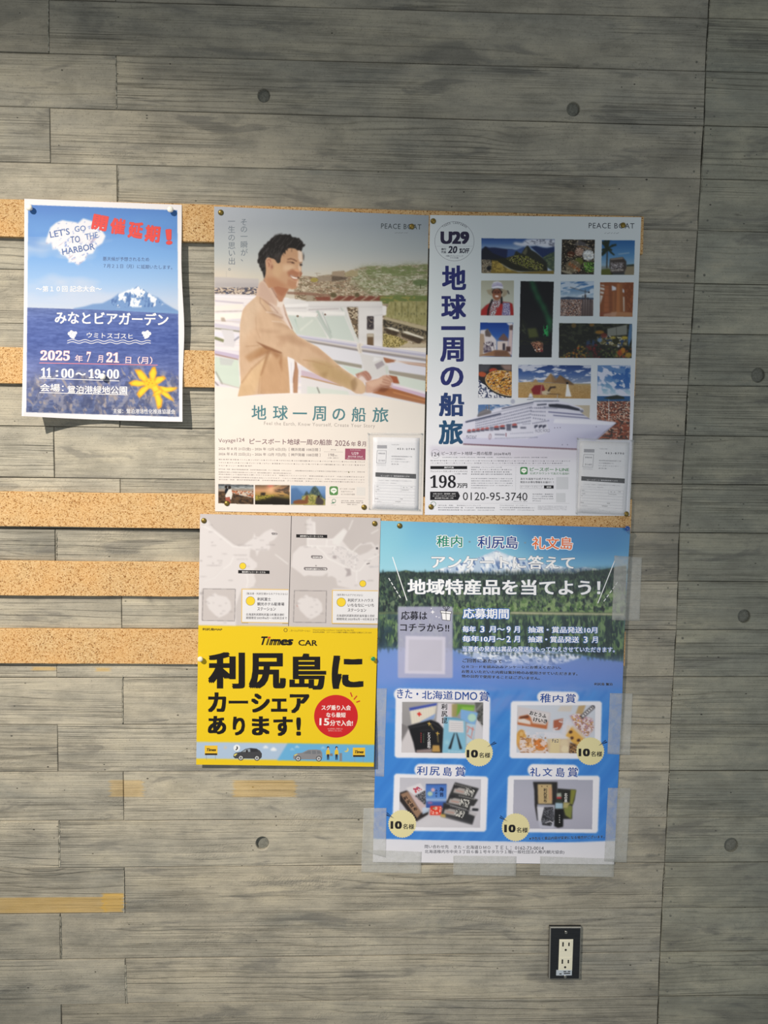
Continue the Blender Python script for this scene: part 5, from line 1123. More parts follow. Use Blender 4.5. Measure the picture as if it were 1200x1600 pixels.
# northern lights
q = P2a((511, 397), (685, 400), (673, 795), (503, 795)); c.clip(q); c.poly(q, (24, 25, 31)); 
for w, al, col in ((9, .35, (28, 84, 56)), (4.5, .45, (36, 116, 70)), (2, .45, (70, 150, 96))): c.line(Q1((830, 700), (870, 830), (930, 970), (1010, 1110), (1075, 1260), (1095, 1320)) + Q3((1095, 60), (1105, 130), (1090, 210)), w, col, al, 2.2)
c.fbm(Q3((1000, 130), (1070, 100), (1080, 280), (1010, 280)), (50, 190, 100), 3, 4, 115, .4, .6, .9, soft=1.2); c.poly(Q3((770, 170), (900, 160), (940, 290), (800, 310)), (96, 104, 50), .8, 1.5); c.poly(Q3((690, 20), (770, 100), (780, 300), (670, 200)), (30, 34, 30), .9, 1); c.line(Q3((705, 110), (745, 190), (700, 190), (750, 240)), .8, (110, 116, 84), .8, .3); c.fbm(Q3((670, 300), (1140, 300), (1140, 400), (670, 400)), (40, 44, 30), 5, 2, 116, .4, .6, .8)
c.mosaic(Q3((820, 370), (940, 350), (1000, 380), (1000, 510), (900, 510)), [(150, 96, 76), (206, 160, 130), (90, 50, 44), (60, 40, 36), (190, 130, 100)], 1.6, 1.2, 117, .95, .8); c.ell(*Q3((945, 470))[0], 1.6, 1.2, (230, 210, 206), .95); c.ell(*Q3((890, 480))[0], 1.2, 1.2, (210, 200, 200), .9); c.ell(*Q3((980, 490))[0], 2, 1.6, (130, 30, 50), .9, soft=.3)
# towers and cranes over the city
q = Q2((100, 710), (560, 710), (548, 1190), (92, 1190)); c.clip(q); c.grad(q, [(440, (58, 112, 180)), (450, (104, 150, 200)), (463, (176, 196, 214))]); c.fbm(Q2((100, 710), (560, 710), (560, 930), (100, 930)), (198, 208, 222), 14, 4, 118, .44, .6, .9, rot=-12); c.poly(Q2((95, 935), (200, 922), (300, 932), (560, 940), (560, 975), (95, 965)), (58, 76, 106), 1, .4); c.grad(Q2((95, 960), (560, 960), (560, 1190), (92, 1190)), [(468, (176, 160, 160)), (494, (110, 92, 90))]); c.mosaic(Q2((95, 960), (400, 960), (380, 1190), (92, 1190)), [(176, 150, 140), (120, 90, 84), (206, 184, 174), (76, 66, 72), (160, 116, 96)], 1.5, .9, 119, .9, .4)
for x, w, y in ((405, 2.2, 960), (440, 2.6, 900), (475, 2.6, 940), (510, 3, 960), (535, 2, 970)): c.line(Q2((x, y), (x, 1190)), w, (72, 60, 62), .95, .3); c.line(Q2((x + 6, y + 40), (x + 6, 1190)), .8, (170, 150, 140), .7, .3)
c.line(Q2((230, 790), (440, 850), (500, 862)), .8, (70, 66, 72), .9, .2); c.line(Q2((440, 820), (440, 940)), 1.0, (60, 56, 60), .9, .2); c.line(Q2((405, 905), (405, 960)), .8, (60, 56, 60), .9, .2); c.rect(*Q2((480, 850))[0], *Q2((500, 868))[0], (40, 50, 66), .9)
# temple columns
q = Q2((646, 720), (1112, 722), (1095, 1200), (640, 1196)); c.clip(q); c.poly(q, (150, 88, 56)); c.poly(Q2((646, 760), (700, 740), (720, 800), (690, 900), (646, 1040)), (206, 196, 190), 1, .5); 
for y in (735, 775, 830, 885): c.line(Q2((640, y), (730, y + 20)), 2.2, (156, 92, 60), 1, .3)
c.poly(Q2((800, 760), (870, 790), (870, 830), (800, 840)), (206, 206, 216), 1, .4); c.poly(Q2((950, 800), (985, 830), (985, 870), (950, 860)), (206, 206, 216), 1, .4); c.poly(Q2((960, 920), (985, 920), (985, 1130), (965, 1130)), (214, 200, 190), 1, .4)
def colm(xa, xb, y0, y1, wb, col):
    c.poly(Q2((xa, y0), (xb, y0), (xb + wb, y1), (xa - wb, y1)), col, 1, .3)
    c.poly(Q2((xa + (xb - xa) * .6, y0), (xb, y0), (xb + wb, y1), (xa + (xb - xa) * .65, y1)), tuple(v * .72 for v in col), .7, 1.2)
colm(820, 865, 850, 1130, 6, (176, 110, 70)); colm(716, 800, 722, 1140, 18, (178, 106, 70)); colm(880, 950, 740, 1140, 12, (190, 120, 74)); c.poly(Q2((990, 720), (1112, 722), (1095, 1200), (1030, 1150), (985, 900)), (138, 76, 46), 1, .4); c.fbm(Q2((990, 720), (1112, 722), (1095, 1200), (1030, 1150)), (170, 100, 60), 3, 3, 120, .5, .6, .7); c.poly(Q2((700, 722), (810, 722), (800, 770), (712, 770)), (150, 86, 54), 1, .3)
for y in (800, 900, 1000, 1070): c.line(Q2((700, y), (805, y + 3)), .6, (120, 66, 44), .6, .3)
c.poly(Q2((640, 1140), (800, 1130), (800, 1196), (640, 1196)), (150, 84, 60), 1, .4); c.poly(Q2((800, 1130), (1100, 1140), (1100, 1200), (800, 1200)), (196, 140, 100), .9, .6); c.poly(Q2((700, 1160), (880, 1130), (860, 1200), (690, 1200)), (206, 160, 136), .8, .8)
# white village lane
q = Q3((95, 83), (572, 85), (552, 580), (80, 578)); c.clip(q); c.grad(q, [(504, (22, 66, 160)), (525, (48, 100, 190)), (532, (90, 130, 200))])
c.poly(Q3((470, 85), (575, 85), (560, 130), (500, 120)), (214, 216, 226), 1, .5); c.poly(Q3((95, 190), (200, 180), (260, 260), (300, 300), (330, 340), (330, 560), (80, 580)), (206, 200, 206), 1, .3); c.poly(Q3((165, 210), (200, 165), (255, 255), (240, 290), (170, 280)), (110, 96, 96), 1, .3); c.poly(Q3((85, 240), (150, 250), (160, 400), (130, 560), (80, 580)), (186, 160, 138), 1, .5)
c.poly(Q3((350, 330), (420, 245), (440, 240), (510, 330), (480, 360)), (120, 92, 92), 1, .3); c.poly(Q3((340, 350), (500, 350), (490, 500), (340, 490)), (212, 196, 192), 1, .4); c.poly(Q3((515, 120), (572, 110), (555, 560), (480, 520), (505, 300)), (206, 184, 186), 1, .4); c.poly(Q3((515, 130), (570, 115), (566, 190), (520, 190)), (96, 76, 76), .9, .5)
c.poly(Q3((80, 560), (300, 480), (480, 490), (552, 580)), (160, 116, 84), 1, .6); c.poly(Q3((300, 490), (470, 485), (520, 560), (300, 575)), (120, 84, 66), .8, 1); c.poly(Q3((140, 440), (180, 400), (250, 430), (260, 500), (150, 520)), (70, 52, 76), .85, .8); c.rect(*Q3((420, 385))[0], *Q3((452, 480))[0], (50, 44, 60), .95, .2); c.rect(*Q3((470, 430))[0], *Q3((530, 500))[0], (84, 50, 44), .9, .4); c.mosaic(Q3((140, 380), (260, 350), (330, 400), (300, 480), (140, 500)), [(206, 200, 206), (70, 60, 84), (150, 140, 150), (214, 208, 212)], 2, 3, 121, .6, .5); c.rect(*Q3((262, 370))[0], *Q3((285, 420))[0], (50, 44, 70), .8, .2)
# market stall
q = P2a((712, 616), (1092, 620), (1090, 799), (710, 797)); c.clip(q); c.poly(q, (34, 36, 32)); c.fbm(q, (62, 66, 50), 6, 4, 122, .5, .65, .8); c.poly(Q4((745, 165), (1020, 110), (1020, 250), (870, 260), (745, 275)), (140, 142, 134), 1, .3); c.line(Q4((870, 140), (875, 260)), .8, (90, 90, 80)); c.poly(Q4((1055, 100), (1095, 100), (1085, 300), (1040, 420), (1030, 300)), (96, 140, 190), .9, .8)
c.mosaic(Q4((600, 280), (740, 260), (1030, 290), (1020, 400), (880, 410), (650, 380)), [(170, 160, 120), (70, 66, 44), (206, 200, 170), (120, 110, 70), (56, 80, 120)], 3.4, 2, 123, .85, .5); c.ell(*Q4((865, 335))[0], 5, 5.4, (50, 52, 34)); c.ell(*Q4((640, 325))[0], 4, 3, (110, 140, 176), .9, soft=.5); c.fbm(Q4((440, 340), (560, 320), (600, 400), (460, 410)), (50, 70, 110), 3, 3, 124, .4, .5, .9, soft=1)
rg = np.random.default_rng(12)
for _ in range(230):
    x, y = rg.uniform(80, 1080), rg.uniform(390, 570)
    if y < 560 - (x - 80) * .5 - 0 and x < 300: continue
    if x > 600 and y < 440: continue
    pal = [(206, 150, 50), (190, 90, 40), (150, 130, 60)] if x < 450 else [(120, 30, 40), (150, 50, 50), (90, 24, 36)] if x < 650 else [(70, 100, 44), (96, 120, 60), (140, 130, 80)] if x < 880 else [(206, 140, 40), (196, 110, 60), (160, 60, 40)]
    c.ell(*Q4((x, y))[0], rg.uniform(.8, 1.4), rg.uniform(.8, 1.3), pal[rg.integers(3)], .95, 0, .15)
for x, y, rx_, ry_, col in ((960, 470, 4, 5, (206, 140, 44)), (1040, 530, 5, 4, (190, 150, 50)), (920, 500, 3.4, 5, (176, 80, 40)), (900, 410, 2, 2, (206, 206, 206)), (985, 290, 5, 2.6, (206, 180, 60)), (640, 215, 7, 3, (170, 120, 44)), (700, 260, 5, 4, (120, 50, 40)), (830, 290, 4, 2, (190, 170, 70)), (530, 110, 4, 3, (140, 100, 44)), (280, 120, 4, 4, (120, 96, 50))): c.ell(*Q4((x, y))[0], rx_, ry_, col, .85, 0, .6)
# pan of rice
q = Q3((75, 685), (552, 688), (546, 1168), (68, 1168)); c.clip(q); c.poly(q, (40, 38, 44)); c.mosaic(Q3((68, 900), (300, 1100), (540, 1130), (546, 1168), (68, 1168)), [(206, 208, 218), (40, 50, 90), (110, 120, 150), (224, 224, 230)], 2.1, 2.1, 125, 1, 0, 0, rot=25); c.poly(Q3((75, 690), (250, 690), (200, 790), (75, 800)), (90, 90, 100), .8, 1); c.ell(*Q3((285, 780))[0], 7, 4.5, (180, 70, 44), 1, 0, .4); c.ell(*Q3((125, 830))[0], 7, 4, (190, 86, 50), 1, 10, .4); c.poly(Q3((380, 690), (552, 688), (552, 780), (450, 770)), (170, 140, 130), .9, 1)
c.ell(792.5, 600, 37, 20.5, (40, 34, 30), 1, 14); c.ell(792.5, 599, 35.6, 19.4, (190, 172, 150), 1, 14); _t = np.arange(40) * .15708; pan = np.stack([792.5 + 34.4 * np.cos(_t) * .97 - 18.4 * np.sin(_t) * .242, 598.6 + 34.4 * np.cos(_t) * .242 + 18.4 * np.sin(_t) * .97], -1); c.poly(pan, (216, 150, 50))
c.mosaic(pan, [(224, 158, 52), (236, 186, 84), (190, 110, 40), (206, 140, 60), (244, 206, 130), (150, 84, 40)], 1.3, 1, 126, .85, .8); c.fbm(pan, (70, 52, 40), 3, 1.8, 127, .6, .66, .9, rot=-20); c.fbm(pan, (236, 214, 190), 4, 1.2, 128, .62, .68, .8, rot=-30)
# pyramids and camel
q = P2b((500, 33), (878, 37), (876, 210), (499, 205)); c.clip(q); c.grad(q, [(570, (28, 60, 130)), (585, (76, 110, 176)), (598, (150, 164, 194)), (601, (196, 170, 120)), (623, (190, 150, 92))])
c.fbm(P2b((500, 33), (878, 37), (878, 130), (500, 130)), (206, 208, 222), 12, 4, 129, .48, .62, .9, rot=-8); sand = P2b((499, 125), (560, 122), (700, 130), (878, 142), (876, 210), (499, 205)); c.grad(sand, [(597, (196, 164, 112)), (623, (190, 148, 88))]); c.shade(sand, 2, 1, 20, 130)
c.poly(P2b((628, 125), (668, 77), (700, 128)), (176, 138, 92), 1, .2); c.poly(P2b((668, 77), (700, 104), (690, 128), (676, 128)), (138, 106, 74), .6, .5); c.poly(P2b((682, 128), (716, 86), (790, 138), (730, 132)), (142, 108, 74), 1, .2); c.poly(P2b((720, 90), (735, 100), (790, 138), (750, 134)), (104, 80, 60), .7, .5); c.poly(P2b((750, 125), (757, 108), (790, 138)), (120, 92, 66), .9, .3); c.poly(P2b((570, 125), (590, 107), (605, 125)), (180, 148, 104), 1, .4)
c.poly(Q3((830, 1050), (880, 990), (1000, 980), (1030, 1050), (1000, 1120), (860, 1120)), (140, 36, 44), 1, .3); c.line(Q3((985, 985), (965, 1120)), 1.2, (206, 190, 170), .9, .2); c.poly(Q3((980, 1070), (1080, 1060), (1110, 1090), (1060, 1130), (980, 1120)), (206, 188, 160), 1, .4); c.line(Q3((1080, 1070), (1110, 1020), (1180, 1015)), 2.6, (60, 46, 40), 1, .3); c.line(Q3((1060, 1110), (1250, 1120)), 1, (60, 44, 36), .8, .3)
c.poly(Q4((160, 1110), (175, 1000), (180, 940), (205, 930), (215, 990), (250, 1110)), (222, 222, 226), 1, .2); c.ell(*Q4((190, 920))[0], 2, 1.8, (40, 34, 34))
# coast town with an island
q = P2b((912, 35), (1085, 37), (1078, 423), (908, 423)); c.clip(q); c.grad(q, [(570, (110, 150, 206)), (590, (90, 140, 206)), (608, (150, 190, 220)), (618, (190, 206, 220))]); c.fbm(Q4((610, 680), (1070, 680), (1070, 1100), (610, 1100)), (206, 208, 226), 12, 7, 131, .40, .56, .95, rot=25); c.fbm(Q4((780, 700), (1070, 690), (1070, 1000), (860, 1000), (800, 860)), (44, 104, 186), 7, 7, 132, .50, .60, .9, soft=1.5)
c.grad(quad(930, 619, 990, 628), [(619, (40, 96, 160)), (628, (44, 100, 150))]); c.poly(Q4((690, 1130), (780, 1105), (880, 1088), (980, 1115), (985, 1140), (800, 1148)), (34, 46, 40), 1, .3); c.grad(quad(930, 627, 990, 690), [(627, (130, 84, 74)), (650, (150, 80, 60)), (688, (120, 62, 44))]); tw = quad(930, 627, 990, 690); c.mosaic(tw, [(176, 96, 70), (96, 60, 54), (206, 150, 124), (140, 70, 50), (226, 206, 190), (70, 50, 48)], 1.8, 1.1, 133, .9, .3); c.mosaic(quad(930, 655, 990, 690), [(176, 88, 58), (110, 56, 42), (206, 160, 140), (150, 70, 46), (60, 44, 40)], 3.6, 2.2, 134, .8, .5); c.line([(951, 624), (951, 658)], .7, (226, 222, 216), .9)
# pictures behind the ship
q = P2b((290, 240), (465, 240), (465, 330), (288, 330)); c.clip(q); c.grad(q, [(632, (84, 124, 184)), (655, (130, 150, 186))]); c.fbm(q, (200, 204, 220), 8, 4, 135, .5, .65, .8); c.line([(764, 632), (764, 645)], 2, (120, 120, 130), .9); c.line([(760, 635), (760, 645)], 1.4, (110, 110, 120), .9)
q = P2b((500, 240), (873, 244), (870, 320), (500, 320)); c.clip(q); c.poly(q, (196, 184, 164)); c.clip(None)
# the ship
hull = SH((1145, 235), (1120, 225), (1000, 212), (955, 205), (900, 170), (890, 150), (912, 152), (905, 135), (880, 120), (790, 90), (730, 72), (600, 66), (540, 78), (450, 95), (380, 108), (310, 120), (240, 150), (120, 195), (40, 225), (30, 250), (20, 330), (32, 372), (40, 388), (300, 402), (600, 414), (860, 424), (870, 345), (990, 365), (1010, 352))
c.poly(hull, (208, 208, 226), 1, .2); c.clip(hull)
c.grad(SH((640, 200), (1145, 232), (1010, 352), (860, 430), (40, 395), (40, 340), (500, 350), (660, 300)), [(650, (206, 206, 228)), (672, (200, 200, 224)), (700, (190, 188, 214))])
c.poly(SH((700, 205), (955, 212), (1145, 236), (1100, 250), (800, 240), (690, 235)), (226, 226, 240), .9, .8); c.blob(930, 680, 40, 8, (172, 172, 204), .6, -10); c.line(SH((1145, 238), (1060, 300), (1000, 356)), 1.4, (120, 112, 130), .5, .6)
for (a, b, w, col) in (((60, 228), (310, 168), 2.2, (58, 64, 96)), ((320, 132), (545, 86), 1.4, (50, 58, 88)), ((140, 190), (545, 100), .7, (120, 124, 150)), ((575, 105), (640, 100), 2.0, (66, 72, 96)), ((620, 120), (880, 135), 1.2, (120, 124, 150)), ((655, 155), (940, 180), 1.2, (70, 72, 128)), ((690, 180), (960, 202), 1.0, (66, 68, 124)), ((560, 128), (720, 132), .8, (130, 134, 160)), ((40, 388), (860, 424), 1.0, (90, 30, 40)), ((545, 78), (730, 76), 1.2, (80, 90, 116))): c.line(SH(a, b), w, col, .9, .2)
c.poly(SH((655, 100), (720, 98), (800, 108), (870, 130), (890, 148), (860, 145), (780, 130), (660, 118)), (44, 48, 66), 1, .2)
def bands(x0, y0, x1, y1, step, w, col, al=.85):
    L = math.hypot(x1 - x0, y1 - y0); n = int(L / step)
    for i in range(n):
        t = i / n; x, y = x0 + (x1 - x0) * t, y0 + (y1 - y0) * t; c.poly(SH((x, y - w), (x + step * .5, y - w), (x + step * .5, y + w), (x, y + w)), col, al, .12)
for i in range(5): bands(130, 222 + i * 17, 540 - i * 2, 118 + i * 25, 13, 4.6, (92, 96, 128))
for i in range(4): bands(520 + i * 8, 150 + i * 24 - 30 + 8, 640, 130 + i * 30 - 6, 14, 4, (84, 88, 120), .8)
bands(540, 238, 665, 216, 12, 3.6, (72, 76, 108)); bands(470, 243, 530, 238, 11, 3, (90, 94, 124)); bands(270, 318, 345, 320, 9, 5, (60, 62, 90)); bands(270, 345, 580, 338, 10, 2.6, (100, 104, 134)); bands(380, 312, 550, 302, 13, 2.4, (110, 114, 140))
for x in (66, 98, 130, 162, 194): c.ell(*SH((x + 18, 290 - (x - 66) * .12))[0], 3.1, 1.7, (196, 92, 92), 1, -10, .15); c.rect(*SH((x + 3, 296 - (x - 66) * .12))[0], *SH((x + 32, 306 - (x - 66) * .12))[0], (60, 60, 84), .85, .15)
for x in (262, 305, 392): c.ell(*SH((x + 18, 264 - (x - 262) * .12))[0], 4.0, 1.9, (198, 90, 86), 1, -6, .15); c.rect(*SH((x, 270 - (x - 262) * .12))[0], *SH((x + 38, 286 - (x - 262) * .12))[0], (60, 60, 84), .9, .15)
c.rect(*SH((352, 244))[0], *SH((385, 290))[0], (84, 84, 108), .8, .2); c.rect(*SH((452, 262))[0], *SH((494, 276))[0], (90, 92, 116), .7, .2); c.rect(*SH((232, 262))[0], *SH((258, 292))[0], (110, 112, 136), .7, .2)
for x in (554, 586, 614): c.poly(SH((x, 252), (x + 24, 248), (x + 22, 262), (x + 12, 262), (x + 8, 272), (x, 272)), (50, 52, 78), .95, .15)
c.clip(None)
c.poly(SH((140, 185), (160, 155), (200, 135), (245, 148), (240, 165), (150, 190)), (128, 124, 132), 1, .2); c.line(SH((150, 168), (232, 140)), .7, (180, 178, 186), .7, .2)
c.ell(*SH((398, 80))[0], 3.6, 3.8, (176, 180, 200), 1, 0, .2); c.poly(SH((506, 75), (512, 40), (520, 20), (535, 22), (545, 50), (545, 72)), (206, 206, 216), 1, .2); c.line(SH((505, 50), (545, 48)), .8, (110, 112, 130), .8); c.line(SH((500, 66), (548, 62)), .8, (110, 112, 130), .8)
c.line(SH((720, 30), (720, 80)), .8, (180, 184, 196), .9); c.line(SH((700, 55), (745, 58)), .5, (180, 184, 196), .8); c.line(SH((1090, 80), (1092, 210)), .7, (226, 226, 230), .9)
c.ell(*SH((234, 333))[0], 2, 4.6, (150, 110, 124), .8, 8, .1); c.ell(*SH((234, 333))[0], 1.3, 3.6, (206, 206, 224), 1, 8, .1); c.line(SH((350, 308), (350, 332)), 1.3, (150, 80, 96), .7); c.ell(*SH((896, 150))[0], 2.6, 2.4, (120, 124, 150), .8, soft=.2)
for x, y in ((755, 392), (792, 392), (1000, 262), (700, 270), (720, 269), (740, 268)): c.ell(*SH((x, y))[0], .8, .7, (110, 106, 130), .8)
c.grad([(672, 697), (900, 703), (984, 703), (984, 722), (672, 712)], [(690, (190, 184, 204)), (720, (206, 204, 216))], al=.8, soft=2.5); c.blob(830, 716, 60, 16, (196, 190, 206), .5)
c.line(SH((40, 389), (600, 414), (862, 426)), .9, (88, 36, 48), .95, .2)
_d = np.clip((198 - c.a.min(-1)) / 60, 0, 1)[..., None]; c.a *= 1 - .13 * _d          # the ink of the photographs is denser than the paper
p2.picture(c, dens=1.5)
nv = (38, 44, 104); tv = (34, 74, 110); bk = (34, 36, 44); g2 = (96, 98, 108)
U1 = lambda part, t, x0, y0, x1, y1, h, col, **k: T(p2, part, t, 660 + x0 / 3.333, 320 + y0 / 3.333, 660 + x1 / 3.333, 320 + y1 / 3.333, h / 3.333, col, **k)
U2 = lambda part, t, x0, y0, x1, y1, h, col, **k: T(p2, part, t, 660 + x0 / 3.333, 560 + y0 / 3.333, 660 + x1 / 3.333, 560 + y1 / 3.333, h / 3.333, col, **k)
U3 = lambda part, t, x0, y0, x1, y1, h, col, **k: T(p2, part, t, 660 + x0 / 5, 690 + y0 / 5, 660 + x1 / 5, 690 + y1 / 5, h / 5, col, **k)
U1('emblem', 'PEACE BOAT', 866, 122, 1104, 124, 28, (62, 66, 76), bold=0.0, space=1.12)
for x0, x1 in ((948, 958), (962, 978), (982, 990), (996, 1004), (1008, 1024)): p2.bar('emblem', 660 + x0 / 3.333, 320 + 150 / 3.333, 660 + x1 / 3.333, 320 + 145 / 3.333, .5, (120, 122, 130))
tt = 'title_lettering|large navy upright title'
for ch, x0, y0, x1, y1, col in (('地', 102, 316, 228, 444, nv), ('球', 98, 466, 228, 596, nv), ('一', 98, 632, 224, 652, nv), ('周', 92, 690, 216, 818, nv)):
    U1(tt, ch, x0, y1, x1, y1, y1 - y0, col, bold=.03, res=3)
for ch, x0, y0, x1, y1, col in (('の', 94, 44, 214, 150, nv), ('船', 86, 178, 218, 302, (36, 58, 108)), ('旅', 84, 322, 212, 448, tv)):
    U2(tt, ch, x0, y1, x1, y1, y1 - y0, col, bold=.03, res=3)
ub = 'campaign_badge|round badge with thin grey ring'
p2.ring(ub, 660 + 167 / 3.333, 320 + 190 / 3.333, 31, .5, (120, 120, 130))
for i, ch in enumerate('Youth Campaign'):
    a = math.radians(-128 + i * 5.9); r = 27.2; x, y = 660 + 167 / 3.333 + r * math.cos(a), 320 + 190 / 3.333 + r * math.sin(a)
    if ch != ' ':
        w, hh = (2.2 if ch in 'umnYC' else 1.7), (3.8 if ch in 'YChtpg' else 2.9); tx, ty = -math.sin(a), math.cos(a)
        T(p2, ub, ch, x - tx * w / 2, y - ty * w / 2, x + tx * w / 2, y + ty * w / 2, hh, (96, 98, 106))
U1(ub, 'U29', 94, 204, 244, 205, 66, (44, 40, 66), bold=.05, res=3)
U1(ub, '20', 132, 252, 184, 253, 38, (40, 40, 60), bold=.03, shear=.15); U1(ub, '%OFF', 190, 252, 245, 253, 26, (40, 40, 60), bold=.03, shear=.15); U1(ub, '旅行', 98, 237, 124, 237, 12, (50, 50, 70), bold=.02); U1(ub, '代金', 98, 252, 124, 252, 12, (50, 50, 70), bold=.02)
p2.bar(ub, 660 + 74 / 3.333, 320 + 216 / 3.333, 660 + 262 / 3.333, 320 + 216 / 3.333, .3, (150, 150, 160)); U1(ub, '29歳以下フレンドシップ', 122, 270, 212, 271, 8, (80, 80, 96)); U1(ub, 'クラス対象', 144, 280, 188, 281, 8, (80, 80, 96))
U2('ship_lettering', 'PACIFIC WORLD', 588, 386, 664, 384, 17, (140, 140, 160)); U2('ship_lettering#2', 'PEACE BOAT', 228, 418, 282, 420, 18, (110, 112, 136))
U3('voyage_lettering', '124', 74, 114, 132, 114, 30, bk); p2.ring('voyage_lettering', 660 + 103 / 5, 690 + 96 / 5, 7.2, .3, (120, 120, 130)); U3('voyage_lettering', 'ピースボート地球一周の船旅', 152, 106, 545, 106, 28, bk); U3('voyage_lettering', '2026年8月', 558, 107, 688, 107, 22, bk)
U3('small_print', '2026年8月21日(金)－2026年12月6日(日)［横浜発着 108日間］　2026年8月22日(土)－2026年12月7日(月)［神戸発着 108日間］', 155, 128, 976, 129, 9, g2)
U3('small_print', its[0] + ' ● ' + 'イギリス ● オランダ', 62, 153, 1155, 157, 9, g2); U3('small_print', its[1] + ' ● 横浜 ● 神戸', 62, 172, 1095, 174, 9, g2)
pb = 'price_block|large black price with header bar'
def U3q(part, x0, y0, x1, y1, col, layer=.0002): p2.poly(part, Z(660, 690, 5)((x0, y0), (x1, y0), (x1, y1), (x0, y1)), col, layer)
U3q(pb, 62, 191, 350, 215, (24, 24, 30)); U3(pb, '旅行代金', 170, 209, 246, 209, 13, (220, 222, 230), bold=.02); U3(pb, 'フレンドシースタンダードインサイドⅡ', 62, 239, 350, 240, 14, bk); U3(pb, '（4人部屋・相部屋）', 250, 256, 350, 256, 8, g2)
U3(pb, SB('198'), 60, 362, 262, 362, 100, (22, 22, 30), bold=.004, res=3); U3(pb, '万円', 270, 362, 350, 362, 36, (22, 22, 30), bold=.035)
ph = 'telephone_block|large black telephone number'
p2.poly(ph, Z(660, 690, 5)((60, 391), (278, 391), (294, 424), (278, 457), (60, 457)), (24, 24, 30))
for i, t in enumerate(('お問い合わせ・資料請求（無料）', 'ピースボートセンターとうきょう', '受付時間 平日10時～19時')): U3(ph, t, (84, 82, 96)[i], 413 + i * 17, 260 - (i == 2) * 18, 413 + i * 17, 10, (226, 226, 232), bold=.01)
U3(ph, '0120-95-3740', 316, 458, 820, 461, 62, (28, 28, 34), res=3)
U3('small_print', '〔催行最少人数 1,200名〕　通話料無料', 712, 470, 820, 471, 5, g2)
for i, (t, x1) in enumerate((('【使用客船】パシフィックワールド号', 620), ('客船総トン数 77,441トン ◆ 全長 261m ◆ 全幅 32.2m', 700), ('◆ 巡航速力 ◆ 旅客定員 ◆ 建造年 ◆ 船籍', 680), ('●食事回数 ●最少催行人数 ●添乗員同行 ◆寄港地', 700))): U3('small_print', t, 380, 205 + i * 18, x1, 206 + i * 18, 9, g2)
for i in range(5): U3('small_print', sp[i % 4][:46], 380, 292 + i * 18, 705 if i < 4 else 500, 293 + i * 18, 7, g2)
gn = (70, 130, 84); ln = 'chat_block|green lettering with a rounded speech bubble emblem'
line_logo(p2, ln, 660 + 764 / 5, 690 + 198 / 5, 660 + 822 / 5, 690 + 257 / 5, gn)
U3(ln, 'ピースボートLINE', 840, 231, 1146, 233, 29, gn, bold=.012); U3(ln, '公式アカウントで友だち追加!!', 840, 257, 1146, 259, 18, gn, bold=.004)
U3('small_print', '友だち追加で公式アカウント', 766, 299, 1025, 300, 17, bk, bold=.004); U3('small_print', '限定のお得な情報をお届け！！', 766, 325, 1025, 326, 17, bk, bold=.004); U3('small_print', 'ピースボートグループ', 770, 358, 936, 359, 12, g2); U3q('small_print', 950, 343, 1025, 366, (26, 26, 32)); U3('small_print', '検索🔍'[:2], 970, 361, 1006, 361, 12, (226, 226, 232), bold=.02, layer=.0003)
for a in ((764, 342, 1025, 342), (764, 367, 1025, 367), (764, 342, 764, 367), (1025, 342, 1025, 367)): p2.bar('small_print', 660 + a[0] / 5, 690 + a[1] / 5, 660 + a[2] / 5, 690 + a[3] / 5, .3, (150, 150, 160))
for i, t in enumerate(('旅の説明会・動画配信！', 'オンライン説明会も開催', 'Please feel free to email', '24 hours')): U3('small_print', t, 860, 415 + i * 17, (1025, 1020, 1022, 925)[i], 416 + i * 17, 9, g2)
for i, (x, t, x1) in enumerate(((122, '〔旅行企画・実施〕　株式会社ジャパングレイス', 455), (122, '観光庁長官登録旅行業第一種　〒169-0075　東京都新宿区高田馬場', 565), (122, '東京都新宿区高田馬場 TEL 03-5287-3081　FAX 03-5287-3104', 560), (604, '〔Coordinated by〕 ピースボート', 820), (604, '〒169-0075 東京都新宿区高田馬場3-13-1', 875), (604, 'TEL 03-3363-8047　www.peaceboat.org', 872))): U3('small_print', t, x, 502 + (i % 3) * 18, x1, 504 + (i % 3) * 18, 9, g2)
for i in range(4): U3('small_print', sp[i][:34], 902, 506 + i * 9, 1128, 508 + i * 9, 5, (150, 150, 158))
p2.ring('company_emblem', 660 + 86 / 5, 690 + 488 / 5, 4.2, .8, (110, 140, 128)); 
for x0, y0, x1, y1 in ((1046, 277, 1140, 372), (1044, 402, 1118, 474)): U3q('blank_card#%d' % x0, x0, y0, x1, y1, (198, 200, 208), .00018)
for x0, x1, y in ((60, 1150, 480), (60, 1140, 183)): p2.bar('small_print', 660 + x0 / 5, 690 + y / 5, 660 + x1 / 5, 690 + (y + 3) / 5, .25, (170, 172, 180))
p2.bar('small_print', 660 + 730 / 5, 690 + 195 / 5, 660 + 728 / 5, 690 + 385 / 5, .25, (170, 172, 180))

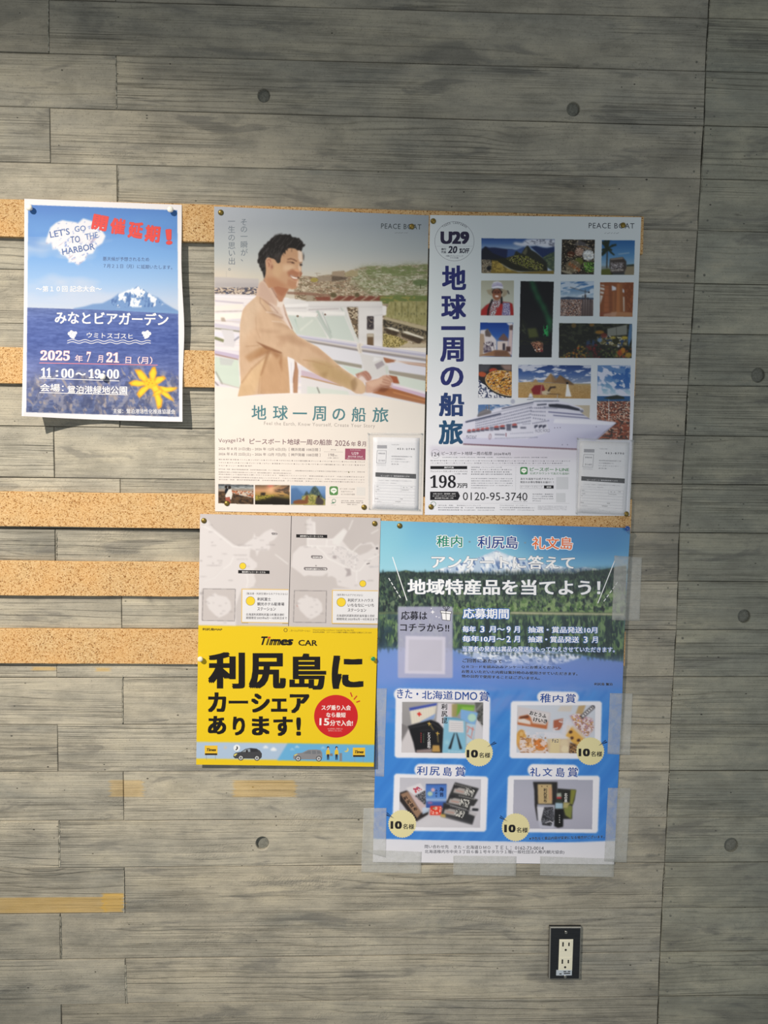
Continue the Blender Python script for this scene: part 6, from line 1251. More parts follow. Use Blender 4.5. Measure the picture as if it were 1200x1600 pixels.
# ================================================================ yellow car-sharing poster with two maps
def d_ye(px, py):
    px = np.asarray(px, float); py = np.asarray(py, float); v = (py - 805) / 390
    return 0.0112 + 0.0022 * sst(v, .55, 1.0) + 0.0006 * np.sin((px - 307) / 285 * 3.14)
ye_ = Poster('poster', 'yellow poster with black headline and a red disc below two grey maps', 'poster', (312.7, 803), (594.8, 809.2), (306.5, 1194.7), (584, 1198), d_ye, 0.76, M_PRINT)
ye_.sheet(20, 28, M_PAPER)
c = Cv(300, 796, 602, 1206, 1.25, (238, 204, 30))
YM = Z(290, 790, 3.75); YB = Z(290, 980, 3.75); M1 = Z(310, 800, 8); M2 = Z(450, 800, 8)
c.poly([(296, 790), (602, 790), (602, 981.5), (308, 977), (296, 976)], (206, 200, 202), 1, .2); c.poly([(296, 800), (602, 790), (602, 981.5), (456, 979)], (203, 196, 197), .6)
c.shade(quad(296, 800, 602, 980), 60, 60, 4, 201)
land = (226, 221, 224)
c.poly(M1((0, 60), (60, 90), (130, 110), (180, 200), (250, 250), (350, 330), (440, 400), (500, 430), (570, 410), (620, 370), (680, 330), (700, 260), (715, 310), (760, 310), (830, 250), (910, 210), (980, 260), (990, 300), (940, 350), (880, 380), (900, 440), (880, 480), (760, 480), (730, 560), (715, 480), (650, 460), (640, 560), (735, 640), (730, 690), (700, 710), (700, 800), (720, 860), (690, 930), (620, 960), (540, 960), (460, 1200), (470, 1420), (0, 1410)), land, 1, .5)
c.poly(M1((40, 960), (462, 965), (450, 1360), (36, 1354)), (205, 198, 199), 1, .2)
for q in (((50, 170), (220, 260), (430, 430), (600, 450), (680, 420)), ((60, 860), (200, 820), (300, 720), (400, 650), (440, 560)), ((600, 780), (620, 860), (600, 940)), ((960, 530), (1040, 590), (1120, 650))): c.line(M1(*q), 1.2, (242, 240, 242), .9, .3)
c.line(M1((130, 120), (240, 245), (350, 325), (460, 410), (570, 400)), .6, (180, 174, 176), .7, .3); c.line(M1((55, 860), (200, 815), (310, 705)), .5, (190, 184, 188), .7, .3)
isl = M1((130, 1060), (170, 1040), (210, 1010), (240, 1040), (300, 1050), (350, 1060), (400, 1120), (412, 1200), (390, 1250), (330, 1290), (250, 1325), (200, 1280), (130, 1210), (105, 1150), (100, 1090)); c.poly(isl, land, 1, .3)
c.poly(M2((40, 680), (60, 520), (150, 430), (240, 420), (250, 100), (290, 60), (290, 110), (340, 130), (345, 340), (500, 345), (560, 330), (700, 200), (745, 240), (680, 360), (800, 500), (900, 540), (1000, 500), (1130, 400), (1140, 1400), (560, 1400), (560, 960), (800, 960), (620, 920), (600, 830), (550, 800), (490, 810), (500, 760), (430, 800), (330, 800), (260, 790), (200, 805), (150, 760)), land, 1, .5)
c.poly(M2((900, 400), (1050, 375), (1100, 430), (1060, 440), (1040, 400), (910, 412)), land, 1, .3); c.poly(M2((560, 340), (690, 220), (730, 245), (640, 420), (560, 400)), (232, 230, 232), 1, .4)
for q in (((240, 100), (245, 420), (360, 440), (440, 500), (500, 580), (700, 680), (830, 740), (900, 730), (1000, 600), (1140, 530)), ((245, 330), (560, 345)), ((250, 425), (620, 430)), ((490, 345), (480, 425)), ((330, 130), (335, 340)), ((810, 100), (760, 220)), ((590, 430), (550, 510)), ((640, 420), (860, 520), (830, 700)), ((860, 740), (855, 880)), ((1040, 270), (1130, 220)), ((800, 500), (860, 440), (910, 400))): c.line(M2(*q), 1.2, (243, 241, 243), .95, .3)
c.fbm(M2((560, 430), (700, 440), (900, 560), (860, 720), (700, 660), (540, 560)), (206, 202, 206), 3, 3, 202, .55, .6, .7)
for q in (((560, 545), (610, 545), (605, 585), (560, 580)), ((705, 700), (780, 710), (790, 790), (720, 810), (740, 750)),): c.poly(M2(*q), (176, 168, 172), .9, .2)
c.poly([(a + 140 + 1.2, b + 2.2) for a, b in isl], land, 1, .3); c.poly(M2((80, 980), (480, 985), (468, 1380), (68, 1372)), (203, 196, 197), 1, .2); c.poly([(a + 142.6, b + 2.6) for a, b in isl], land, 1, .3)
for P_, dx, dy in ((M1, 0, 0), (M2, 20, 22)):
    q = P_((60 + dx, 960 + dy), (462 + dx, 965 + dy), (452 + dx, 1362 + dy), (48 + dx, 1355 + dy)); c.line(q + q[:1], .7, (110, 106, 110), .9)
rg = np.random.default_rng(33)
def scrib(P_, pts, col=(140, 134, 138)):
    for x, y, w in pts:
        n = max(2, int(w / 10))
        for i in range(n): c.rect(*P_((x + i * w / n, y - 5))[0], *P_((x + i * w / n + w / n * .7, y + rg.uniform(-1, 6)))[0], col, .7, .1)
scrib(M1, [(130, 250, 56), (160, 420, 70), (290, 525, 70), (110, 560, 60), (235, 610, 66), (105, 670, 190), (440, 540, 170), (480, 592, 140), (490, 420, 196), (686, 330, 50), (765, 355, 60), (850, 412, 110), (720, 470, 150), (376, 855, 56), (25, 808, 80), (45, 165, 30), (125, 165, 50), (265, 340, 36), (155, 1048, 46), (82, 1122, 46), (330, 1140, 30), (380, 1248, 50), (250, 1172, 44), (310, 1386, 46), (180, 1136, 20), (120, 1144, 26), (300, 1236, 40), (270, 1272, 40), (222, 1314, 30), (600, 680, 40)])
scrib(M1, [(165, 380, 22), (176, 640, 16), (786, 446, 26), (255, 640, 40)], (110, 104, 108)); scrib(M1, [(20, 610, 26), (20, 1010, 36), (20, 1024, 36)], (90, 84, 88))
scrib(M2, [(210, 160, 90), (228, 215, 40), (200, 440, 90), (318, 440, 36), (500, 528, 60), (600, 436, 90), (935, 392, 44), (1080, 534, 30), (950, 612, 90), (1012, 684, 56), (995, 858, 74), (835, 920, 40), (625, 870, 40), (180, 1070, 46), (106, 1144, 46), (350, 1160, 30), (398, 1270, 50), (270, 1190, 44), (310, 1076, 40), (320, 1104, 30), (280, 1290, 30), (250, 1330, 30), (344, 1250, 26)]); c.line(M2((985, 650), (1020, 640)), 1.4, (90, 84, 88), .8); c.rect(*M2((1098, 440))[0], *M2((1126, 468))[0], (84, 80, 84), .9); c.ell(*M2((350, 672))[0], .8, .7, (60, 56, 60)); c.line(M2((115, 1160), (112, 1180), (128, 1182)), .5, (200, 120, 110), .8)
c.line(M2((1020, 690), (1140, 680)), .8, (150, 160, 180), .6, .3)
# bottom strip with cars
S_ = Z(310, 1150, 4.2857)
c.poly([(300, 1158.8), (450, 1161.2), (440, 1187.6), (300, 1185.2)], (176, 198, 226), 1, .2); c.poly([(449.5, 1161.2), (602, 1164), (602, 1192), (433, 1188)], (108, 178, 226), 1, .2)
c.ell(*S_((180, 77))[0], 2.4, 2.4, (206, 196, 180), .9, 0, .3)
for x, y, k in ((450, 75, 1), (503, 90, 1.4), (660, 73, .6), (835, 80, .5), (628, 90, .45)): c.ell(*S_((x, y - 4))[0], 2.0 * k, 1.7 * k, (238, 242, 248), 1, 0, .15); c.ell(*S_((x - 8, y + 2))[0], 2.2 * k, 1.2 * k, (238, 242, 248), 1, 0, .15); c.ell(*S_((x + 9, y + 2))[0], 2.2 * k, 1.2 * k, (238, 242, 248), 1, 0, .15)
c.ell(*S_((990, 92))[0], 3.6, 3.6, (238, 206, 90), 1); c.ell(*S_((983, 86))[0], 3.4, 3.4, (108, 178, 226), 1)
ye_.picture(c, dens=1.25)
# vector pieces of the strip
def car(part, P_, pts, glass, wheels, col, colg, colw):
    ye_.poly(part, P_(*pts), col, .0002); ye_.poly(part, P_(*glass), colg, .00024)
    for x, y in wheels:
        X, Y = P_((x, y))[0]; ye_.ell(part, X, Y, 4.3, 4.3, (44, 44, 48), .00028); ye_.ell(part, X, Y, 3.2, 3.2, colw, .0003); ye_.ell(part, X, Y, 1.1, 1.1, (70, 70, 74), .00032)
        for k in range(5): a = k * 1.2566; ye_.bar(part, X, Y, X + 2.8 * math.cos(a), Y + 2.8 * math.sin(a), .5, (84, 84, 88), .00031)
car('car_drawing|dark grey car drawing', S_, [(234, 140), (236, 122), (250, 112), (285, 106), (315, 86), (350, 80), (390, 84), (412, 98), (425, 118), (424, 142), (415, 152), (245, 150)], [(292, 106), (318, 90), (345, 86), (347, 106)], [(284, 146), (392, 148)], (70, 70, 76), (150, 160, 172), (200, 202, 206))
ye_.poly('car_drawing|dark grey car drawing', S_((352, 86), (385, 89), (404, 104), (352, 107)), (52, 52, 58), .00025); ye_.poly('car_drawing|dark grey car drawing', S_((236, 126), (250, 118), (262, 118), (244, 136)), (230, 216, 120), .00026)
ye_.ell('car_drawing|dark grey car drawing', *S_((325, 101))[0], 1.6, 2.2, (40, 36, 36), .00027)
car('van_drawing|mid grey car drawing', S_, [(634, 148), (637, 128), (660, 116), (695, 112), (735, 92), (790, 90), (818, 94), (829, 112), (830, 150), (822, 158), (640, 156)], [(702, 116), (738, 98), (752, 98), (754, 120)], [(668, 151), (806, 152)], (140, 140, 146), (118, 122, 130), (206, 208, 212))
ye_.poly('van_drawing|mid grey car drawing', S_((760, 98), (786, 97), (788, 120), (762, 121)), (118, 122, 130), .00025); ye_.poly('van_drawing|mid grey car drawing', S_((793, 97), (812, 100), (822, 117), (795, 120)), (118, 122, 130), .00025); ye_.poly('van_drawing|mid grey car drawing', S_((640, 128), (658, 120), (666, 121), (646, 134)), (230, 216, 120), .00026)
for x, s in ((868, 1), (925, 1)):
    pn = 'people_drawing|two people in yellow tops beside a suitcase'
    ye_.ell(pn, *S_((x, 78))[0], 2.0, 2.2, (52, 38, 34), .00026); ye_.ell(pn, *S_((x + 1, 84))[0], 1.3, 1.8, (226, 186, 160), .00027)
    ye_.poly(pn, S_((x - 14, 130), (x - 12, 96), (x, 90), (x + 12, 96), (x + 14, 130), (x + 8, 124), (x - 8, 124)), (230, 196, 56), .00024)
    ye_.poly(pn, S_((x - 8, 122), (x + 8, 122), (x + 7, 160), (x + 2, 160), (x, 132), (x - 2, 160), (x - 7, 160)), (44, 48, 66), .00025)
ye_.poly(pn, S_((880, 118), (898, 116), (900, 134), (878, 134)), (130, 130, 136), .00026); ye_.poly(pn, S_((944, 114), (962, 114), (962, 168), (944, 168)), (142, 144, 152), .00026); ye_.bar(pn, *S_((953, 116))[0], *S_((953, 164))[0], .5, (110, 112, 120), .00028)
def board_sign(x0, y0, x1, y1):
    pn = 'signboard_drawing|small yellow signboard drawing#%d' % x0
    for x in (x0 + 12, x1 - 14): ye_.bar(pn, *S_((x, y1))[0], *S_((x, y1 + 34))[0], .45, (150, 150, 156), .0002)
    ye_.poly(pn, S_((x0, y0), (x1, y0), (x1, y1), (x0, y1)), (238, 196, 60), .00022); ye_.poly(pn, S_((x0 + 2, y1 - 12), (x1 - 2, y1 - 12), (x1 - 2, y1), (x0 + 2, y1)), (48, 38, 30), .00024)
    a, b = S_((x0 + 8, y0 + 38), (x1 - 6, y0 + 38)); T(ye_, pn, 'Times', *a, *b, 4.6, (40, 34, 28), bold=.045, shear=.3, layer=.00028)
board_sign(42, 64, 128, 128); board_sign(1034, 78, 1116, 140)
ye_.ell('music_bubble', *S_((257, 80))[0], 5.2, 5.2, (236, 240, 246)); T(ye_, 'music_bubble', '♪', *S_((248, 95))[0], *S_((266, 95))[0], 6.6, (30, 30, 34), bold=.02)
# the map labels
for a, b, c_, d_, t in ((308, 378, 492, 400, '鴛泊港フェリーターミナル'), (648, 168, 830, 190, '沓形港フェリーターミナル')):
    ye_.poly('ferry_label|black strip with white lettering#%d' % a, YM((a, b), (c_, b + 3), (c_, d_), (a, d_ - 3)), (28, 26, 30)); T(ye_, 'ferry_label|black strip with white lettering#%d' % a, t, *YM((a + 22, d_ - 6))[0], *YM((c_ - 24, d_ - 4))[0], 2.9, (236, 234, 236), bold=.02)
for a, b, c_, t in ((736, 302, 804, '沓形岬公園'), (694, 371, 832, '沓形岬公園キャンプ場')):
    ye_.poly('place_label#%d' % a, YM((a, b - 9), (a + 6, b - 11), (c_ - 6, b - 9), (c_, b), (c_ - 6, b + 9), (a + 6, b + 8), (a - 2, b)), (130, 124, 128)); T(ye_, 'place_label#%d' % a, t, *YM((a + 8, b + 6))[0], *YM((c_ - 8, b + 7))[0], 2.9, (240, 238, 240), bold=.02)
ye_.poly('place_label', YM((502, 160), (508, 158), (534, 160), (539, 166), (534, 172), (508, 172)), (130, 124, 128)); T(ye_, 'place_label', 'ペシ岬', *YM((508, 171))[0], *YM((533, 172))[0], 2.2, (240, 238, 240), bold=.01)
def disc(part, x, y, r, P_=YM): X, Y = P_((x, y))[0]; ye_.ell(part, X, Y, r, r, (96, 90, 84), .0002); ye_.ell(part, X, Y, r - .5, r - .5, (246, 214, 60), .00024)
disc('station_dot|yellow dot on the left map', 335, 354, 5.3); disc('station_dot|yellow dot on the right map', 1038, 457, 5.3)
for x0, y0, x1, y1, dx, dy, L in ((328, 487, 603, 690, 380, 559, ('〔鴛泊港・利尻空港からのアクセスなら〕', '利尻富士', '観光ホテル駐車場', 'ステーション', '北海道利尻郡利尻富士町鴛泊港町', '期間限定:2025年6月～10月末日まで')), (858, 494, 1127, 696, 912, 566, ('〔沓形港からのアクセスなら〕', '利尻ゲストハウス', 'いちななにーいち', 'ステーション', '北海道利尻郡利尻町沓形富士見町', '期間限定:2025年6月～9月末日まで'))):
    n = 'station_card|white card with yellow border#%d' % x0
    for e, col, ly in ((0, (150, 140, 120), .00014), (0, (232, 196, 120), .00017), (5, (234, 234, 240), .0002)):
        o_ = 3 if ly == .00014 else 0
        ye_.poly(n, YM((x0 + e + o_, y0 + e + o_), (x1 + (0 if e else 0), y0 + e + 3), (x1 - 2, y1 - e + o_), (x0 + e - 2 + o_, y1 - e - 4 + o_)), col, ly)
    disc(n, dx, dy, 7.2)
    w1 = 250 if x0 < 400 else 160
    T(ye_, n, L[0], *YM((x0 + 28, y0 + 35))[0], *YM((x0 + 28 + w1 - 8, y0 + 38))[0], 3.6, (70, 66, 76))
    for i, (xx) in enumerate(((x0 + 92, x0 + 172), (x0 + 92, x0 + 250), (x0 + 92, x0 + 200)) if x0 < 400 else ((x0 + 92, x0 + 242), (x0 + 92, x0 + 246), (x0 + 92, x0 + 200))):
        T(ye_, n, L[1 + i], *YM((xx[0], y0 + 70 + i * 29))[0], *YM((xx[1], y0 + 71 + i * 29))[0], 5.2, (54, 50, 62), bold=.012)
    T(ye_, n, L[4], *YM((x0 + 26, y0 + 158))[0], *YM((x0 + 250, y0 + 160))[0], 4.0, (60, 56, 66), bold=.004); T(ye_, n, L[5], *YM((x0 + 26, y0 + 178))[0], *YM((x0 + 266, y0 + 180))[0], 4.0, (60, 56, 66), bold=.004)
ye_.bar('fold_line', *YM((620, 60))[0], *YM((603, 706))[0], .9, (54, 50, 54), .00028)
Y1 = lambda part, t, x0, y0, x1, y1, h, col, **k: T(ye_, part, t, 290 + x0 / 3.75, 980 + y0 / 3.75, 290 + x1 / 3.75, 980 + y1 / 3.75, h / 3.75, col, **k)
bk = (24, 20, 20)
Y1('small_print', '利尻島MAP', 98, 19, 215, 21, 15, (54, 44, 30), bold=.02); ye_.ring('map_key_ring', *YB((586, 17))[0], 3, .8, (70, 60, 40)); Y1('small_print', '…カーシェアステーション', 606, 25, 730, 27, 11, (70, 60, 40)); Y1('small_print', '©OpenStreetMap contributors  Copyright Map data 2025', 745, 21, 985, 23, 8, (90, 78, 44)); Y1('small_print', '※2025年6月現在　ステーションの場所や車種などは変更する場合がございます', 745, 33, 1090, 37, 9, (90, 78, 44))
lg = 'brand_lettering|italic black and red lettering'
Y1(lg, 'T', 430, 104, 482, 104, 50, bk, bold=.04, shear=.3); Y1(lg, 'i', 470, 105, 496, 105, 50, bk, bold=.05, shear=.3); Y1(lg, 'mes', 488, 106, 634, 107, 37, bk, bold=.05, shear=.28); Y1(lg, 'CAR', 660, 108, 772, 110, 34, bk, bold=.02); ye_.poly(lg, YB((484, 56), (498, 56), (495, 66), (481, 66)), (214, 70, 40), .0004)
hd = 'headline|very large black headline'
for ch, x0, y0, x1, y1 in (('利', 132, 146, 348, 360), ('尻', 370, 152, 588, 360), ('島', 608, 154, 824, 366), ('に', 856, 166, 1042, 362)): Y1(hd, ch, x0, y1, x1, y1, y1 - y0, bk, bold=.03 if ch == '島' else .042, res=3)
sh_ = 'second_headline|bold black headline'
for ch, x0, y0, x1, y1 in (('カ', 130, 382, 238, 498), ('ー', 252, 430, 366, 448), ('シ', 384, 388, 494, 500), ('ェ', 500, 418, 596, 496), ('ア', 610, 392, 726, 504), ('あ', 130, 520, 238, 628), ('り', 276, 524, 348, 634), ('ま', 388, 522, 492, 634), ('す', 514, 524, 628, 638), ('!', 648, 528, 676, 636)): Y1(sh_, ch, x0, y1, x1, y1, y1 - y0, bk, bold=.042 if ch != 'ー' else .0, res=3)
rd = 'red_disc|red disc with white lettering'
ye_.ell(rd, *YB((881, 522))[0], 34.2, 33.4, (206, 36, 40), .0002, 64)
for t, x0, x1, y, h in (('スグ乗り入会', 796, 968, 486, 30), ('なら最短', 824, 938, 528, 29), ('15', 784, 842, 575, 42), ('分で入会!', 846, 980, 578, 34)): Y1(rd, t, x0, y, x1, y + 1, h, (246, 238, 236), bold=.025)
Y1(rd, '※入会当日ご利用には', 832, 599, 920, 600, 9, (240, 200, 196)); Y1(rd, '条件がございます。', 836, 611, 916, 612, 9, (240, 200, 196))
for a, b in (((966, 382), (976, 408)), ((1004, 402), (986, 424)), ((1022, 432), (1000, 440))): ye_.bar('red_tick#%d' % a[0], *YB(a)[0], *YB(b)[0], 1.9, (206, 60, 44))
# ================================================================ blue lake poster with four prizes
def d_bl(px, py):
    px = np.asarray(px, float); py = np.asarray(py, float)
    w = 0.0105 * (1 - sst(py, 1042, 1230)) + 0.0016
    return w + 0.0012 * np.sin((px - 585) / 390 * 9.4) * sst(py, 1060, 1200) ** 1 * (1 - 0.5 * sst(py, 1280, 1350)) * .8 + 0.001 * np.sin((py - 815) / 60.0) * sst(np.abs(px - 785), 120, 195)
bl = Poster('poster', 'tall blue poster of a lake, forest and snowy peak with four framed prize pictures', 'poster', (595, 813.6), (985, 825), (582.5, 1347), (959.5, 1350.6), d_bl, 0.94, M_GLOSS, lambda u, v: np.stack([-1.4 * u * np.sin(3.14 * np.clip(v * 2, 0, 1)) + 0 * u, 0 * u], -1))
bl.sheet(34, 50, M_PAPER)
N1 = Z(580, 800, 2.7907); N2 = Z(560, 1060, 2.6667); R1 = Z(610, 1070, 6.6667); R2 = Z(790, 1070, 6.6667); R3 = Z(600, 1190, 6.6667); R4 = Z(780, 1190, 6.6667)
c = Cv(574, 806, 994, 1358, 1.35, (70, 130, 200))
c.grad(quad(574, 806, 994, 910), [(812, (104, 168, 206)), (850, (120, 184, 214)), (890, (150, 200, 222))])
c.grad([(780, 806), (994, 806), (994, 900), (860, 900)], [(820, (52, 112, 176)), (860, (64, 128, 184)), (895, (104, 160, 200))], al=.9, soft=26)
c.poly([(574, 806), (640, 806), (620, 900), (574, 900)], (140, 196, 212), .5, soft=14)
mt2 = N1((250, 262), (330, 240), (400, 220), (450, 205), (500, 185), (545, 168), (590, 185), (650, 205), (720, 220), (800, 232), (880, 248), (930, 240), (1000, 250), (1000, 290), (250, 290))
c.poly(mt2, (176, 196, 222), 1, .5); c.fbm(mt2, (236, 240, 248), 7, 10, 301, .42, .56, .95, 4, rot=25); c.fbm(mt2, (74, 104, 160), 4, 9, 302, .58, .66, .8, 3, rot=-20)
c.poly(N1((505, 190), (545, 168), (590, 188), (600, 215), (500, 215)), (226, 232, 242), .7, 1.2)
for_ = N1((30, 270), (70, 262), (120, 262), (150, 255), (200, 265), (260, 262), (330, 268), (400, 272), (450, 266), (520, 274), (600, 278), (680, 270), (740, 275), (800, 268), (880, 272), (930, 258), (990, 256), (1050, 245), (1110, 235), (1110, 455), (30, 440))
c.poly(for_, (40, 58, 56), 1, .6)
c.mosaic(for_, [(34, 50, 50), (58, 80, 66), (26, 38, 42), (84, 108, 76), (48, 68, 58), (40, 60, 58)], 2.6, 5.5, 303, .8, 1, 1.2); c.fbm(for_, (104, 124, 94), 5, 8, 304, .54, .66, .8, 4); c.fbm(for_, (16, 26, 32), 4, 10, 305, .56, .66, .8, 3)
c.mosaic(N1((30, 262), (400, 268), (1110, 240), (1110, 300), (30, 300)), [(28, 42, 46), (48, 68, 60), (22, 34, 40), (64, 88, 66)], 2, 4, 306, .6, 3)
br_ = N1((300, 400), (520, 395), (700, 380), (880, 360), (1110, 330), (1110, 452), (380, 442)); c.fbm(br_, (132, 156, 104), 6, 7, 307, .42, .58, .9, 4, soft=4); c.fbm(br_, (70, 104, 54), 3, 5, 308, .55, .65, .8, soft=3)
rg = np.random.default_rng(44)
for _ in range(150):
    x = rg.uniform(596, 978); y = rg.uniform(915, 955); c.line([(x, y), (x + rg.uniform(-.6, .6), y - rg.uniform(6, 18))], .6, ((176, 184, 160), (20, 30, 30))[rg.integers(2)], .45, .2)
for i in range(90):
    x = 594 + i * 4.4; y = 896 + rg.uniform(-3, 2) - (3 if x > 930 else 0); h = rg.uniform(4, 9); c.poly([(x - 2, y + 4), (x, y - h + 3), (x + 2, y + 4)], (28, 44, 46), .9, .3)
c.poly(N1((30, 436), (370, 438), (600, 442), (620, 434), (800, 434), (1108, 440), (1106, 458), (600, 452), (30, 450)), (92, 104, 76), 1, .4); c.line(N1((610, 440), (760, 443), (1100, 447)), 2.6, (190, 186, 160), .9, .4); c.line(N1((370, 438), (600, 441)), 1.2, (150, 158, 120), .7, .4)
# reflection
refl = N1((30, 448), (1106, 456), (1100, 660), (1000, 640), (900, 620), (700, 600), (400, 600), (200, 590), (30, 600))
c.poly(refl, (52, 76, 70), 1, .8); c.mosaic(refl, [(44, 66, 62), (78, 106, 74), (34, 50, 54), (98, 126, 80), (60, 86, 70)], 3.4, 9, 310, .8, 2, 1.0); c.fbm(refl, (112, 138, 98), 5, 14, 311, .52, .64, .8, 3, 3); c.fbm(refl, (28, 44, 50), 4, 16, 312, .55, .66, .8, 3, 3)
c.fbm(N1((30, 450), (400, 450), (400, 600), (30, 600)), (40, 60, 76), 8, 12, 313, .4, .6, .7, soft=6)
low = N1((30, 596), (200, 590), (420, 600), (640, 600), (820, 616), (1000, 640), (1100, 655), (1098, 800), (26, 800))
c.poly(low, (104, 134, 196), 1, 1.5); mr = N1((370, 605), (480, 600), (640, 602), (800, 610), (930, 628), (840, 660), (700, 690), (640, 700), (560, 670), (450, 640)); c.poly(mr, (176, 190, 216), .9, 1.5); c.fbm(mr, (234, 238, 246), 8, 5, 314, .46, .58, .9, 4, 1, rot=20); c.fbm(mr, (90, 110, 150), 6, 3, 315, .56, .66, .8, 3, 1, rot=15)
for i in range(60):
    x = 594 + i * 6.5; y = 1013 + (x - 594) * .045 + rg.uniform(-3, 3); h = rg.uniform(3, 8); c.poly([(x - 3, y - 4), (x, y + h - 2), (x + 3, y - 4)], (48, 68, 70), .75, .5)
c.grad(quad(574, 1034, 994, 1090), [(1034, (108, 132, 200)), (1060, (100, 132, 204)), (1090, (76, 132, 208))], al=.95, soft=8)
c.grad([(574, 1072), (994, 1080), (994, 1358), (574, 1358)], [(1070, (84, 134, 208)), (1120, (62, 130, 208)), (1250, (56, 122, 204)), (1310, (62, 126, 206))], soft=4)
c.poly([(574, 1016), (640, 1016), (630, 1080), (574, 1080)], (110, 140, 206), .6, 8); c.fbm(quad(574, 1050, 994, 1130), (112, 140, 206), 50, 22, 316, .5, .7, .6, soft=10)
# soft stripes
for i in range(34):
    x = 560 + i * 17; c.line([(x - 40, 1330), (x + 150, 1080)], 5.5, (80, 146, 220) if i % 2 else (48, 110, 194), .30, 1.5)
# frames
def frame(P_, x0, y0, x1, y1, ix0, iy0, ix1, iy1, tab, dx=0, sk=0.0):
    pts = P_((x0, y0), (x1, y0 + sk), (x1 - dx, y1), (x0 - dx, y1 - 10))
    (ax, ay), (bx, by), (cx, cy), (ex, ey) = pts
    c.poly([(ax + 3, ay), (bx - 3, by), (bx, by + 3), (cx, cy - 3), (cx - 3, cy), (ex + 3, ey), (ex, ey - 3), (ax, ay + 3)], (222, 222, 232), 1, .3)
    for (tx, ty, tr) in tab: c.ell(*P_((tx, ty))[0], tr / 6.667, tr / 6.667, (222, 222, 232), 1, 0, .2)
    return P_((ix0, iy0), (ix1, iy0 + sk * .6), (ix1 - dx * .5, iy1), (ix0 - dx * .6, iy1 - 8))
wf_ = (222, 222, 232)
q = frame(R1, 55, 110, 1040, 770, 122, 176, 966, 714, [(x, 100 + (x - 100) * .02, 64) for x in range(100, 1000, 50)], 12, 10)
c.clip(q); c.grad(q, [(1096, (150, 148, 152)), (1140, (140, 138, 142)), (1176, (190, 186, 190))]); c.poly(R1((120, 600), (200, 440), (260, 720), (110, 720)), (196, 192, 198), 1, .5); c.poly(R1((110, 400), (190, 440), (110, 600)), (110, 106, 110), .7, .8)
c.poly(R1((880, 180), (980, 180), (980, 440), (900, 330)), (92, 92, 92), 1, .5); c.line(R1((900, 260), (960, 190)), 2, (150, 150, 150), .8, .3); c.fbm(R1((900, 280), (980, 240), (980, 440), (900, 360)), (60, 62, 60), 3, 3, 320, .4, .6, .8); c.poly(R1((960, 440), (900, 360), (880, 420), (870, 570), (980, 600)), (196, 196, 206), 1, .4)
c.poly(R1((198, 246), (484, 188), (460, 350), (220, 412)), (206, 200, 190), 1, .2); c.poly(R1((195, 240), (486, 188), (482, 214), (200, 272)), (60, 76, 160), 1, .2)
for i in range(9): c.line(R1((225 + i * 26, 268 - i * 5), (240 + i * 25, 395 - i * 8)), 1.2, (224, 216, 200), .8, .3)
c.poly(R1((320, 380), (470, 300), (455, 356), (300, 400)), (110, 140, 200), .8, .6); c.ell(*R1((300, 305))[0], 2.6, 2.4, (200, 50, 44), 1, 0, .3); c.line(R1((280, 300), (325, 312)), 1, (200, 50, 44)); c.line(R1((302, 285), (300, 330)), 1, (200, 50, 44))
c.poly(R1((494, 186), (662, 196), (640, 340), (560, 470), (470, 460)), (200, 198, 208), 1, .2); c.poly(R1((610, 196), (662, 198), (650, 330), (600, 320)), (206, 190, 200), .8, .5)
c.poly(R1((690, 200), (880, 212), (870, 270), (740, 260), (690, 330), (670, 320)), (104, 150, 60), 1, .2); c.poly(R1((740, 230), (870, 236), (868, 270), (745, 262)), (136, 184, 80), .8, .6); c.poly(R1((640, 200), (700, 200), (690, 330), (640, 330)), (150, 140, 90), .9, .4)
c.poly(R1((732, 255), (912, 290), (880, 430), (730, 360)), (120, 164, 214), 1, .2); c.ell(*R1((850, 342))[0], 6.8, 6.6, (150, 190, 190), 1, 0, .2); c.ell(*R1((850, 342))[0], 5.6, 5.4, (170, 204, 190), 1, 0, .2); c.poly(R1((792, 400), (890, 415), (860, 590), (790, 620)), (170, 196, 216), 1, .3)
for a in (((800, 430), (870, 470)), ((800, 520), (850, 560)), ((815, 450), (800, 500)), ((860, 440), (845, 540))): c.line(R1(*a), 1.2, (206, 90, 76), .9, .3)
c.poly(R1((182, 430), (420, 365), (500, 395), (556, 460), (545, 714), (262, 708), (240, 600)), (28, 28, 32), 1, .2); c.line(R1((190, 450), (440, 400), (550, 470)), 1, (70, 70, 76), .7, .3); c.line(R1((300, 480), (420, 470), (540, 500)), .8, (64, 64, 70), .6, .3)
for a in (((405, 400), (450, 470)), ((490, 500), (498, 600))): c.line(R1(*a), 1, (206, 180, 100), .9, .2)
for x, y in ((405, 405), (492, 506)): c.line(R1((x - 18, y - 4), (x + 18, y + 4)), 1.2, (206, 170, 80), .9); c.line(R1((x, y - 16), (x - 4, y + 20)), 1.2, (206, 170, 80), .9)
c.poly(R1((440, 630), (510, 630), (520, 700), (430, 700)), (176, 140, 80), 1, .4); c.poly(R1((270, 680), (430, 665), (430, 706), (270, 706)), (170, 150, 150), .8, .6)
for i in range(5): c.line(R1((318, 500 + i * 22), (320, 512 + i * 22)), 1.4, (176, 60, 56), .8); c.line(R1((345, 510 + i * 20), (346, 520 + i * 20)), 1, (110, 150, 110), .7)
c.poly(R1((560, 335), (780, 375), (790, 720), (540, 714)), (126, 178, 206), 1, .2); c.poly(R1((560, 335), (700, 345), (780, 375), (590, 362)), (96, 150, 184), 1, .3); c.poly(R1((610, 366), (760, 378), (764, 498), (606, 490)), (206, 204, 210), 1, .2)
for i in range(4): c.line(R1((626, 400 + i * 22), (750, 406 + i * 22)), .5, (150, 150, 160), .7)
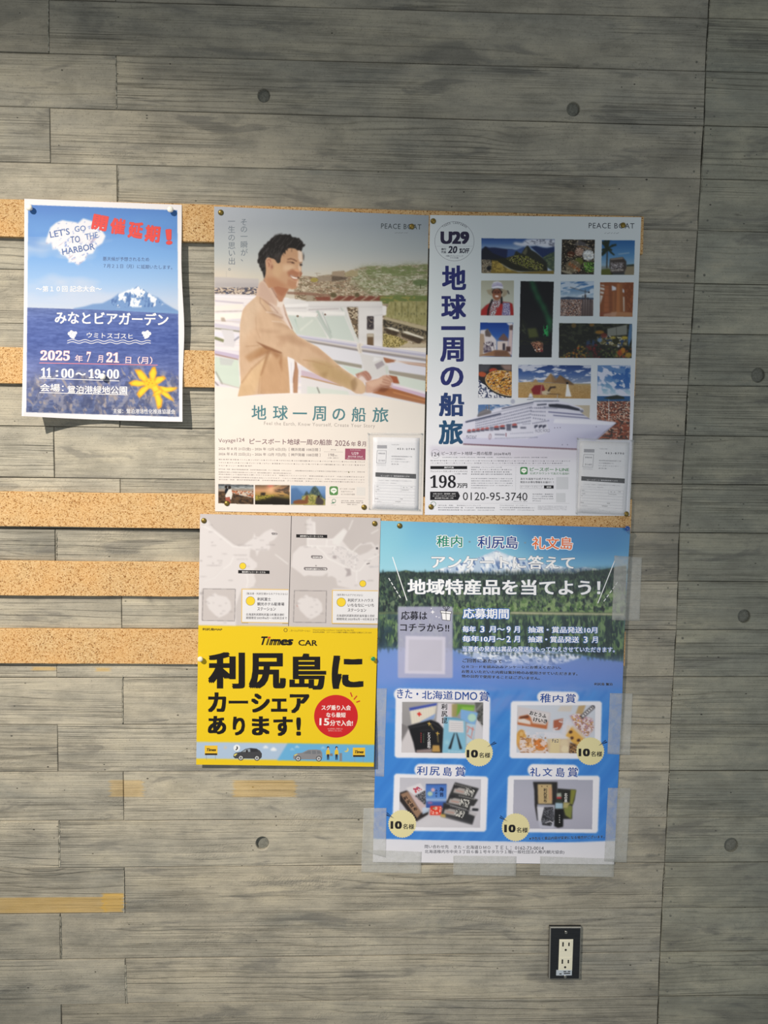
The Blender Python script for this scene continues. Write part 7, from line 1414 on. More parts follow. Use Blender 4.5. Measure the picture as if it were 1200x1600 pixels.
c.poly(R1((664, 500), (672, 502), (630, 670), (602, 666)), (30, 30, 34), 1, .2); c.poly(R1((684, 500), (692, 500), (748, 668), (722, 672)), (30, 30, 34), 1, .2); c.blob(R1((590, 600))[0][0], R1((590, 600))[0][1], 4, 4, (160, 204, 220), .6); c.line(R1((600, 690), (740, 696)), .9, (200, 216, 226), .7)
c.clip(None)
q = frame(R2, 55, 170, 1003, 775, 120, 212, 935, 715, [(x, 126 + (x - 390) * .02, 60) for x in range(388, 720, 45)], 14, 0)
c.clip(q); c.poly(q, (190, 196, 210)); c.poly(R2((125, 225), (470, 290), (455, 462), (118, 410)), (196, 190, 196), 1, .2); c.poly(R2((125, 390), (140, 330), (230, 310), (290, 350), (440, 380), (430, 462), (125, 415)), (176, 104, 66), 1, .4); c.poly(R2((125, 360), (190, 350), (260, 380), (260, 415), (130, 390)), (214, 208, 206), .95, .3); c.poly(R2((150, 335), (240, 318), (240, 345), (150, 352)), (90, 50, 34), .9, .4)
c.poly(R2((240, 280), (450, 300), (420, 420), (280, 400)), (206, 202, 206), .85, .6)
c.poly(R2((570, 220), (700, 216), (680, 280), (540, 276)), (196, 190, 186), 1, .2); c.poly(R2((500, 370), (600, 350), (590, 430), (560, 470), (496, 470)), (160, 92, 70), 1, .5); c.fbm(R2((490, 340), (620, 330), (640, 470), (490, 490)), (206, 204, 214), 5, 3, 330, .55, .66, .8)
c.poly(R2((760, 220), (835, 210), (790, 340), (730, 300)), (176, 150, 110), 1, .3); c.poly(R2((660, 320), (760, 300), (910, 350), (920, 470), (860, 540), (760, 520)), (190, 176, 184), 1, .6); c.mosaic(R2((670, 320), (760, 300), (910, 370), (920, 450), (850, 540), (760, 500)), [(206, 190, 196), (150, 110, 90), (196, 150, 90), (220, 206, 212), (170, 130, 150)], 2.4, 2, 331, .8, .6)
c.line(R2((795, 335), (915, 228)), 6.2, (52, 48, 54), 1, .2); c.line(R2((802, 328), (908, 235)), 4, (206, 204, 208), 1, .2)
for i in range(5): x, y = 818 + i * 20, 312 - i * 18; c.line(R2((x - 6, y - 7), (x + 8, y + 6)), 1.1, (40, 38, 44), .9)
c.poly(R2((640, 420), (700, 425), (830, 545), (790, 600), (740, 640), (620, 540)), (206, 160, 80), 1, .3); c.poly(R2((640, 350), (700, 420), (620, 540), (580, 500)), (206, 204, 216), .8, .6); c.poly(R2((650, 350), (840, 540), (810, 560), (640, 400)), (200, 198, 210), .6, .8)
for x, y in ((678, 492), (690, 555), (760, 578)): c.ell(*R2((x, y))[0], 2.9, 2.3, (70, 44, 36), 1, -20, .2)
c.ell(*R2((160, 560))[0], 8.5, 14, (206, 160, 90), 1, 5, .4); c.ell(*R2((165, 510))[0], 5, 6, (180, 130, 60), .8, 5, .5); c.ell(*R2((165, 512))[0], 3, 4, (216, 180, 120), .8, 5, .5); c.ell(*R2((290, 640))[0], 25, 13, (190, 140, 90), 1, 3, .4); c.ell(*R2((360, 620))[0], 10, 8, (200, 120, 60), 1, 20, .6); c.ell(*R2((230, 640))[0], 10, 6, (214, 170, 120), 1, 10, .6)
c.fbm(R2((140, 480), (420, 500), (450, 720), (150, 720)), (214, 206, 214), 7, 5, 332, .52, .62, .8, 3); c.fbm(R2((140, 520), (420, 540), (450, 720), (150, 720)), (140, 90, 50), 5, 3, 333, .6, .68, .7, 3)
c.poly(R2((430, 560), (680, 560), (660, 715), (450, 715)), (196, 176, 150), 1, .4); c.poly(R2((470, 560), (570, 555), (560, 715), (460, 715)), (206, 190, 150), 1, .3); c.ell(*R2((610, 610))[0], 6, 6, (206, 190, 160), 1, 0, .4); c.ell(*R2((620, 670))[0], 6.4, 5.4, (214, 200, 170), 1, 0, .4); c.poly(R2((670, 600), (740, 620), (740, 715), (660, 715)), (96, 70, 50), 1, .5); c.mosaic(R2((670, 620), (740, 630), (740, 715), (665, 715)), [(150, 110, 70), (70, 50, 40), (190, 150, 100)], 1.6, 1.6, 334, .8, .4)
c.poly(R2((400, 490), (560, 500), (680, 560), (440, 560)), (206, 206, 218), .9, .8)
c.clip(None)
q = frame(R3, 105, 125, 1085, 730, 165, 165, 1012, 690, [(x, 85 + (x - 380) * .025, 64) for x in range(380, 820, 45)], 20, 30)
c.clip(q); c.grad(q, [(1214, (182, 182, 194)), (1270, (190, 188, 198)), (1295, (186, 184, 194))])
c.poly(R3((230, 275), (380, 225), (430, 300), (300, 355)), (206, 204, 212), 1, .3); c.mosaic(R3((300, 280), (350, 260), (400, 290), (330, 330)), [(196, 70, 70), (214, 200, 206), (150, 60, 100)], 1.6, 1.3, 340, .9); c.poly(R3((320, 360), (430, 300), (440, 440), (400, 470)), (96, 96, 104), 1, .3); c.mosaic(R3((320, 360), (430, 300), (440, 440), (400, 470)), [(50, 50, 56), (140, 140, 146), (70, 70, 78)], 1.2, 1.2, 341, .8)
c.poly(R3((162, 325), (235, 300), (470, 500), (460, 550), (340, 625), (300, 590), (165, 410)), (44, 38, 40), 1, .2); c.poly(R3((170, 340), (250, 310), (390, 530), (345, 590)), (142, 112, 92), 1, .3); c.poly(R3((250, 310), (290, 330), (470, 490), (390, 535)), (190, 172, 176), 1, .5); c.poly(R3((400, 480), (470, 470), (470, 520), (400, 550)), (180, 196, 220), .9, .4)
c.poly(R3((436, 236), (652, 236), (645, 480), (440, 480)), (56, 96, 172), 1, .2); c.grad(R3((440, 250), (650, 250), (645, 480), (440, 480)), [(1228, (70, 110, 186)), (1245, (84, 130, 200)), (1250, (150, 176, 216)), (1254, (60, 90, 160)), (1262, (50, 80, 156))], al=.9); c.ell(*R3((510, 295))[0], 3, 3, (216, 170, 180), .9, 0, .5); c.ell(*R3((480, 335))[0], 4, 3.6, (176, 196, 170), .9, 0, .5); c.line(R3((440, 236), (650, 236)), .9, (30, 50, 110), .9); c.ell(*R3((480, 430))[0], 4, 2, (150, 100, 150), .8, 0, .4)
c.poly(R3((482, 462), (602, 462), (598, 560), (478, 556)), (208, 56, 40), 1, .2); c.mosaic(R3((490, 470), (595, 470), (590, 550), (486, 548)), [(208, 56, 40), (230, 190, 180), (214, 80, 60), (196, 40, 30)], 2, 2, 342, .8); c.ell(*R3((520, 485))[0], 2.4, 1.6, (120, 140, 110), .9, 0, .3)
c.poly(R3((740, 215), (990, 280), (930, 390), (680, 350)), (50, 50, 52), 1, .2); c.poly(R3((700, 330), (980, 395), (900, 520), (640, 430)), (52, 52, 54), 1, .2); c.poly(R3((620, 425), (900, 520), (950, 560), (920, 660), (590, 575)), (50, 50, 54), 1, .2)
for x0, y0 in ((740, 262), (690, 370), (640, 480)):
    c.poly(R3((x0, y0), (x0 + 170, y0 + 35), (x0 + 150, y0 + 95), (x0 - 20, y0 + 60)), (166, 160, 160), .95, .6); c.mosaic(R3((x0 + 110, y0 + 10), (x0 + 210, y0 + 35), (x0 + 180, y0 + 110), (x0 + 90, y0 + 80)), [(206, 204, 200), (40, 40, 42), (150, 150, 150)], 1.4, 1.6, 343, .9); c.line(R3((x0 + 10, y0 + 40), (x0 + 90, y0 + 55)), 1.1, (190, 110, 90), .7, .3); c.poly(R3((x0 - 10, y0 - 25), (x0 + 60, y0 - 10), (x0 + 20, y0 + 20), (x0 - 20, y0 + 15)), (36, 36, 40), .8, .5)
for x0, y0 in ((740, 232), (780, 350), (690, 455)): 
    for i in range(8): c.rect(*R3((x0 + i * 22, y0 + i * 5))[0], *R3((x0 + i * 22 + 12, y0 + i * 5 + 12))[0], (206, 204, 204), .8, .1)
c.poly(R3((900, 460), (985, 470), (975, 520), (890, 510)), (190, 188, 196), 1, .3); c.poly(R3((920, 485), (985, 490), (980, 515), (915, 512)), (36, 38, 44), 1, .3); c.poly(R3((890, 510), (975, 540), (950, 570), (880, 545)), (176, 174, 180), 1, .3); c.poly(R3((590, 545), (640, 550), (640, 585), (590, 575)), (190, 150, 60), .9, .4)
c.poly(R3((350, 620), (600, 560), (940, 670), (940, 700), (300, 700)), (206, 204, 212), .5, 3)
c.clip(None)
q = frame(R4, 90, 145, 1048, 745, 152, 188, 978, 706, [(x, 88 + (x - 360) * .02, 64) for x in range(360, 790, 45)], 20, 2)
c.clip(q); c.grad(q, [(1218, (160, 162, 180)), (1260, (168, 168, 186)), (1296, (162, 162, 180))])
c.poly(R4((352, 212), (606, 212), (606, 440), (590, 610), (395, 615), (370, 460), (365, 300)), (40, 38, 40), 1, .2); c.poly(R4((400, 236), (548, 236), (552, 440), (405, 440)), (180, 158, 118), 1, .2); c.ell(*R4((444, 258))[0], .9, .9, (90, 70, 50)); c.ell(*R4((500, 258))[0], .9, .9, (90, 70, 50)); c.poly(R4((515, 270), (548, 270), (550, 400), (520, 400)), (190, 140, 110), .7, .6)
c.poly(R4((606, 280), (800, 295), (785, 400), (760, 470), (760, 598), (620, 598), (600, 400)), (38, 38, 36), 1, .2); c.poly(R4((745, 290), (802, 296), (765, 450), (735, 440)), (120, 122, 56), 1, .3); c.poly(R4((670, 495), (740, 450), (762, 470), (750, 598), (690, 560)), (118, 124, 66), 1, .4); c.poly(R4((670, 420), (740, 430), (710, 480), (660, 490)), (190, 180, 120), .8, .5)
c.poly(R4((395, 445), (580, 450), (575, 660), (560, 700), (420, 690), (400, 600)), (176, 178, 196), .85, .4); c.poly(R4((395, 470), (468, 474), (462, 620), (412, 620)), (200, 200, 212), 1, .3); c.poly(R4((470, 478), (560, 474), (570, 600), (540, 670), (450, 660), (440, 600)), (52, 52, 58), 1, .3); c.mosaic(R4((470, 478), (560, 474), (570, 600), (540, 670), (450, 660), (440, 600)), [(44, 44, 50), (100, 102, 112), (64, 64, 72)], 1.6, 1.6, 350, .8, rot=40); c.line(R4((480, 640), (530, 620), (560, 640)), 1, (214, 214, 226), .9)
c.poly(R4((600, 330), (645, 325), (650, 372), (600, 375)), (150, 160, 150), 1, .4); c.rect(*R4((600, 370))[0], *R4((648, 390))[0], (170, 50, 56), 1, .2); c.poly(R4((598, 390), (650, 390), (660, 430), (662, 500), (582, 498), (588, 430)), (50, 56, 48), 1, .3); c.poly(R4((585, 430), (662, 432), (662, 490), (582, 490)), (150, 176, 196), 1, .4); c.poly(R4((580, 500), (668, 500), (666, 680), (610, 690), (572, 670)), (22, 22, 24), 1, .2)
for i in range(4): c.ell(*R4((628, 560 + i * 24))[0], .9, 1.0, (206, 206, 210), .9)
c.clip(None)
# entry card
c.rrect(*N1((116, 412))[0], *N1((356, 724))[0], 2.5, (168, 168, 196), .88, .3); c.poly(N1((150, 540), (324, 544), (322, 708), (146, 704)), (196, 194, 214), 1, .3); 
c.poly(N1((164, 556), (310, 558), (308, 694), (162, 692)), (184, 182, 200), 1, .3)
# bottom white strip
c.poly([(574, 1310), (700, 1314), (850, 1318), (994, 1312), (994, 1362), (574, 1362)], (214, 214, 226), 1, .3); c.grad([(574, 1311), (994, 1318), (994, 1362), (574, 1362)], [(1310, (210, 211, 224)), (1350, (220, 219, 226))], al=.8)
bl.picture(c, dens=1.3)
NL = lambda part, t, x0, y0, x1, y1, h, col, **k: T(bl, part, t, 580 + x0 / 2.7907, 800 + y0 / 2.7907, 580 + x1 / 2.7907, 800 + y1 / 2.7907, h / 2.7907, col, **k)
N2L = lambda part, t, x0, y0, x1, y1, h, col, **k: T(bl, part, t, 560 + x0 / 2.6667, 1060 + y0 / 2.6667, 560 + x1 / 2.6667, 1060 + y1 / 2.6667, h / 2.6667, col, **k)
whh = (236, 238, 244)
pn = 'place_headline|green, navy and orange headline with white outline'
NL(pn, '稚内', 285, 152, 397, 153, 50, (30, 132, 112), bold=.012, halo=(whh, .05)); NL(pn, '・', 424, 134, 434, 134, 8, (120, 150, 170), bold=.01); NL(pn, '利尻島', 464, 158, 640, 160, 54, (34, 66, 140), bold=.012, halo=(whh, .05)); NL(pn, '・', 666, 138, 676, 138, 8, (120, 150, 170), bold=.01); NL(pn, '礼文島', 702, 162, 878, 164, 54, (226, 116, 72), bold=.012, halo=(whh, .05))
hb_ = 'headline|large white headline over the peak and forest'
hs = ((60, 80, 110), .016)
NL(hb_, 'アンケートに答えて', 262, 246, 888, 250, 58, whh, bold=.022, halo=hs, res=3); NL(hb_, '地域特産品を当てよう！', 158, 360, 1000, 364, 68, whh, bold=.026, halo=hs, res=3)
for a, b in (((93, 196), (156, 386)), ((1062, 212), (988, 398))): bl.bar('accent_line#%d' % a[0], *N1(a)[0], *N1(b)[0], 1.3, whh)
for (xa, ya), (xb, yb) in (((76, 288), (132, 380)), ((1074, 306), (1010, 396))):
    for i in range(5): t0, t1 = i / 5, i / 5 + .13; bl.bar('accent_line#d%d' % xa, *N1((xa + (xb - xa) * t0, ya + (yb - ya) * t0))[0], *N1((xa + (xb - xa) * t1, ya + (yb - ya) * t1))[0], 1.2, whh)
ec = 'entry_card_lettering|black lettering on the small grey card'
NL(ec, '応募は', 130, 470, 244, 471, 38, (30, 30, 40), bold=.016); NL(ec, 'コチラから!!', 126, 520, 340, 522, 34, (30, 30, 40), bold=.016)
gf = 'gift_drawing'
for q in (((306, 440), (346, 444), (344, 474), (310, 470)), ((302, 430), (350, 434), (349, 444), (302, 440))): bl.poly(gf, N1(*q), (236, 236, 242), .0002)
for a in (((306, 440), (346, 444)), ((346, 444), (344, 474)), ((344, 474), (310, 470)), ((310, 470), (306, 440)), ((302, 430), (350, 434)), ((326, 432), (327, 472)), ((326, 430), (312, 414)), ((312, 414), (320, 410)), ((320, 410), (328, 430)), ((328, 430), (342, 416)), ((342, 416), (336, 410)), ((336, 410), (327, 430)), ((302, 430), (303, 440)), ((303, 440), (349, 444)), ((350, 434), (349, 444))): bl.bar(gf, *N1(a[0])[0], *N1(a[1])[0], .8, (40, 40, 50), .00024)
for x, y, r in ((268, 436, 10), (284, 456, 5), (262, 420, 4), (296, 460, 4)):
    bl.poly(gf, N1((x, y - r), (x + r * .25, y - r * .25), (x + r, y), (x + r * .25, y + r * .25), (x, y + r), (x - r * .25, y + r * .25), (x - r, y), (x - r * .25, y - r * .25)), (236, 236, 244), .0002)
pp = 'period_lettering|white lettering with blue outline'; pb_ = ((52, 106, 190), .055)
NL(pp, '応募期間', 400, 464, 600, 466, 44, whh, bold=.02, halo=pb_)
for row, (y, items) in enumerate(((524, (('毎年', 398, 456), ('3', 476, 494), ('月〜', 514, 582), ('9', 590, 608), ('月', 622, 648), ('抽選・賞品発送10月', 684, 986))), (566, (('毎年10月〜', 398, 582), ('2', 590, 608), ('月', 622, 648), ('抽選・賞品発送', 684, 906), ('3', 926, 944), ('月', 962, 988))))):
    for t, x0, x1 in items: NL(pp, t, x0, y + (x0 - 400) * .008, x1, y + (x1 - 400) * .008, 27, whh, bold=.02, halo=pb_)
NL(pp, '当選者の発表は賞品の発送をもってかえさせていただきます。', 398, 608, 1062, 612, 23, whh, bold=.012, halo=pb_)
nt_ = 'note_lettering'; wh_ = ((176, 190, 226), .012); dk = (24, 30, 50)
NL(nt_, 'ご回答にあたって', 398, 656, 570, 660, 18, dk, bold=.022, halo=wh_); NL(nt_, 'ＱＲコードを読み込みアンケートにお答えください。', 394, 682, 828, 686, 14, dk, bold=.022, halo=wh_); NL(nt_, 'お答えいただいた内容は集計時のみ使用させていただきます。', 394, 702, 900, 713, 14, dk, bold=.022, halo=wh_); NL(nt_, '他の目的で使用することはございません。', 394, 722, 736, 732, 14, dk, bold=.022, halo=wh_)
NL(nt_, '利尻島 鴛泊', 972, 756, 1052, 757, 12, dk, bold=.022, halo=wh_)
pz = 'prize_title|navy prize title on a white cloud'; nvb = (34, 72, 150)
for P_, its_ in ((R1, (('きた・', 68, 290, 140, 96), ('北海道', 328, 652, 150, 90), ('DMO', 672, 904, 156, 84), ('賞', 924, 1028, 170, 100))), (R2, (('稚', 358, 470, 184, 94), ('内', 490, 598, 180, 76), ('賞', 624, 728, 186, 94))), (R3, (('利', 340, 448, 138, 92), ('尻', 474, 580, 142, 90), ('島', 614, 706, 148, 94), ('賞', 740, 846, 152, 100))), (R4, (('礼', 318, 428, 152, 92), ('文', 452, 552, 150, 88), ('島', 590, 680, 158, 98), ('賞', 712, 818, 158, 100)))):
    for t, x0, x1, y, h in its_: pz = 'prize_title|navy prize title on a white cloud#' + str(id(P_)); a, b = P_((x0, y), (x1, y + 4)); T(bl, pz, t, *a, *b, h / 6.667, nvb, bold=.01, res=3)
wb = 'winners_badge|cream scalloped badge reading ten winners'
for wi, (P_, cx, cy, tx, pen) in enumerate(((R1, 922, 705, 794, ((1005, 650), (1085, 590), (1108, 610))), (R2, 882, 692, 760, ((968, 634), (1040, 575), (1062, 600))), (R3, 190, 648, 68, ((108, 592), (30, 528), (22, 560))), (R4, 172, 684, 52, ((90, 624), (14, 560), (4, 588))))):
    wb = 'winners_badge|cream scalloped badge reading ten winners#%d' % wi
    X, Y = P_((cx, cy))[0]; n = 144; t = np.arange(n) * 2 * math.pi / n; r = 21.6 + .7 * np.cos(t * 36)
    bl.disk(wb, np.stack([X + r * np.cos(t), Y + r * np.sin(t)], -1), X, Y, (214, 206, 160), .00024)
    a, b = P_((tx, 758 + cy - 705), (tx + 118, 759 + cy - 705)); T(bl, wb, '10', *a, *b, 12.2, (26, 26, 30), bold=.045, res=3, layer=.0004)
    a, b = P_((tx + 128, 760 + cy - 705), (tx + 246, 762 + cy - 705)); T(bl, wb, '名様', *a, *b, 8.2, (40, 40, 44), bold=.015, layer=.0004)
    p, q1, q2 = P_(*pen); bl.poly('pen_marks#%d' % wi, [p, q1, (q1[0] + (q2[0] - q1[0]) * .3, q1[1] + (q2[1] - q1[1]) * .3)], (26, 34, 66), .0003); bl.poly('pen_marks#%d' % wi, [p, (q1[0] + (q2[0] - q1[0]) * .6, q1[1] + (q2[1] - q1[1]) * .6), q2], (26, 34, 66), .0003)
ct = 'contact_lettering'
N2L(ct, '※予告なく賞品内容が変更になる場合がございます。', 712, 674, 1026, 666, 13, (24, 30, 50), bold=.016, halo=((120, 160, 220), .03))
for t, x0, x1 in (('問い合わせ先', 276, 376), ('きた・北海道ＤＭＯ', 398, 550), ('ＴＥＬ：0162-73-0014', 570, 772)): N2L(ct, t, x0, 708 + (x0 - 276) * .014, x1, 708 + (x1 - 276) * .014, 15, (70, 72, 84), bold=.002)
N2L(ct, '北海道稚内市中央３丁目６番１号キタカラ１階(一般社団法人稚内観光協会)', 276, 731, 858, 733, 17, (70, 72, 84), bold=.002)
pk_ = 'package_lettering'
for P_, t, x, y0, dy, s_, col in ((R1, '利尻昆', 562, 230, 72, 8.6, (44, 42, 48)), (R4, '利尻昆布', 480, 296, 38, 5, (40, 36, 34)), (R1, 'とろろ昆布', 402, 510, 34, 5, (200, 200, 206)), (R4, '北の恵', 694, 345, 32, 4.6, (206, 206, 206))):
    TV(bl, pk_ + '#v%d%s' % (x, t), t, P_((x, 0))[0][0], [P_((0, y0 + i * dy))[0][1] for i in range(len(t))], s_, col, .02, layer=.0002)
for P_, t, x0, y0, x1, y1, h, col in ((R2, 'おとうふ', 246, 310, 420, 350, 42, (40, 40, 46)), (R2, 'けいき', 286, 380, 432, 405, 44, (40, 40, 46)), (R2, 'チョコ', 480, 600, 548, 604, 38, (60, 44, 36))):
    a, b = P_((x0, y0), (x1, y1)); T(bl, pk_ + '#h' + t, t, *a, *b, h / 6.667, col, bold=.03, halo=((214, 212, 214), .03), layer=.0002)
for i, ch in enumerate('利尻昆布'): a, b = R3((215 + i * 34, 405 + i * 38), (250 + i * 34, 385 + i * 38)); T(bl, pk_ + '#k', ch, *a, *b, 5.4, (40, 32, 30), bold=.03, layer=.0002)
TV(bl, pk_ + '#n', '海苔', R3((600, 0))[0][0], [R3((0, y))[0][1] for y in (290, 345)], 6, (30, 40, 80), .03, layer=.0002); TV(bl, pk_ + '#f', 'ふのり', R3((545, 0))[0][0], [R3((0, y))[0][1] for y in (300, 330, 362)], 3.4, (30, 40, 80), .03, layer=.0002)

# ================================================================ drawing pins
def surf(po_d, x, y, extra=0.0004): return W(x, y, float(po_d(x, y)) + extra)
def wallpt(d): return lambda x, y: d
def stem(nm, c_, L, parent): lathe(nm, (c_[0], c_[1] + L, c_[2]), [(0.0005, 0), (0.0005, L)], M_STEEL, parent, 8, smooth=False)
def tack(x, y, dfun, mat, label, kind, r=0.0058):
    c_ = surf(dfun, x, y)
    root = empty('thumbtack' if kind == 'dome' else 'push_pin', c_); tag(root, label, 'pin')
    if kind == 'dome':
        lathe('head', c_, [(r, 0), (r, 0.0004), (r * .93, 0.0012), (r * .72, 0.0022), (r * .42, 0.0029), (r * .12, 0.0032), (0.00001, 0.0032)], mat, root, 24)
    else:
        lathe('head', c_, [(r * .62, 0), (r * .66, .0007), (r * .5, .0012), (r * .38, .0022), (r * .55, .0040), (r * .95, .0056), (r, .0070), (r * .9, .0084), (r * .6, .0094), (r * .2, .0098), (0.00001, .0098)], mat, root, 24)
    stem('pin_point', c_, float(c_[1] * -1) - 0.0004, root)
tack(48, 326, d_flyer, M_WHITE, 'white push pin at the upper left corner of the blue flyer', 'push', .0060)
tack(267.5, 329, d_flyer, M_WHITE, 'white push pin at the upper right corner of the blue flyer', 'push', .0060)
tack(162, 589, d_flyer, M_WHITE, 'white push pin in the opening hours line of the blue flyer', 'push', .0062)
for x, y, d_, l in ((345, 332, d_p1, 'brass thumbtack at the top left corner of the smiling man poster'), (643.5, 354, d_p1, 'brass thumbtack on the logo of the smiling man poster'), (354.5, 786.5, d_p1, 'brass thumbtack on the harbour picture, lower left of the smiling man poster'), (568.8, 792.5, d_p1, 'brass thumbtack at the bottom, just left of the first clear envelope'),
                    (677, 345.5, d_p2, 'brass thumbtack at the top left corner of the collage poster'), (973.5, 352, d_p2, 'brass thumbtack on the logo of the collage poster'), (673.5, 792, d_p2, 'brass thumbtack at the bottom left corner of the collage poster'), (978.8, 803, d_p2, 'brass thumbtack below the second clear envelope'),
                    (318.5, 813.5, d_ye, 'brass thumbtack at the top left corner of the grey maps'), (585.5, 818, d_ye, 'brass thumbtack at the top right corner of the grey maps'), (624.5, 821.5, d_bl, 'brass thumbtack at the top left of the tall lake poster')):
    tack(x, y, d_, M_BRASS, l, 'dome', .0054)
tack(314, 1028.5, d_ye, M_PEARL, 'pearly push pin on the left edge of the yellow poster', 'push', .0056)
tack(582.8, 1028, d_ye, M_GREENP, 'clear green push pin on the right edge of the yellow poster', 'push', .0048)
tack(978.5, 825.5, d_bl, M_BLUEP, 'clear blue push pin at the top right corner of the lake poster', 'push', .0058)

# ================================================================ clear envelopes with leaflets
def sheet_grid(name, q, dfun, nx, ny, mat, parent, t, cols=None, extra=0.0):
    a, b, c_, d_ = [np.array(p, float) for p in q]
    u, v = np.meshgrid(np.linspace(0, 1, nx), np.linspace(0, 1, ny)); u = u.ravel()[:, None]; v = v.ravel()[:, None]
    P = a * (1 - u) * (1 - v) + b * u * (1 - v) + c_ * (1 - u) * v + d_ * u * v
    w = W(P[:, 0], P[:, 1], dfun(P[:, 0], P[:, 1]) + extra); vs, fs = thick_sheet(w, nx, ny, t)
    return mk(name, vs, fs, mat, parent, True)
def envelope(q, iq, dbase, ox, oy, k, lab_e, lab_l, code, seal):
    (x0, y0), (x1, y1), (x2, y2), (x3, y3) = q
    dl = lambda x, y: dbase(x, y) + 0.0008
    lf = Poster('leaflet', lab_l, 'leaflet', *iq, dl, 1.0, M_PRINT)
    lf.sheet(10, 14, paper('leaflet_paper', (222, 222, 228)))
    E_ = Z(ox, oy, k); dk = (60, 60, 70); md = (120, 120, 130)
    sx = (iq[1][0] - iq[0][0]) / 72.0
    def P(u, v): a, b, c_, d_ = [np.array(t_, float) for t_ in iq]; return a * (1 - u) * (1 - v) + b * u * (1 - v) + c_ * (1 - u) * v + d_ * u * v
    def TL(part, t, u0, v0, u1, h, col, **kk): a = P(u0, v0); b = P(u1, v0); T(lf, part, t, *a, *b, h, col, **kk)
    def BR(part, u0, v0, u1, v1, w, col): lf.bar(part, *P(u0, v0), *P(u1, v1), w, col)
    TL('code_lettering', code, .52, .17, .90, 2.9, dk, bold=.01, space=1.4); TL('code_lettering', '料金受取人払郵便', .40, .105, .56, 1.0, md)
    a, b, c_, d_ = P(.09, .11), P(.30, .11), P(.30, .155), P(.09, .155); lf.poly('stamp_box', [a, b, c_, d_], (150, 150, 158), .00018)
    for e in (((.09, .185), (.29, .185)), ((.29, .185), (.28, .36)), ((.28, .36), (.08, .36)), ((.08, .36), (.09, .185))): BR('stamp_box', *e[0], *e[1], .5, (130, 130, 140))
    TL('stamp_box', '新宿北局', .12, .235, .26, 2.2, md); TL('stamp_box', '2160', .12, .335, .26, 2.6, md)
    for i in range(7): BR('stamp_box', .09 + i * .03, .375, .09 + i * .03, .395, .4, (150, 150, 158))
    for i, t in enumerate(('東京都新宿区高田馬場三丁目', '三丁目事務所ビル', 'ピースボートセンター', '資 料 係')): TL('address_lettering', t, .40, .27 + i * .036, (.84, .70, .80, .56)[i], 1.7, md)
    bq = [P(.06, .49), P(.94, .50), P(.94, .565), P(.06, .55)]; lf.poly('header_bar', bq, (40, 40, 46), .0002); TL('header_bar', 'ピースボート 資料請求用ハガキ', .18, .545, .80, 2.0, (206, 206, 214), bold=.01, layer=.0003)
    TL('form_lettering', 'フリガナ・お名前・ご住所をお書きのうえご投函ください', .13, .605, .86, 1.2, md); TL('form_lettering', 'アンケートにお答えください（複数回答可）', .05, .64, .52, 1.1, (150, 150, 160))
    for v_ in (.665, .705, .75, .79, .83, .87, .91): BR('form_lines', .05, v_, .93, v_ + .004, .3, (176, 176, 186))
    BR('form_lines', .62, .665, .62, .75, .3, (176, 176, 186)); BR('form_lines', .05, .665, .05, .91, .3, (176, 176, 186)); BR('form_lines', .93, .67, .93, .914, .3, (176, 176, 186))
    for t, u0, v_, u1 in (('お名前', .07, .69, .13), ('ご住所', .06, .735, .15), ('〒', .07, .77, .10), ('男・女', .66, .695, .76), ('年齢', .82, .69, .87), ('生年月日', .64, .73, .78), ('電話', .06, .86, .13), ('携帯電話番号', .50, .895, .62), ('希望', .60, .855, .66), ('メールアドレス', .06, .90, .20)): TL('form_lettering', t, u0, v_, u1, 1.2, dk)
    for i in range(4): TL('form_lettering', sp[i][:30 + i * 6], .04, .935 + i * .018, .45 + .12 * (i % 3), .8, (160, 160, 170))
    BL_.append(lf)
    root = empty('clear_envelope', W(*((np.array(q[0]) + np.array(q[1])) / 2), 0.012)); tag(root, lab_e, 'envelope')
    rr = np.random.default_rng(int(x0)); A = rr.random((8, 8))
    def wr(x, y):
        u = np.clip((x - x0) / (x1 - x0), 0, 1) * 6.999; v = np.clip((y - y0) / (y2 - y0), 0, 1) * 6.999; i, j = v.astype(int), u.astype(int); fu, fv = u - j, v - i
        i2, j2 = np.minimum(i + 1, 7), np.minimum(j + 1, 7)
        return ((A[i, j] * (1 - fu) + A[i, j2] * fu) * (1 - fv) + (A[i2, j] * (1 - fu) + A[i2, j2] * fu) * fv)
    de = lambda x, y: dbase(x, y) + 0.0016 + 0.0013 * wr(x, y)
    sheet_grid('film', q, de, 26, 34, M_FILM, root, 0.0001)
    for nm, s_ in (('side_seam', ((x0, y0), (x0 + 2.4, y0), (x2, y2), (x2 + 2.4, y2))), ('side_seam', ((x1 - 3.2, y1), (x1, y1), (x3 - 3.2, y3), (x3, y3))), ('top_seam', ((x0, y0), (x1, y1), (x0, y0 + 3.0), (x1, y1 + 2.4))), ('bottom_seam', ((x2, y2 - 2.2), (x3, y3 - 2.2), (x2, y2), (x3, y3)))):
        sheet_grid(nm, s_, de, 14 if 'top' in nm or 'bot' in nm else 3, 24 if 'side' in nm else 3, M_SEAM, root, 0.0001, extra=0.0003)
BL_ = []
envelope([(574, 676), (661, 676.5), (575.5, 796), (657, 798)], [(583, 683), (655.5, 684), (581.5, 795), (653.5, 797.5)], d_p1, 565, 670, 11.85,
         'clear plastic envelope at the lower right of the smiling man poster', 'printed form inside the left clear envelope', '453-2740', 0)
envelope([(901.5, 684), (990.5, 687.5), (899.5, 803.5), (984, 805)], [(906, 689), (984, 691), (901.5, 801), (978, 805)], d_p2, 890, 675, 10.32,
         'clear plastic envelope covering the lower right corner of the collage poster', 'printed form inside the right clear envelope', '463-8790', 1)

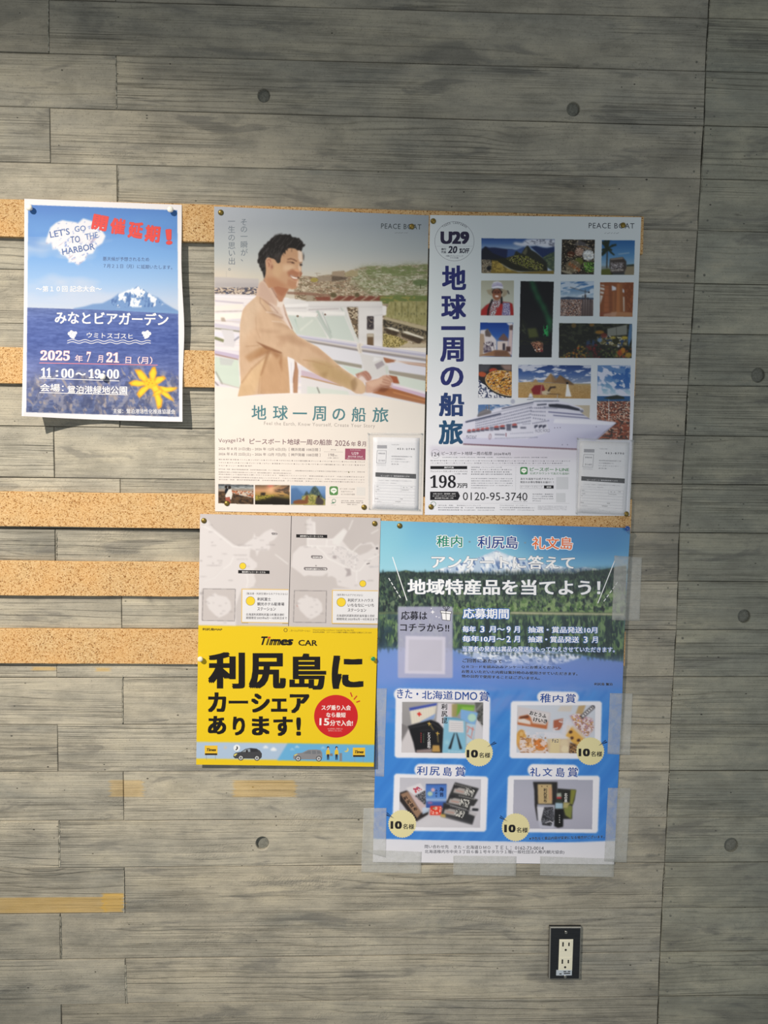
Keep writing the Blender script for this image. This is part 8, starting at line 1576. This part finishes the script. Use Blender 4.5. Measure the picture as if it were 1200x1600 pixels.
# ================================================================ strips of matte tape round the lake poster
def tape(q, label, side, extra=0.0009):
    """side = (edge function) tells where the poster ends: there the strip steps down from paper to wall"""
    def dt(x, y):
        on = side(x, y)                         # 1 on the paper, 0 on the wall
        return (d_bl(x, y) + 0.0006) * on + 0.0016 * (1 - on)
    o = sheet_grid('tape_strip', q, lambda x, y: dt(np.asarray(x, float), np.asarray(y, float)), 22, 22, M_TAPE, None, 0.0001)
    return tag(o, label, 'tape')
redge = lambda y: np.interp(y, [825, 1350.6], [985, 959.5]) - 1.4 * np.sin(3.14 * np.clip((y - 825) / 525 * 2, 0, 1))
ledge = lambda y: np.interp(y, [813.6, 1347], [595, 582.5])
bedge = lambda x: np.interp(x, [582.5, 959.5], [1347, 1350.6])
RS = lambda x, y: 1 - sst(x - redge(y), 0.0, 5.0)
LS = lambda x, y: 1 - sst(ledge(y) - x, 0.0, 5.0)
BS = lambda x, y: (1 - sst(y - bedge(x), 0.0, 3.0)) * (1 - sst(ledge(y) - x, 0, 4))
tape([(960, 868), (1003, 871), (956, 969), (999.5, 970)], 'strip of clear tape, uppermost on the right edge of the tall lake poster', RS)
tape([(953, 1083), (988.5, 1083.5), (949, 1178), (984.5, 1180)], 'strip of clear tape, middle one on the right edge of the tall lake poster', RS)
tape([(950, 1231), (985.5, 1231), (944, 1346), (979, 1347.5)], 'strip of clear tape, lowest on the right edge of the tall lake poster', RS)
tape([(589, 1075.5), (604.5, 1075.5), (586.5, 1213), (600, 1213.5)], 'narrow strip of clear tape between the yellow poster and the tall lake poster', LS)
tape([(568, 1262.5), (604, 1262.5), (565.5, 1330), (603, 1340)], 'strip of clear tape low on the left edge of the tall lake poster', LS)
tape([(565, 1327.5), (659, 1331), (564.5, 1362.5), (657.5, 1365)], 'strip of clear tape under the bottom left corner of the tall lake poster', BS)
tape([(708.5, 1337), (807, 1338), (708, 1367), (806, 1369)], 'strip of clear tape at the middle of the bottom edge of the tall lake poster', BS)
tape([(844, 1338), (960, 1342), (843.5, 1368), (959, 1370.5)], 'strip of clear tape under the bottom right corner of the tall lake poster', BS)
# ---------------------------------------------------------------- set the type and finish the prints
flush_text()
for po in [fl, p1, p2, ye_, bl] + BL_: po.flush()
